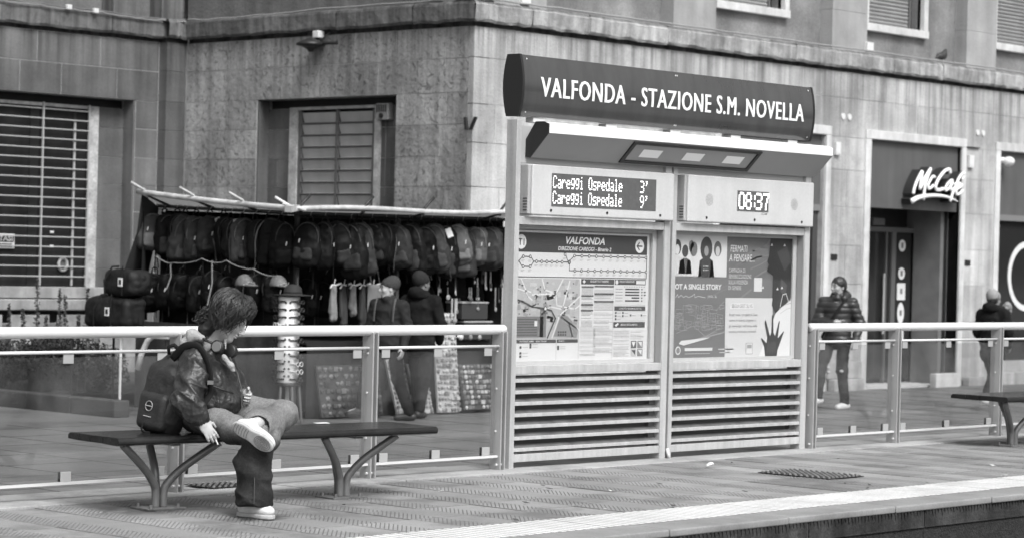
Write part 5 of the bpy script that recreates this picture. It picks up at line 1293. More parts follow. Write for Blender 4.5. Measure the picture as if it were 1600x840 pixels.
for i, z in enumerate(np.linspace(.16, 1.04, 11)[::-1]):
    for a, nm in ((-3.40, 'left'), (-1.36, 'right')):
        wh = (i == 3 and nm == 'left') or (i in (8, 9) and nm == 'right')
        specs(z+.0, a, wh, '%s sunglasses on the %s side of the rack, %s row from the top' % ('white framed' if wh else 'black', nm, ORD[i]))
# black hat on top of the rack
t = thing('brimmed_hat', 'black hat with a wide brim lying on top of the sunglasses rack', 'hat', (RX+.05, RYk, 1.10))
b = MB(); b.lathe((RX+.05, RYk, 1.105), [(.06, .0), (.22, .004), (.225, .014), (.12, .02), (.105, .03), (.10, .09), (.06, .13), (.01, .135)], 20); b.build('crown', mat('felt_black', .015, .8), t, smooth=True)
b = MB(); b.lathe((RX+.05, RYk, 1.13), [(.108, .0), (.108, .022), (.1, .024)], 20); b.build('band', m_cloth_dk, t)
for lab, c, g in (('grey cap with a pale patterned front at the stall corner, left of two', (18.72, 21.55, 1.20), .10), ('grey cap with a pale patterned front at the stall corner, right of two', (19.02, 21.3, 1.20), .12)):
    t = thing('cap', lab, 'cap', c, 'caps at the stall corner'); E = Matrix.Rotation(R(-10), 3, 'Z')
    s = SDF((-.14, -.26, -.03), (.14, .14, .16), .01); s.ell((0, 0, .0), (.105, .12, .135)); s.rbox((0, 0, -.1), (.2, .3, .1), .01, sub=True)
    s.ell((0, -.15, .005), (.085, .10, .014), k=.01); V, F = s.mesh(); np_mesh('crown', V, F, mat('cap_%d' % int(g*100), g, .7, var=.3, vscale=30), t, frame=(np.array(E.transposed()), c))
    b = MB(); rr = random.Random(int(c[1]*10))
    for k in range(16):
        a = -2.4+k*.11; b.ball((c[0]+.112*math.cos(a), c[1]+.127*math.sin(a), c[2]+.02+rr.uniform(-.012, .03)), rr.uniform(.006, .010), 6, 4)
    b.build('trim', mat('trim_grey', .30, .5), t)
# white hooks with scarves
m_scarf = mat('scarf_grey', .17, .8, var=.3, vscale=14, streak=.3, sscale=20); m_scarf2 = mat('scarf_dark', .03, .8, streak=.4, sscale=20)
for k in range(5):
    x = 19.78+k*.16; y = 21.16; z = 1.20
    t = thing('scarf_hanger', 'white hanger with %s scarf, %s from the left behind the walking man' % ('a grey' if k % 2 == 0 else 'a black', ORD[k]), 'hanger', (x, y, z), 'hangers with scarves')
    b = MB(); b.tube([(x-.08, y-.02, z-.01), (x-.03, y, z+.03), (x+.03, y, z+.025), (x+.09, y-.03, z+.05)], .012, 6); b.tube([(x, y, z+.03), (x+.015, y, z+.10)], .007, 5); b.build('hanger', m_wht, t, smooth=True)
    l = (.36, .42, .30, .46, .34)[k]
    s = SDF((-.1, -.06, -l-.05), (.1, .06, .05), .012); s.cap((0, 0, 0), (.0, 0, -l), .03, .05).cap((-.02, .01, 0), (-.03, 0, -l*.8), .028, .04, k=.01); V, F = s.mesh()
    np_mesh('scarf', V, F, m_scarf if k % 2 == 0 else m_scarf2, t, frame=(np.eye(3), (x, y, z)), disp=lambda P, N: .012*vnoise(P*np.array([40, 40, 6])+k))
t = tag(wavy((20.3, 21.13, 0), (20.56, 21.12, 0), .86, 1.24, 12, .02, 8).build('hanging_cloth', mat('pale_cloth', .17, .8, streak=.2), loc=(20.4, 21.1, 1.24), smooth=True, solid=.006), 'pale cloth hanging beside the face of the walking man', 'cloth')
# hanging trinkets at the right end of the stall
m_tr = [mat('trinket_%d' % k, g, .5, var=.3, vscale=30) for k, g in enumerate((.05, .10, .18, .30, .5))]
for k in range(26):
    rr = random.Random(400+k); x = 21.50+k*.052; y = 21.12+rr.uniform(-.05, .12); z = rr.choice((1.42, 1.34, 1.22, 1.08)); l = rr.uniform(.10, .28)
    t = thing('keyring', 'hanging keyring strap at the stall\'s right end, %s from the left' % (ORD+['twenty-fourth', 'twenty-fifth', 'twenty-sixth'])[k], 'keyring', (x, y, z), 'keyring straps at the right end')
    b = MB(); b.tube([(x, y, z), (x+.004, y, z-l)], rr.uniform(.008, .02), 6, True, 0, .5); b.build('strap', rr.choice(m_tr), t)
    b = MB(); b.ball((x+.004, y-.01, z-l-.02), (rr.uniform(.015, .035), .012, rr.uniform(.02, .04)), 8, 5); b.build('pendant', rr.choice(m_tr), t)
b = MB(); b.tube([(21.45, 21.14, 1.44), (22.9, 21.14, 1.44)], .01, 6); b.build('trinket_rail', m_dkbar, stall)
for lab, x0, x1, z0, z1, g in (('dark box with a pale top edge on the right of the stall, upper', 21.95, 22.42, .82, 1.04, .035), ('dark box below the pale edged one on the right of the stall', 22.0, 22.5, .565, .80, .03)):
    t = thing('display_box', lab, 'box', ((x0+x1)/2, 21.28, z0), 'boxes at the right of the stall')
    b = MB(); b.box(x0, x1, 21.14, 21.42, z0, z1-.025); b.build('case', mat('box_%d' % int(g*1000), g, .5), t, bevel=.008); b = MB(); b.box(x0-.01, x1+.01, 21.13, 21.43, z1-.023, z1); b.build('lid', m_tr[3], t, bevel=.006)
for k in range(9):
    rr = random.Random(500+k); x = 21.46+k*.165; y = 21.02 if k % 2 else 21.08
    if 21.95 < x < 22.45: y = 21.06
    t = thing('figurine', '%s figurine standing on the stall edge, %s from the left' % (('pale', 'grey')[k % 2], ORD[k]), 'figurine', (x, y+.1, .565), 'figurines on the stall edge')
    hgt = rr.uniform(.10, .20)
    s = SDF((-.07, -.07, -.01), (.07, .07, .26), .008); s.cap((0, 0, .03), (0, 0, hgt*.6), .038, .028).ell((0, 0, hgt*.85), (.034, .03, .036), k=.01).cap((-.03, 0, hgt*.55), (-.055, 0, hgt*.3), .013, k=.01).cap((.03, 0, hgt*.55), (.055, 0, hgt*.3), .013, k=.01)
    V, F = s.mesh(); np_mesh('body', V, F, m_tr[4 if k % 3 == 0 else 2+(k % 2)], t, frame=(np.eye(3), (x, y+.1, .565)))
# boards with magnets leaning at the foot of the stall
def board(label, x0, x1, z0, z1, y, g, seed, nx, nz, mm, r=.028, slant=0.):
    t = thing('magnet_board', label, 'display board', ((x0+x1)/2, y, ZS), 'magnet boards at the foot of the stall')
    b = MB(); b.add([(x0+slant, y+.10, z1), (x1+slant*.6, y+.10, z1), (x1, y-.03, z0), (x0, y-.03, z0), (x0+slant, y+.13, z1), (x1+slant*.6, y+.13, z1), (x1, y+.0, z0), (x0, y+.0, z0)], [(0,3,2,1),(4,5,6,7),(0,1,5,4),(1,2,6,5),(2,3,7,6),(3,0,4,7)])
    b.build('board', g, t); rr = random.Random(seed); bs = [MB() for _ in mm]
    for i in range(nx):
        for j in range(nz):
            u = (i+.5)/nx; v = (j+.5)/nz; z = z0+(z1-z0)*v; xx = x0+(x1-x0)*u+slant*v*(1-.4*u)+rr.uniform(-.008, .008); yy = y-.03+.13*v-.012; q = rr.randrange(len(mm)); rad = r*rr.uniform(.75, 1.1)
            if rr.random() < .12: continue
            if rr.random() < .5: bs[q].ball((xx, yy, z), (rad, .014, rad*rr.uniform(.8, 1.1)), 8, 4)
            elif rr.random() < .5: bs[q].box(xx-rad, xx+rad, yy-.012, yy+.006, z-rad*.8, z+rad*.8)
            else:
                for s in (-.4, .4): bs[q].ball((xx+s*rad, yy, z+.2*rad), (rad*.6, .013, rad*.6), 7, 4)
                bs[q].ball((xx, yy, z-.35*rad), (rad*.55, .012, rad*.7), 7, 4)
    for m, bb in zip(mm, bs):
        if bb.v: tag(bb.build('magnet', m, t), kind='stuff')
pm = [m_tr[4], m_tr[3], m_tr[2], m_tr[1]]
m_bw = mat('board_white', .42, .7, var=.2, vscale=5); m_bd = mat('board_dark', .05, .7, var=.4, vscale=6)
board('tall white board crowded with pale souvenirs at the right foot of the stall', 21.42, 21.80, ZS+.03, .90, 21.02, m_bw, 1, 7, 18, pm[:3], .026)
board('wide dark board with rows of heart magnets beside the tall white board', 21.88, 22.70, ZS+.05, .26, 21.02, m_bd, 2, 13, 9, pm, .030)
board('narrow white souvenir board seen between the legs of the two men, left', 20.72, 20.98, ZS+.03, .34, 21.02, m_bw, 3, 4, 11, [m_tr[3], m_tr[2]], .026, -.1)
board('narrow white souvenir board seen between the legs of the two men, right', 21.08, 21.34, ZS+.03, .28, 21.02, m_bw, 4, 4, 11, [m_tr[3], m_tr[2]], .026, -.1)
board('dark low board of small goods left of the walking man', 19.5, 20.5, ZS+.03, .28, 21.04, m_bd, 5, 12, 7, [m_tr[1], m_tr[2], m_tr[0]], .035)

# ================================================================== PLANTER, HEDGE, STEMS
m_leaf = mat('leaf_dark', .030, .6, spec=.2, var=.45, vscale=14, rnd=0); m_leaf2 = mat('weed_leaf', .06, .55, var=.4, vscale=14); m_stem = mat('weed_stem', .07, .7); m_soil = mat('soil', .05, .95, var=.5, vscale=10, bump=.5)
b = MB()
for k in range(8):
    y = 22.35+k*.85; b = MB(); b.box(17.5, 17.72, y+.004, y+.846, ZS, -.15); o = b.build('planter_kerb', mat('planter_stone', .055, .85, var=.3, vscale=3, dirt=.4), loc=(17.6, y+.4, ZS), bevel=.015); tag(o, kind='structure')
b = MB(); b.sheet([[(x, y, -.19+.03*math.sin(x*5+y*3)) for x in np.linspace(17.72, 22.6, 9)] for y in np.linspace(24.0, 28.1, 9)]); tag(b.build('planter_soil', m_soil, loc=(20, 26, -.2)), kind='structure')
def leaves(b, cpos, n, ext, size, rr, seedf=None, shell=.55):
    for _ in range(n):
        while True:
            p = Vector((rr.uniform(-1, 1), rr.uniform(-1, 1), rr.uniform(-1, 1)))
            l = p.length
            if shell < l < 1 or (l < 1 and rr.random() < .3): break
        p = Vector(cpos)+Vector((p.x*ext[0], p.y*ext[1], p.z*ext[2])); d = Vector((rr.gauss(0, 1), rr.gauss(0, 1), rr.gauss(0, .8))).normalized(); w = d.cross(Vector((rr.gauss(0, 1), rr.gauss(0, 1), rr.gauss(0, 1)))).normalized(); s = size*rr.uniform(.6, 1.3)
        b.add([p-d*s, p+w*s*.45, p+d*s, p-w*s*.45], [(0, 1, 2, 3)])
rr = random.Random(77)
hd = thing('hedge', 'low dark clipped hedge behind the left railing', 'hedge', (19.0, 25.6, -.19))
b = MB()
for k in range(46): leaves(b, (18.25+rr.uniform(-.35, .9), 24.35+rr.random()*3.4, .20+rr.uniform(-.22, .16)), 420, (.36, .36, .24), .028, rr)
b.build('foliage', m_leaf, hd)
b = MB()
for k in range(18): x, y = 18.2+rr.uniform(-.2, .8), 24.4+rr.random()*3.2; b.tube([(x, y, -.2), (x+rr.uniform(-.1, .1), y+rr.uniform(-.1, .1), .25)], [.014, .006], 5)
b.build('branches', m_stem, hd)
b = MB(); b.box(18.0, 19.0, 24.45, 27.7, -.19, .12); b.build('inner_twigs', m_soil, hd)
for k, (x, y, zt, lab) in enumerate(((18.4, 25.10, 1.17, 'tallest upright weed in front of the left window'), (18.35, 25.32, .80, 'short bushy weed left of the tallest one'), (18.45, 24.70, 1.06, 'upright weed leaning left below the grille'), (18.4, 24.52, .98, 'straight weed stem right of the leaning one'), (18.5, 24.22, 1.08, 'rightmost weed stem beside the duffel bags'), (18.35, 25.62, .84, 'short weed near the left picture edge'), (18.5, 24.38, .75, 'low weed between the two right stems'), (18.4, 24.9, .72, 'low weed between the tall and the leaning stem'))):
    t = thing('weed', lab, 'plant', (x, y, -.19), 'tall weeds above the hedge'); rr = random.Random(600+k)
    lx = rr.uniform(-.12, .12)+(.2 if 'leaning' in lab else 0); pts = [(x, y, -.19), (x+lx*.2, y+lx*.3, zt*.35), (x+lx*.5, y+lx*.7, zt*.7), (x+lx*.7, y+lx, zt)]
    b = MB(); b.tube(smooth_path(pts, 4), [.010-.0006*i for i in range(13)], 5); b.build('stem', m_stem, t)
    b = MB(); sp = smooth_path(pts, 14)
    for i, p in enumerate(sp):
        if i < 6: continue
        for q in range(6): leaves(b, p, 1, (.055*(1.3-i/len(sp)), .055*(1.3-i/len(sp)), .03), .024, rr, shell=0)
    b.build('leaves', m_leaf2, t)
# ---- litter on the platform
m_lf = mat('dead_leaf', .07, .8); m_lfl = mat('pale_scrap', .6, .8)
for k in range(24):
    rr = random.Random(700+k); x, y = rr.uniform(10.5, 18.5), rr.uniform(9.6, 12.2); s = rr.uniform(.014, .03); a = rr.uniform(0, 6); pale = k % 4 == 0
    b = MB(); c = Vector((x, y, .014)); u = Vector((math.cos(a), math.sin(a), 0)); w = Vector((-math.sin(a), math.cos(a), 0))
    b.add([c-u*s, c-w*s*.5+Vector((0, 0, .006)), c+u*s+Vector((0, 0, .008)), c+w*s*.5], [(0, 1, 2, 3)])
    small('paper_scrap' if pale else 'dead_leaf', 'tiny pale scrap lying on the platform paving' if pale else 'small dark dead leaf lying on the platform paving', 'litter' if pale else 'leaf', b, m_lfl if pale else m_lf, c, 'pale scraps on the paving' if pale else 'dead leaves on the paving', solid=.002)
b = MB(); b.add([(11.0, 11.9, .475), (11.09, 11.87, .475), (11.11, 11.93, .478), (11.02, 11.96, .475)], [(0, 1, 2, 3)]); small('paper_scrap', 'white scrap of paper lying on the bench seat', 'litter', b, m_lfl, (11.05, 11.9, .475), solid=.002)
b = MB(); b.tube([(15.02, 11.78, .02), (15.06, 11.77, .035), (15.10, 11.79, .02)], [.01, .03, .012], 8, True, 0, .5); small('paper_wad', 'white crumpled wad on the paving near the kiosk foot', 'litter', b, m_lfl, (15.05, 11.78, .01))

# ================================================================== PEOPLE
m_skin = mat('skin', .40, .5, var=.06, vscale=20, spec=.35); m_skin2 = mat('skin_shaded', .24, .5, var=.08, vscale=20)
m_hair = mat('hair_dark', .020, .42, var=.5, vscale=40, spec=.5); m_hair2 = mat('hair_strand', .060, .4, var=.4, vscale=50, spec=.6)  # paler strands paint highlights into the hair
m_leather = mat('worn_leather', .022, .40, var=.2, vscale=9, bump=.35, bscale=40, spec=.5); m_jean = mat('washed_denim', .115, .85, var=.38, vscale=5, fine=.25, fscale=220, bump=.2, bscale=120)
m_shoe = mat('sneaker_white', .58, .5, var=.08, vscale=20); m_sole = mat('sneaker_sole', .36, .6, var=.15, vscale=30); m_lip = mat('lip', .20, .4)
m_fleece = mat('grey_fleece', .32, .9, var=.15, vscale=30, bump=.4, bscale=90)
def rot_from(fwd, up):
    x = np.array(fwd, float); x /= np.linalg.norm(x); z = np.array(up, float); z -= x*(z@x); z /= np.linalg.norm(z); y = np.cross(z, x)
    return np.stack([x, y, z], 1)               # columns: local axes
def head(s, c, Rm, k=.018, scale=1.0, strong=0.):
    """face and skull; local x forward, y left, z up, measured from the skull centre"""
    W = lambda x, y, z: np.array(c)+Rm @ (np.array((x, y, z))*scale)
    e = lambda p, r, kk=k, sub=False: s.ell(W(*p), np.array(r)*scale, Rm, kk, sub)
    cp = lambda p, q, r0, r1, kk=k, sub=False: s.cap(W(*p), W(*q), r0*scale, r1*scale, kk, sub)
    e((-.005, 0, .022), (.098, .077, .092)); e((.03, 0, -.04), (.062, .058, .082), .03)
    cp((-.01, .042, -.06), (.055, .012, -.103), .026, .020, .03); cp((-.01, -.042, -.06), (.055, -.012, -.103), .026, .020, .03); e((.066, 0, -.108), (.020, .022, .017), .02)
    for sg in (-1, 1):
        e((.055, sg*.036, -.032), (.032, .028, .026), .02)
        e((.098, sg*.031, -.002), (.020, .020, .013), .012, True); e((.078, sg*.031, -.004), (.0145, .0165, .0125), .003)
        cp((.087, sg*.012, .018), (.078, sg*.05, .020), .010, .008, .012)
        e((-.012, sg*.080, -.018), (.019, .009, .032), .006); e((-.008, sg*.088, -.014), (.009, .007, .018), .004, True)
        e((.099, sg*.011, -.043), (.012, .009, .008), .006)
    cp((.092, 0, .008), (.117, 0, -.034), .009, .0115, .010); e((.115, 0, -.038), (.012, .010, .009), .006)
    e((.094, 0, -.064), (.013, .023, .0065), .005); e((.091, 0, -.077), (.012, .019, .0065), .005); cp((.10, -.022, -.0705), (.10, .022, -.0705), .002, .002, .003, True)
    return W
def hand(s, wr, d, sd, pn, L=1.0, curl=.5, thumb=1, fan=.10, k=.006):
    """palm and five fingers: d along the hand, sd across it (towards the thumb), pn out of the palm"""
    wr = np.array(wr, float); d = np.array(d, float); d /= np.linalg.norm(d); sd = np.array(sd, float); sd -= d*(sd@d); sd /= np.linalg.norm(sd); pn = np.array(pn, float); pn -= d*(pn@d)+sd*(pn@sd); pn /= np.linalg.norm(pn)
    Rm = np.stack([d, sd, pn], 1); s.ell(wr+d*.045*L, (.052*L, .040*L, .016*L), Rm, .012); s.cap(wr-d*.03, wr+d*.02, .024*L, .022*L, .015)
    tips = []
    for i, ln in enumerate((.066, .074, .070, .055)):
        o = 1.5-i; root = wr+d*(.083-.004*abs(o))*L+sd*o*.019*L; dd = d+sd*o*fan; dd /= np.linalg.norm(dd); p = root; a = 0.
        for j, (fr, r0, r1) in enumerate(((.45, .0098, .0088), (.30, .0088, .0080), (.25, .0080, .0068))):
            a += curl*(.5, .8, .55)[j]; q = p+(dd*math.cos(a)+pn*math.sin(a))*ln*fr*L; s.cap(p, q, r0*L, r1*L, k*.6); p = q
        tips.append(p)
    r = wr+d*.022*L+sd*.032*L*thumb; m_ = r+(d*.6+sd*.55*thumb+pn*.35)*.036*L; s.chain([wr+d*.015*L+sd*.018*L*thumb, r, m_, m_+(d*.85+sd*.1*thumb+pn*.4)*.030*L], [.015*L, .0125*L, .0105*L, .008*L], k)
    return tips

# ---- the seated person
FH = Vector((0.7340258, 0.67912158, 0)); RH = Vector((0.67912158, -0.7340258, 0)); UPV = Vector((0, 0, 1))
AC = np.array([RH, FH, UPV])                       # local: x = right across the view, y = away, z = up
WB = (9.85, 11.66, 0.0)
pw = thing('person', 'seated person in a leather jacket and jeans with headphones round the neck, looking down', 'person', WB)
def wl(x, y, z): return Vector(WB)+RH*x+FH*y+UPV*z
hipR, hipL = (.0, -.10, .555), (-.01, .10, .565); kneeR, ankR = (.375, -.455, .485), (.352, -.485, .085); kneeL, ankL = (.485, -.07, .602), (.362, -.50, .572)
HC = (.138, -.09, 1.188); HR = rot_from((.84, -.13, -.53), (.50, .02, .86))
s = SDF((-.45, -.72, -.02), (.68, .42, 1.40), .006)
s.chain([(-.01, .0, .56), (-.02, -.02, .72), (-.02, -.04, .88)], [.12, .11, .12], .05).cap((-.03, -.17, .90), (.02, .10, .90), .06, .06, .06)
s.chain([(-.02, -.045, .92), (.02, -.06, 1.0), (.095, -.08, 1.10)], [.07, .052, .055], .03)
s.chain([hipR, kneeR, ankR], [.07, .052, .04], .03).chain([hipL, kneeL, ankL], [.07, .052, .04], .03)
s.cap(ankR, (.43, -.54, .05), .035, .03).cap(ankL, (.352, -.58, .545), .035, .03)
s.chain([(-.05, -.20, .915), (-.065, -.335, .675), (.012, -.368, .575)], [.05, .042, .028], .02).chain([(.05, .13, .905), (.17, .19, .66), (.228, .01, .722)], [.05, .042, .028], .02)
hw = head(s, HC, HR, .018, 1.05)
tipsR = hand(s, (.018, -.372, .562), (.60, -.12, -.79), (.62, .25, .50), (.35, .85, .2), .96, .45, 1, .06)
hand(s, (.232, .0, .724), (.45, -.75, -.35), (.3, -.2, .9), (-.6, -.3, -.3), .95, 1.0, 1, .04)
V, F = s.mesh(); np_mesh('body', V, F, m_skin, pw, frame=(AC, WB))
# jeans
m_jean = mat('washed_denim', .115, .85)
def fade_mat():
    nt = m_jean.node_tree; N = nt.nodes; L = nt.links; b_ = N['Principled BSDF']; at = N.new('ShaderNodeAttribute'); at.attribute_name = 'wear'
    no = N.new('ShaderNodeTexNoise'); no.inputs['Scale'].default_value = 90; no.inputs['Detail'].default_value = 4; geo = N.new('ShaderNodeNewGeometry'); L.new(geo.outputs['Position'], no.inputs['Vector'])
    mr = N.new('ShaderNodeMapRange'); mr.inputs[1].default_value = .3; mr.inputs[2].default_value = .7; mr.inputs[3].default_value = .7; mr.inputs[4].default_value = 1.25; L.new(no.outputs[0], mr.inputs[0])
    mx = N.new('ShaderNodeMapRange'); mx.inputs[3].default_value = .012; mx.inputs[4].default_value = .19; L.new(at.outputs['Fac'], mx.inputs[0])
    mu = N.new('ShaderNodeMath'); mu.operation = 'MULTIPLY'; L.new(mx.outputs[0], mu.inputs[0]); L.new(mr.outputs[0], mu.inputs[1])
    cb = N.new('ShaderNodeCombineColor'); [L.new(mu.outputs[0], cb.inputs[i]) for i in range(3)]; L.new(cb.outputs[0], b_.inputs['Base Color']); b_.inputs['Specular IOR Level'].default_value = .2
fade_mat()
s = SDF((-.30, -.78, -.02), (.70, .40, .80), .0075)
s.ell((-.01, .0, .575), (.165, .185, .115), k=.04)
s.chain([hipR, (.2, -.30, .52), kneeR, (.385, -.475, .43), (.360, -.495, .28), (.352, -.49, .14), (.358, -.488, .075)], [.10, .088, .078, .082, .092, .104, .112], .03).chain([(.33, -.46, .40), (.285, -.45, .33), (.31, -.46, .24)], [.06, .058, .06], .04)
s.rbox((.355, -.49, .0), (.18, .18, .078), .01, sub=True, k=.015)
V, F = s.mesh(); n1 = len(V)
def jf(P, N):
    low = np.clip((.45-P[:, 2])/.3, 0, 1); q = P*np.array([7, 7, 10]); q[:, 0] += P[:, 2]*9; q[:, 1] -= P[:, 2]*5
    return .012*(ridged(q, 1., 3)-.5)+.012*low*(ridged(P*np.array([9, 9, 7])+np.array((P[:, 2]*14)[:, None]*[1, .5, 0]), 1., 8)-.55)+.003*vnoise(P*30, 5)
def wear(o, P):
    w = np.clip((P[:, 2]-.44)/.12, 0, 1)*np.clip(.35+.65*(vnoise(P*7, 14)*.5+.5)+.25, 0, 1); w = np.maximum(w, .16*(vnoise(P*9, 5)*.5+.5))
    at = o.data.attributes.new('wear', 'FLOAT', 'POINT'); at.data.foreach_set('value', w.astype(np.float32))
o = np_mesh('jeans', V, F, m_jean, pw, frame=(AC, WB), disp=jf); wear(o, V)
s = SDF((-.30, -.78, .30), (.70, .40, .80), .0075)
s.chain([hipL, (.25, .03, .605), kneeL, (.475, -.13, .59), (.41, -.34, .565), (.372, -.46, .55)], [.10, .094, .080, .082, .086, .088], .03)
s.chain([(.43, -.30, .53), (.44, -.40, .46), (.425, -.46, .415)], [.07, .046, .026], .05).chain([(.35, -.44, .57), (.335, -.49, .56)], [.075, .07], .04)
s.cap((.368, -.50, .552), (.36, -.62, .54), .066, .07, .01, True)
V, F = s.mesh(); o = np_mesh('jeans_leg', V, F, m_jean, pw, frame=(AC, WB), disp=lambda P, N: .011*(ridged(P*np.array([8, 8, 12])+np.array((P[:, 1]*5)[:, None]*[1, 0, 1]), 1., 13)-.5)+.003*vnoise(P*30, 6)); wear(o, V+np.array((0, 0, .04)))
b = MB(); b.tube([wl(.365, -.588, .30), wl(.366, -.602, .2), wl(.366, -.607, .1)], .003, 5); b.build('seam', mat('denim_seam', .06, .8), pw)
# shoes
def shoe(c, Rm, label=None):
    W_ = np.array(AC); frame = (Rm.T @ W_, np.array(WB)+np.array(c) @ W_)
    s = SDF((-.18, -.09, -.03), (.18, .09, .18), .006)
    s.ell((-.075, 0, .045), (.062, .041, .052), k=.03).ell((.0, 0, .048), (.09, .041, .044), k=.03).ell((.075, .004, .034), (.066, .047, .036), k=.03).cap((-.055, 0, .06), (-.06, 0, .10), .043, .040, k=.02)
    s.rbox((0, 0, -.1), (.3, .2, .112), .001, sub=True); V, F = s.mesh(); o = np_mesh('shoe', V, F, m_shoe, pw, frame=frame)
    s = SDF((-.18, -.09, -.03), (.18, .09, .05), .005); s.ell((-.075, 0, .0), (.068, .043, .3), k=.02).ell((.065, .003, .0), (.082, .050, .3), k=.03).cap((-.07, 0, 0), (.07, 0, 0), .036, .042, k=.02)
    s.rbox((0, 0, .15), (.3, .2, .135), .001, sub=True, k=.004).rbox((0, 0, -.15), (.3, .2, .137), .001, sub=True, k=.006); V, F = s.mesh(); o2 = np_mesh('sole', V, F, m_sole, o, frame=frame)
    fr = lambda x, y, z: Vector(np.array((x, y, z)) @ frame[0] + frame[1])
    b = MB()
    for k in range(5): b.tube([fr(.075+.011*(k+1)*math.cos(a), .011*(k+1)*.75*math.sin(a), -.0135) for a in np.linspace(0, 2*math.pi, 15)], .0022, 4, False)
    for k in range(6): b.tube([fr(-.03-.018*k, -.03, -.0135), fr(-.034-.018*k, 0, -.0135), fr(-.03-.018*k, .03, -.0135)], .0025, 4)
    b.build('tread', mat('tread_dark', .12, .7), o)
    b = MB()
    for k in range(5): b.tube([fr(.02+.017*k-.04, -.026, .088-.009*k), fr(.03+.017*k-.04, 0, .097-.009*k), fr(.02+.017*k-.04, .026, .088-.009*k)], .004, 5)
    b.build('lace', m_shoe, o)
shoe((.365, -.495, .017), rot_from((.80, -.60, 0), (0, 0, 1)))
shoe((.352, -.635, .505), rot_from((.86, -.20, -.47), (.20, .88, .42)))
# leather jacket
s = SDF((-.36, -.56, .46), (.40, .40, 1.12), .0055)
s.ell((.035, -.02, .67), (.195, .20, .10), k=.05).ell((.0, -.03, .78), (.175, .20, .15), k=.06).ell((-.03, -.04, .90), (.145, .205, .10), k=.05)
s.chain([(-.05, -.21, .925), (-.065, -.29, .80), (-.075, -.345, .68), (-.03, -.365, .615), (.008, -.37, .585)], [.085, .095, .092, .068, .047], .03)
s.chain([(.04, .14, .915), (.12, .19, .78), (.175, .19, .66), (.222, .03, .715)], [.08, .085, .075, .047], .03)
s.chain([(-.06, -.13, .985), (-.04, .05, .99)], [.05, .05], .03).chain([(.05, -.16, .975), (.08, -.06, .97)], [.035, .035], .03)
s.ell((.03, -.06, 1.03), (.055, .06, .09), k=.02, sub=True)
V, F = s.mesh()
def jl_(P, N):
    q = P*np.array([7, 7, 11]); q[:, 2] += P[:, 0]*7; q[:, 0] += P[:, 2]*5
    return .022*(ridged(q, 1., 21, 2.5)-.42)+.010*(ridged(P*np.array([16, 16, 11])+np.array((P[:, 0]*6)[:, None]*[0, 0, 1]), 1., 22, 2)-.45)+.003*(ridged(P*np.array([30, 30, 22]), 1., 24, 3)-.3)+.003*vnoise(P*48, 23)
jk = np_mesh('leather_jacket', V, F, m_leather, pw, frame=(AC, WB), disp=jl_)
b = MB(); b.tube([wl(.15, -.16, .95), wl(.195, -.12, .85), wl(.225, -.11, .74), wl(.225, -.10, .64)], .004, 6); b.build('zip', mat('zip_metal', .10, .4), jk)
b = MB(); b.tube([wl(-.10, -.30, .93), wl(-.03, -.285, .905), wl(.04, -.25, .86)], .006, 5); b.tube([wl(.02, -.24, .79), wl(.10, -.235, .76), wl(.18, -.19, .73)], .006, 5); b.build('seam', m_leather, jk, smooth=True)
s = SDF((-.08, -.46, .53), (.08, -.28, .66), .005); s.cap((-.012, -.367, .600), (.010, -.370, .578), .046, .043); V, F = s.mesh(); np_mesh('cuff', V, F, mat('knit_cuff', .03, .9, bump=.5, bscale=150), jk, frame=(AC, WB), disp=lambda P, N: .002*np.sin(P[:, 0]*400))
# striped sleeve end in the lap
for k in range(4):
    b = MB(); p0 = np.array((.206+.0042*k, .060-.0135*k, .703+.0046*k)); b.tube([wl(*p0), wl(*(p0+np.array((.0042, -.0135, .0046))))], .040-.002*k, 14); b.build('striped_cuff', m_wht if k % 2 == 1 else m_black, pw, smooth=True)
# hood and front of the fleece
s = SDF((-.28, -.30, .86), (.28, .25, 1.16), .007)
s.chain([(-.165, -.12, .955), (-.135, -.13, 1.03), (-.085, -.135, 1.085), (-.03, -.125, 1.06)], [.018, .027, .028, .022], .03).chain([(-.085, -.135, 1.075), (-.10, -.02, 1.08), (-.08, .10, 1.05)], [.028, .032, .026], .03)
s.chain([(.12, -.17, .95), (.155, -.165, .90), (.19, -.14, .82)], [.018, .018, .012], .02)
V, F = s.mesh(); np_mesh('hood', V, F, m_fleece, pw, frame=(AC, WB), disp=lambda P, N: .010*(ridged(P*np.array([14, 8, 14]), 1., 31)-.5))
# hair: an inner cap and many wavy locks that fall from a parting
hp = lambda x, y, z: np.array(HC)+HR @ np.array((x, y, z))
s = SDF((-.22, -.30, .94), (.32, .14, 1.38), .0055)
s.ell(hp(-.020, 0, .036), (.112, .094, .104), HR, .03).ell(hp(-.075, 0, -.03), (.062, .080, .085), HR, .04).cap(hp(.0, -.083, .03), hp(-.02, -.082, -.085), .024, .018, .02).cap(hp(.0, .083, .03), hp(-.02, .082, -.085), .024, .018, .02).cap(hp(-.075, 0, -.06), hp(-.085, .0, -.14), .06, .05, .03)
s.ell(hp(.125, 0, -.050), (.075, .085, .082), HR, .012, True).ell(hp(.055, -.10, -.08), (.045, .05, .05), HR, .02, True).ell(hp(.055, .10, -.08), (.045, .05, .05), HR, .02, True)
V, F = s.mesh(); np_mesh('hair', V, F, m_hair, pw, frame=(AC, WB), disp=lambda P, N: .006*(ridged(P*22, 1., 41)-.5))
rr = random.Random(50)
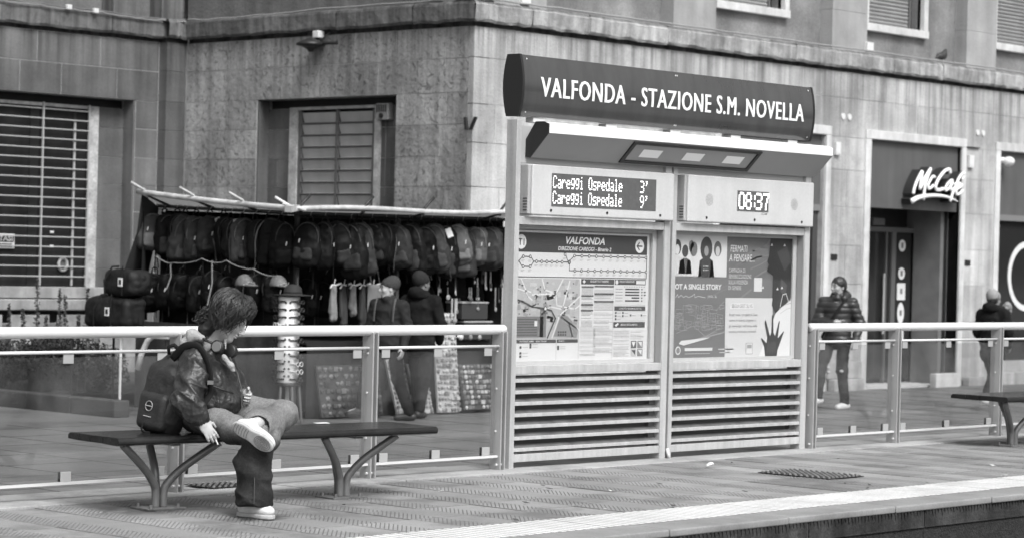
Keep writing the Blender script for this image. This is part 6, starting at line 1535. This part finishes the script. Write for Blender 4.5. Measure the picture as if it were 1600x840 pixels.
def lock(az, lift_, ln, seed, rad):
    """falls from near the crown at azimuth az (0 = face) down the head; ln = how far below the crown it ends (radians)"""
    r2 = random.Random(seed); pts = []; n = 11; ph = r2.uniform(0, 6.3); wv = r2.uniform(2.6, 5.2); amp = r2.uniform(.010, .026); a0 = r2.uniform(.05, .5); drift = r2.uniform(-.35, .35)
    for i in range(n):
        t = i/(n-1); th = a0+(ln-a0)*t; a = az+drift*t; vol = lift_*(.55+.9*math.sin(math.pi*min(1, t*.9)))+.004*t
        x = (.112+vol)*math.sin(min(th, 1.75))*math.cos(a); y = (.096+vol)*math.sin(min(th, 1.75))*math.sin(a); z = .036+(.108+vol)*math.cos(min(th, 1.75))-max(0, th-1.75)*.105
        w = amp*math.sin(ph+wv*t*3)*(.3+t); q = hp(-.02+x-math.sin(a)*w, y+math.cos(a)*w, z+.35*w); q = q+np.array((0, 0, -(.045 if abs(az) > 1.2 else .012)*t**2)); q[0] += (.03*t**2 if abs(az) > 1.9 else 0); pts.append(q)
    return pts
for mname, mm, n0, n1 in (('hair_locks', m_hair, 0, 1300), ('hair_strands', m_hair2, 1300, 1950)):
    b = MB()
    for k in range(n0, n1):
        az = rr.uniform(-math.pi, math.pi); aa = abs(az)
        ln = rr.uniform(.98, 1.28) if aa < .75 else (1.25+(aa-.75)*1.15+rr.uniform(-.15, .3) if aa < 1.5 else rr.uniform(1.75, 2.45)); ln = ln+.45 if 1.0 < aa < 1.35 and rr.random() < .25 else ln
        pts = lock(az, rr.uniform(.006, .034), ln, k, 1); b.tube([wl(*p) for p in pts], [.0022]+[rr.uniform(.0026, .0042)]*8+[.002, .0006] if mm is m_hair else [.001]+[.0019]*8+[.0014, .0005], 3, False)
    for k in range(90 if mm is m_hair else 50):        # loose curls at the nape
        c = hp(-.125+rr.uniform(-.03, .02), rr.uniform(-.07, .03), -.075+rr.uniform(-.05, .05)); d = HR @ np.array((-.8+rr.uniform(-.3, .3), rr.uniform(-.4, .3), rr.uniform(-.3, .7))); pr = rr.uniform(0, 6); pts = [c+d*.008*i+np.array((math.sin(pr+i*1.4), math.cos(pr+i*1.2), math.sin(pr+i*1.5+1)))*.010+np.array((0, 0, -.002*i)) for i in range(6)]
        b.tube([wl(*p) for p in pts], [.0026, .003, .003, .0026, .002, .0006], 3, False)
    tag(b.build(mname, mm, pw, smooth=True), kind='stuff')
# face details
b = MB()
for sg in (-1, 1): b.tube([wl(*hp(.0995, sg*.014, .022)), wl(*hp(.0965, sg*.032, .027)), wl(*hp(.082, sg*.05, .022))], [.003, .0042, .002], 6)
b.build('eyebrow', m_hair, pw)
b = MB()
for sg in (-1, 1): b.tube([wl(*hp(.0905, sg*.019, -.008)), wl(*hp(.0945, sg*.031, -.0115)), wl(*hp(.087, sg*.043, -.009))], [.0012, .0022, .0016], 6)
b.build('eyelash', m_black, pw)
b = MB(); b.tube([wl(*hp(.0965, -.020, -.0665)), wl(*hp(.107, 0, -.065)), wl(*hp(.0965, .020, -.0665))], [.002, .0052, .002], 6); b.tube([wl(*hp(.094, -.016, -.0755)), wl(*hp(.1035, 0, -.0765)), wl(*hp(.094, .016, -.0755))], [.002, .0055, .002], 6); b.build('lips', m_lip, pw, smooth=True)
# headphones round the neck
hpn = thing('headphones', 'black headphones with a grey ear pad hanging round the neck of the seated person', 'headphones', wl(.06, -.1, 1.0))
b = MB(); b.tube([wl(.075, -.165, 1.02), wl(.0, -.16, 1.05), wl(-.055, -.07, 1.075), wl(-.01, .035, 1.05), wl(.085, .055, 1.01)], .014, 8, True, 0, .6); b.build('headband', m_black, hpn, smooth=True)
cdir = Vector((-.35, -.93, .12)).normalized(); cR = RH*cdir.x+FH*cdir.y+UPV*cdir.z
c1 = wl(.078, -.185, 1.012); b = MB(); b.tube([c1-cR*.02, c1-cR*.018, c1+cR*.014, c1+cR*.018], [.036, .042, .042, .036], 20); cup = b.build('ear_cup', m_black, hpn, smooth=True)
b = MB(); b.tube([c1+cR*.016, c1+cR*.0215], [.034, .030], 20); b.build('ear_pad', mat('pad_grey', .15, .5), cup)
c2 = wl(.145, -.10, .985); b = MB(); b.tube([c2-cR*.02, c2-cR*.018, c2+cR*.014, c2+cR*.018], [.036, .044, .044, .036], 20); b.build('ear_cup', m_black, hpn, smooth=True)
b = MB(); b.tube([wl(.12, -.15, 1.06), wl(.118, -.16, 1.0)], .009, 8); b.build('yoke', mat('yoke_grey', .3, .4), hpn)
# cigarette
tp = tipsR[1]; b = MB(); b.tube([wl(tp[0]-.005, tp[1]-.012, tp[2]+.012), wl(tp[0]+.012, tp[1]-.02, tp[2]-.022)], .0042, 8); small('cigarette', 'stub of a cigarette between the fingers of the seated person', 'cigarette', b, m_whitep, wl(*tp))
# backpack worn on the back
rk = thing('worn_backpack', 'black backpack with a round pale badge worn by the seated person', 'backpack', wl(-.26, -.05, .47))
RP = rot_from((-.62, -.78, .10), (.14, .0, .99)); CP = np.array((-.25, -.05, .70)); pk = lambda x, y, z: CP+RP @ np.array((x, y, z))
frame = (RP.T @ AC, np.array(WB)+CP @ AC); s = SDF((-.16, -.24, -.30), (.20, .24, .32), .0085)
s.rbox((0, 0, -.02), (.085, .155, .225), .085).ell((.02, 0, -.07), (.10, .15, .16), k=.05).ell((-.03, 0, .18), (.06, .10, .09), k=.06); V, F = s.mesh()
m_rk = mat('backpack_black', .022, .55, var=.3, vscale=8, bump=.25, bscale=60)
np_mesh('body', V, F, m_rk, rk, frame=frame, disp=lambda P, N: .012*vnoise(P*9, 2)+.006*ridged(P*16, 1., 4))
s = SDF((-.02, -.18, -.26), (.22, .18, .05), .0085); s.rbox((.075, 0, -.105), (.05, .125, .12), .045); V, F = s.mesh(); np_mesh('front_pocket', V, F, m_rk, rk, frame=frame, disp=lambda P, N: .009*vnoise(P*11, 6))
fr = lambda x, y, z: Vector(np.array((x, y, z)) @ frame[0] + frame[1])
b = MB(); b.tube([fr(.128, .030*math.cos(a), -.075+.030*math.sin(a)) for a in np.linspace(0, 2*math.pi, 25)], .003, 5, False); b.box(0, 0, 0, 0, 0, 0); b.tube([fr(.129, -.028, -.075), fr(.129, .028, -.075)], .006, 6, True, 0, .5); b.tube([fr(.128, -.032, -.140), fr(.128, .032, -.140)], .0055, 6, True, 0, .5); b.build('badge', mat('badge_grey', .30, .5), rk)
b = MB(); b.tube([wl(-.23, -.10, .955), wl(-.235, -.11, 1.0), wl(-.20, -.12, 1.015), wl(-.165, -.12, .985)], .014, 8, True, 0, .6); b.build('handle', m_strap, rk, smooth=True)
b = MB(); b.tube([wl(*p) for p in smooth_path([(-.20, -.17, .93), (-.12, -.24, 1.01), (-.04, -.265, 1.015), (.02, -.30, .95), (.05, -.315, .86), (.055, -.315, .78), (.05, -.31, .72), (-.02, -.35, .62)], 4)], .024, 8, True, 0, .28, up=tuple(RH*.2-FH*.9+UPV*.3)); b.build('shoulder_strap', m_strap, rk, smooth=True)
b = MB(); b.obox(wl(.056, -.328, .80), RH*.018, FH*.006, UPV*.012); b.build('buckle', mat('buckle', .14, .4), rk)
b = MB(); b.tube([wl(*p) for p in smooth_path([(-.36, -.12, .56), (-.385, -.14, .50), (-.365, -.15, .475), (-.33, -.15, .473)], 3)], .010, 6, True, 0, .4); b.build('loose_strap', m_strap, rk)

# ---- standing people
def figure(name_label, base, head_dir, torso_dir, hgt, leg_f, arms, coat, trs, shoes_g, group=None, coat_len=.62, quilt=0., head_tilt=0., skin=m_skin, hairm=None, hat=None, hood=False, slim=1.0, lift=(0, 0), step_dir=None, open_neck=False):
    """base on the ground; torso_dir = facing on the ground plan; leg_f = (left, right) foot offsets along the step direction; arms = ((elbow, wrist), (elbow, wrist)) for left and right in local metres for a 1.75 m person"""
    k = hgt/1.75; t = thing('person', name_label, 'person', base, group)
    f = Vector((torso_dir[0], torso_dir[1], 0)).normalized(); l = Vector((-f.y, f.x, 0)); A = np.array([f, l, UPV])*k; fr_ = (A, np.array(base))
    hd_ = Vector((head_dir[0], head_dir[1], 0)).normalized(); hloc = (hd_.dot(f), hd_.dot(l), 0)
    sdv = Vector((step_dir[0], step_dir[1], 0)).normalized() if step_dir else f; sl = np.array((sdv.dot(f), sdv.dot(l), 0))
    hips = [np.array((0, s*.09, .93)) for s in (1, -1)]; legs = []
    for i, s in enumerate((1, -1)):
        ft = np.array((0, s*.085, .085+lift[i]))+sl*leg_f[i]; kn = (hips[i]+ft)/2+np.array((0, 0, .01))+sl*(.05+.25*lift[i]); legs.append((hips[i], kn, ft))
    Rh = rot_from((hloc[0], hloc[1], -math.sin(head_tilt)), (hloc[0]*math.sin(head_tilt), hloc[1]*math.sin(head_tilt), math.cos(head_tilt))); hc = np.array((.02, 0, 1.625))
    sh = [np.array((0, s*.185, 1.42)) for s in (1, -1)]
    s = SDF((-.55, -.55, -.02), (.55, .55, 1.82), .0095)
    s.chain([(0, 0, .95), (0, 0, 1.15), (0, 0, 1.36)], [.12, .11, .12], .05).chain([sh[0], (0, 0, 1.43), sh[1]], [.05, .06, .05], .05).cap((0, 0, 1.42), (.012, 0, 1.56), .058, .055, .03)
    for h_, kn, ft in legs: s.chain([h_, kn, ft], [.08, .055, .04], .03); s.cap(ft, ft+sl*.14-np.array((0, 0, .04)), .035, .025)
    for i, (el, wr) in enumerate(arms):
        s.chain([sh[i], el, wr], [.05, .04, .028], .02); el = np.array(el); wr = np.array(wr); d = wr-el
        hand(s, wr, d, (.8, 0, .2) if abs(d[0]) < .15 else (0, -.2, 1), (0, -1 if i == 0 else 1, 0) if abs(d[0]) < .15 else (-.3, 0, -1), 1.05, .45, 1, .05, .008)
    W = head(s, hc, Rh); V, F = s.mesh(); np_mesh('body', V, F, skin, t, frame=fr_)
    # trousers
    s = SDF((-.55, -.45, -.02), (.55, .45, 1.12), .011); s.ell((0, 0, .95), (.13, .165, .12), k=.04)
    for h_, kn, ft in legs: s.chain([h_, kn, ft+np.array((0, 0, .03))], [.098*slim, .078*slim, .066*slim], .03)
    V, F = s.mesh(); np_mesh('trousers', V, F, trs, t, frame=fr_, disp=lambda P, N: .010*(ridged(P*np.array([6, 6, 15]), 1., 3)-.5)+.004*vnoise(P*22, 4))
    for i, (h_, kn, ft) in enumerate(legs):
        s = SDF(ft-.24, ft+.24, .0095); d = sl*.15; pz = np.array((0, 0, -.03)); dz = np.array((0, 0, -.12*min(1, lift[i]*4)))
        s.chain([ft+pz-sl*.05, ft+pz+sl*.03, ft+pz+d+dz-np.array((0, 0, .012))], [.045, .048, .040], .02); s.cap(ft+np.array((0, 0, .03)), ft+pz, .043, .045, .02); V, F = s.mesh(); np_mesh('shoe', V, F, shoes_g, t, frame=fr_)
    # coat
    s = SDF((-.45, -.50, .60), (.50, .50, 1.62), .0105); zb = 1.42-coat_len
    s.ell((.0, 0, zb+.12), (.155, .195, .14), k=.05).ell((.0, 0, (zb+1.35)/2+.05), (.15, .19, (1.42-zb)*.45), k=.06).ell((.0, 0, 1.34), (.135, .21, .12), k=.06).chain([sh[0], (0, 0, 1.44), sh[1]], [.07, .075, .07], .05)
    for i, (el, wr) in enumerate(arms): el = np.array(el); wr = np.array(wr); s.chain([sh[i]-np.array((0, 0, .02)), el, wr], [.082, .070, .048], .035)
    if not open_neck: s.chain([(.01, .055, 1.50), (.075, 0, 1.485), (.01, -.055, 1.50), (-.055, 0, 1.515), (.01, .055, 1.50)], [.035]*5, .03)
    s.rbox((0, 0, zb-.3), (.6, .6, .3), .01, sub=True, k=.02)
    V, F = s.mesh()
    def cf_(P, N):
        d = .011*(ridged(P*np.array([7, 7, 10])+np.array((P[:, 2]*4)[:, None]*[1, 0, 0]), 1., 9)-.5)+.004*vnoise(P*26, 7)
        if quilt: d = d*.5+quilt*(np.abs(np.sin(P[:, 2]*math.pi/.075))**.6-.5)
        return d
    np_mesh('coat', V, F, coat, t, frame=fr_, disp=cf_)
    loc = lambda x, y, z: Vector(np.array((x, y, z)) @ A + np.array(base)); hl = lambda x, y, z: Vector(W(x, y, z) @ A + np.array(base))
    if hairm:
        s = SDF(hc-.26, hc+.26, .0085); hq = lambda x, y, z: hc+Rh @ np.array((x, y, z)); s.ell(hq(-.018, 0, .04), (.105, .088, .092), Rh, .02).ell(hq(-.05, 0, -.01), (.07, .08, .075), Rh, .03).ell(hq(.115, 0, -.035), (.06, .085, .075), Rh, .01, True)
        V, F = s.mesh(); np_mesh('hair', V, F, hairm, t, frame=fr_, disp=lambda P, N: .006*ridged(P*40, 1., 2))
    if hat:
        s = SDF(hc-.26, hc+.30, .008); hq = lambda x, y, z: hc+Rh @ np.array((x, y, z)); s.ell(hq(-.018, 0, .035), (.113, .094, .10), Rh, .02).ell(hq(-.055, 0, .07), (.085, .08, .085), Rh, .03)
        Rc = rot_from(Rh @ np.array((1, 0, .32)), Rh @ np.array((-.32, 0, 1))); s.rbox(hc+Rc @ np.array((0, 0, -.145)), (.25, .25, .15), .005, Rc, .006, True)
        V, F = s.mesh(); np_mesh('knit_hat', V, F, hat, t, frame=fr_, disp=lambda P, N: .0025*np.sin(np.arctan2(P[:, 1]-hc[1], P[:, 0]-hc[0])*60))
    if hood:
        s = SDF(hc-.30, hc+.26, .009); hq = lambda x, y, z: hc+Rh @ np.array((x, y, z))
        if hood == 'up': s.ell(hq(-.025, 0, .02), (.125, .108, .135), Rh, .02).ell(hq(-.03, 0, -.10), (.10, .105, .07), Rh, .04).ell(hq(.12, 0, -.01), (.10, .082, .125), Rh, .015, True).ell(hq(.0, 0, .0), (.095, .08, .11), Rh, .01, True)
        else: s.chain([hq(-.02, .10, -.15), hq(-.10, .05, -.12), hq(-.12, 0, -.11), hq(-.10, -.05, -.12), hq(-.02, -.10, -.15)], [.05, .06, .065, .06, .05], .04)
        V, F = s.mesh(); np_mesh('hood', V, F, coat, t, frame=fr_, disp=lambda P, N: .008*(ridged(P*14, 1., 5)-.5))
    b = MB()
    for sg in (-1, 1): b.tube([hl(.0995, sg*.014, .022), hl(.0975, sg*.032, .027), hl(.083, sg*.05, .022)], [.003*k, .005*k, .003*k], 6)
    b.build('eyebrow', m_hair, t)
    b = MB()
    for sg in (-1, 1): b.tube([hl(.0905, sg*.019, -.004), hl(.0945, sg*.031, -.004), hl(.087, sg*.043, -.004)], [.002*k, .0055*k, .002*k], 6)
    b.build('eye', m_black, t)
    b = MB(); b.tube([hl(.0965, -.022, -.07), hl(.105, 0, -.07), hl(.0965, .022, -.07)], [.002, .005*k, .002], 6); b.build('lips', m_lip, t)
    return t, loc, hl
def cdv(a, bb): return (RH*a+FH*bb)[:2]             # direction given as (right, away) in the view
m_coat1 = mat('black_coat', .016, .75, var=.25, vscale=8, spec=.25); m_coat2 = mat('dark_coat', .009, .85, var=.2, vscale=8, spec=.15); m_puff = mat('puffer_nylon', .026, .42, var=.2, vscale=10, spec=.4); m_trd = mat('dark_trousers', .014, .9, var=.3, vscale=9, spec=.15); m_trg = mat('grey_jeans', .032, .85, var=.5, vscale=8, fine=.2, spec=.2)
m_bean = mat('beanie_wool', .035, .9, bump=.5, bscale=120); m_bean2 = mat('pale_wool', .26, .9, bump=.5, bscale=100); m_shd = mat('dark_shoe', .03, .5); m_beard = mat('beard', .03, .8)
t, loc, hl = figure('walking person in a dark beanie and black jacket in front of the market stall', (20.13, 20.58, ZS), cdv(-.97, -.25), cdv(-.42, -.90), 1.68, (-.20, .24),
    (((-.02, .25, 1.13), (.06, .24, .90)), ((.02, -.25, 1.13), (.16, -.14, .93))), m_coat1, m_trd, m_shd, hat=m_bean, step_dir=cdv(-1, -.1), lift=(0, .05), coat_len=.60)
b = MB()
for sg in (-1, 1): b.tube([loc(*p) for p in smooth_path([(-.10, sg*.10, 1.47), (.06, sg*.125, 1.50), (.125, sg*.13, 1.40), (.15, sg*.13, 1.22)], 4)], .014, 6, True, 0, .4)
b.build('rucksack_strap', mat('pale_strap', .05, .6), t)
b = MB(); b.ball(hl(.06, 0, -.095), .034, 10, 6); b.build('beard', mat('stubble', .16, .8), t, smooth=True)
figure('person all in black standing behind the walking one in the beanie', (20.84, 20.76, ZS), cdv(.55, .6), cdv(.35, .93), 1.74, (.16, -.18),
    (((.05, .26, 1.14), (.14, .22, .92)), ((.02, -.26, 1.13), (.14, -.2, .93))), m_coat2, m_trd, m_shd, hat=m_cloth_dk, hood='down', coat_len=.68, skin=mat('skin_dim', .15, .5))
t, loc, hl = figure('bearded person in a dark quilted jacket walking by the shop doorway', (27.28, 19.21, ZS), cdv(-.80, -.60), cdv(-.30, -.95), 1.80, (-.06, .24),
    (((-.03, .29, 1.15), (.10, .26, .93)), ((.02, -.27, 1.16), (.22, -.02, 1.14))), m_puff, m_trg, m_shoe, hood='down', hairm=m_hair, quilt=.012, step_dir=cdv(-.7, -.7), coat_len=.62, lift=(0, .07), skin=mat('skin_mid', .30, .5), slim=.95)
b = MB(); b.ball(hl(.045, 0, -.085), (.058, .055, .045), 12, 8); b.build('beard', m_beard, t, smooth=True)
b = MB(); b.tube([loc(*p) for p in smooth_path([(-.03, .12, 1.50), (.11, .10, 1.44), (.175, .0, 1.28), (.165, -.10, 1.12), (.10, -.19, .95)], 4)], .022, 6, True, 0, .35); b.build('shoulder_strap', m_strap, t)
b = MB(); b.obox(loc(.25, .05, 1.18), RH*.035, FH*.006, UPV*.008+RH*.02); b.build('phone', m_whitep, t)
b = MB()
for y, z in ((.085, .52), (-.075, .56), (-.07, .50)): b.ball(loc(.105 if y > 0 else .17, y, z), (.03, .03, .022), 8, 5)
b.build('knee_rip', m_skin, t)
t, loc, hl = figure('person in a pale knitted hat and dark hooded coat walking away at the right edge', (29.42, 18.10, ZS), cdv(.75, .65), cdv(.62, .78), 1.66, (.30, -.34),
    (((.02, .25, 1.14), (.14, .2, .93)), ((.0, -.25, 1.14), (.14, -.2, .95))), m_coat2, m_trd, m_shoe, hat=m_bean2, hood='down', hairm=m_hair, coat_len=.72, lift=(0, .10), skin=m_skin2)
s = SDF((-.2, -.2, -.2), (.2, .2, .2), .009); s.ell((0, 0, 0), (.07, .06, .07)).ell((.03, 0, -.06), (.05, .05, .05), k=.03); V, F = s.mesh()
np_mesh('fur_trim', V, F, mat('fur_pale', .20, .9, var=.3, vscale=30), t, frame=(np.eye(3), loc(.10, -.17, 1.52)), disp=lambda P, N: .012*vnoise(P*60, 3))
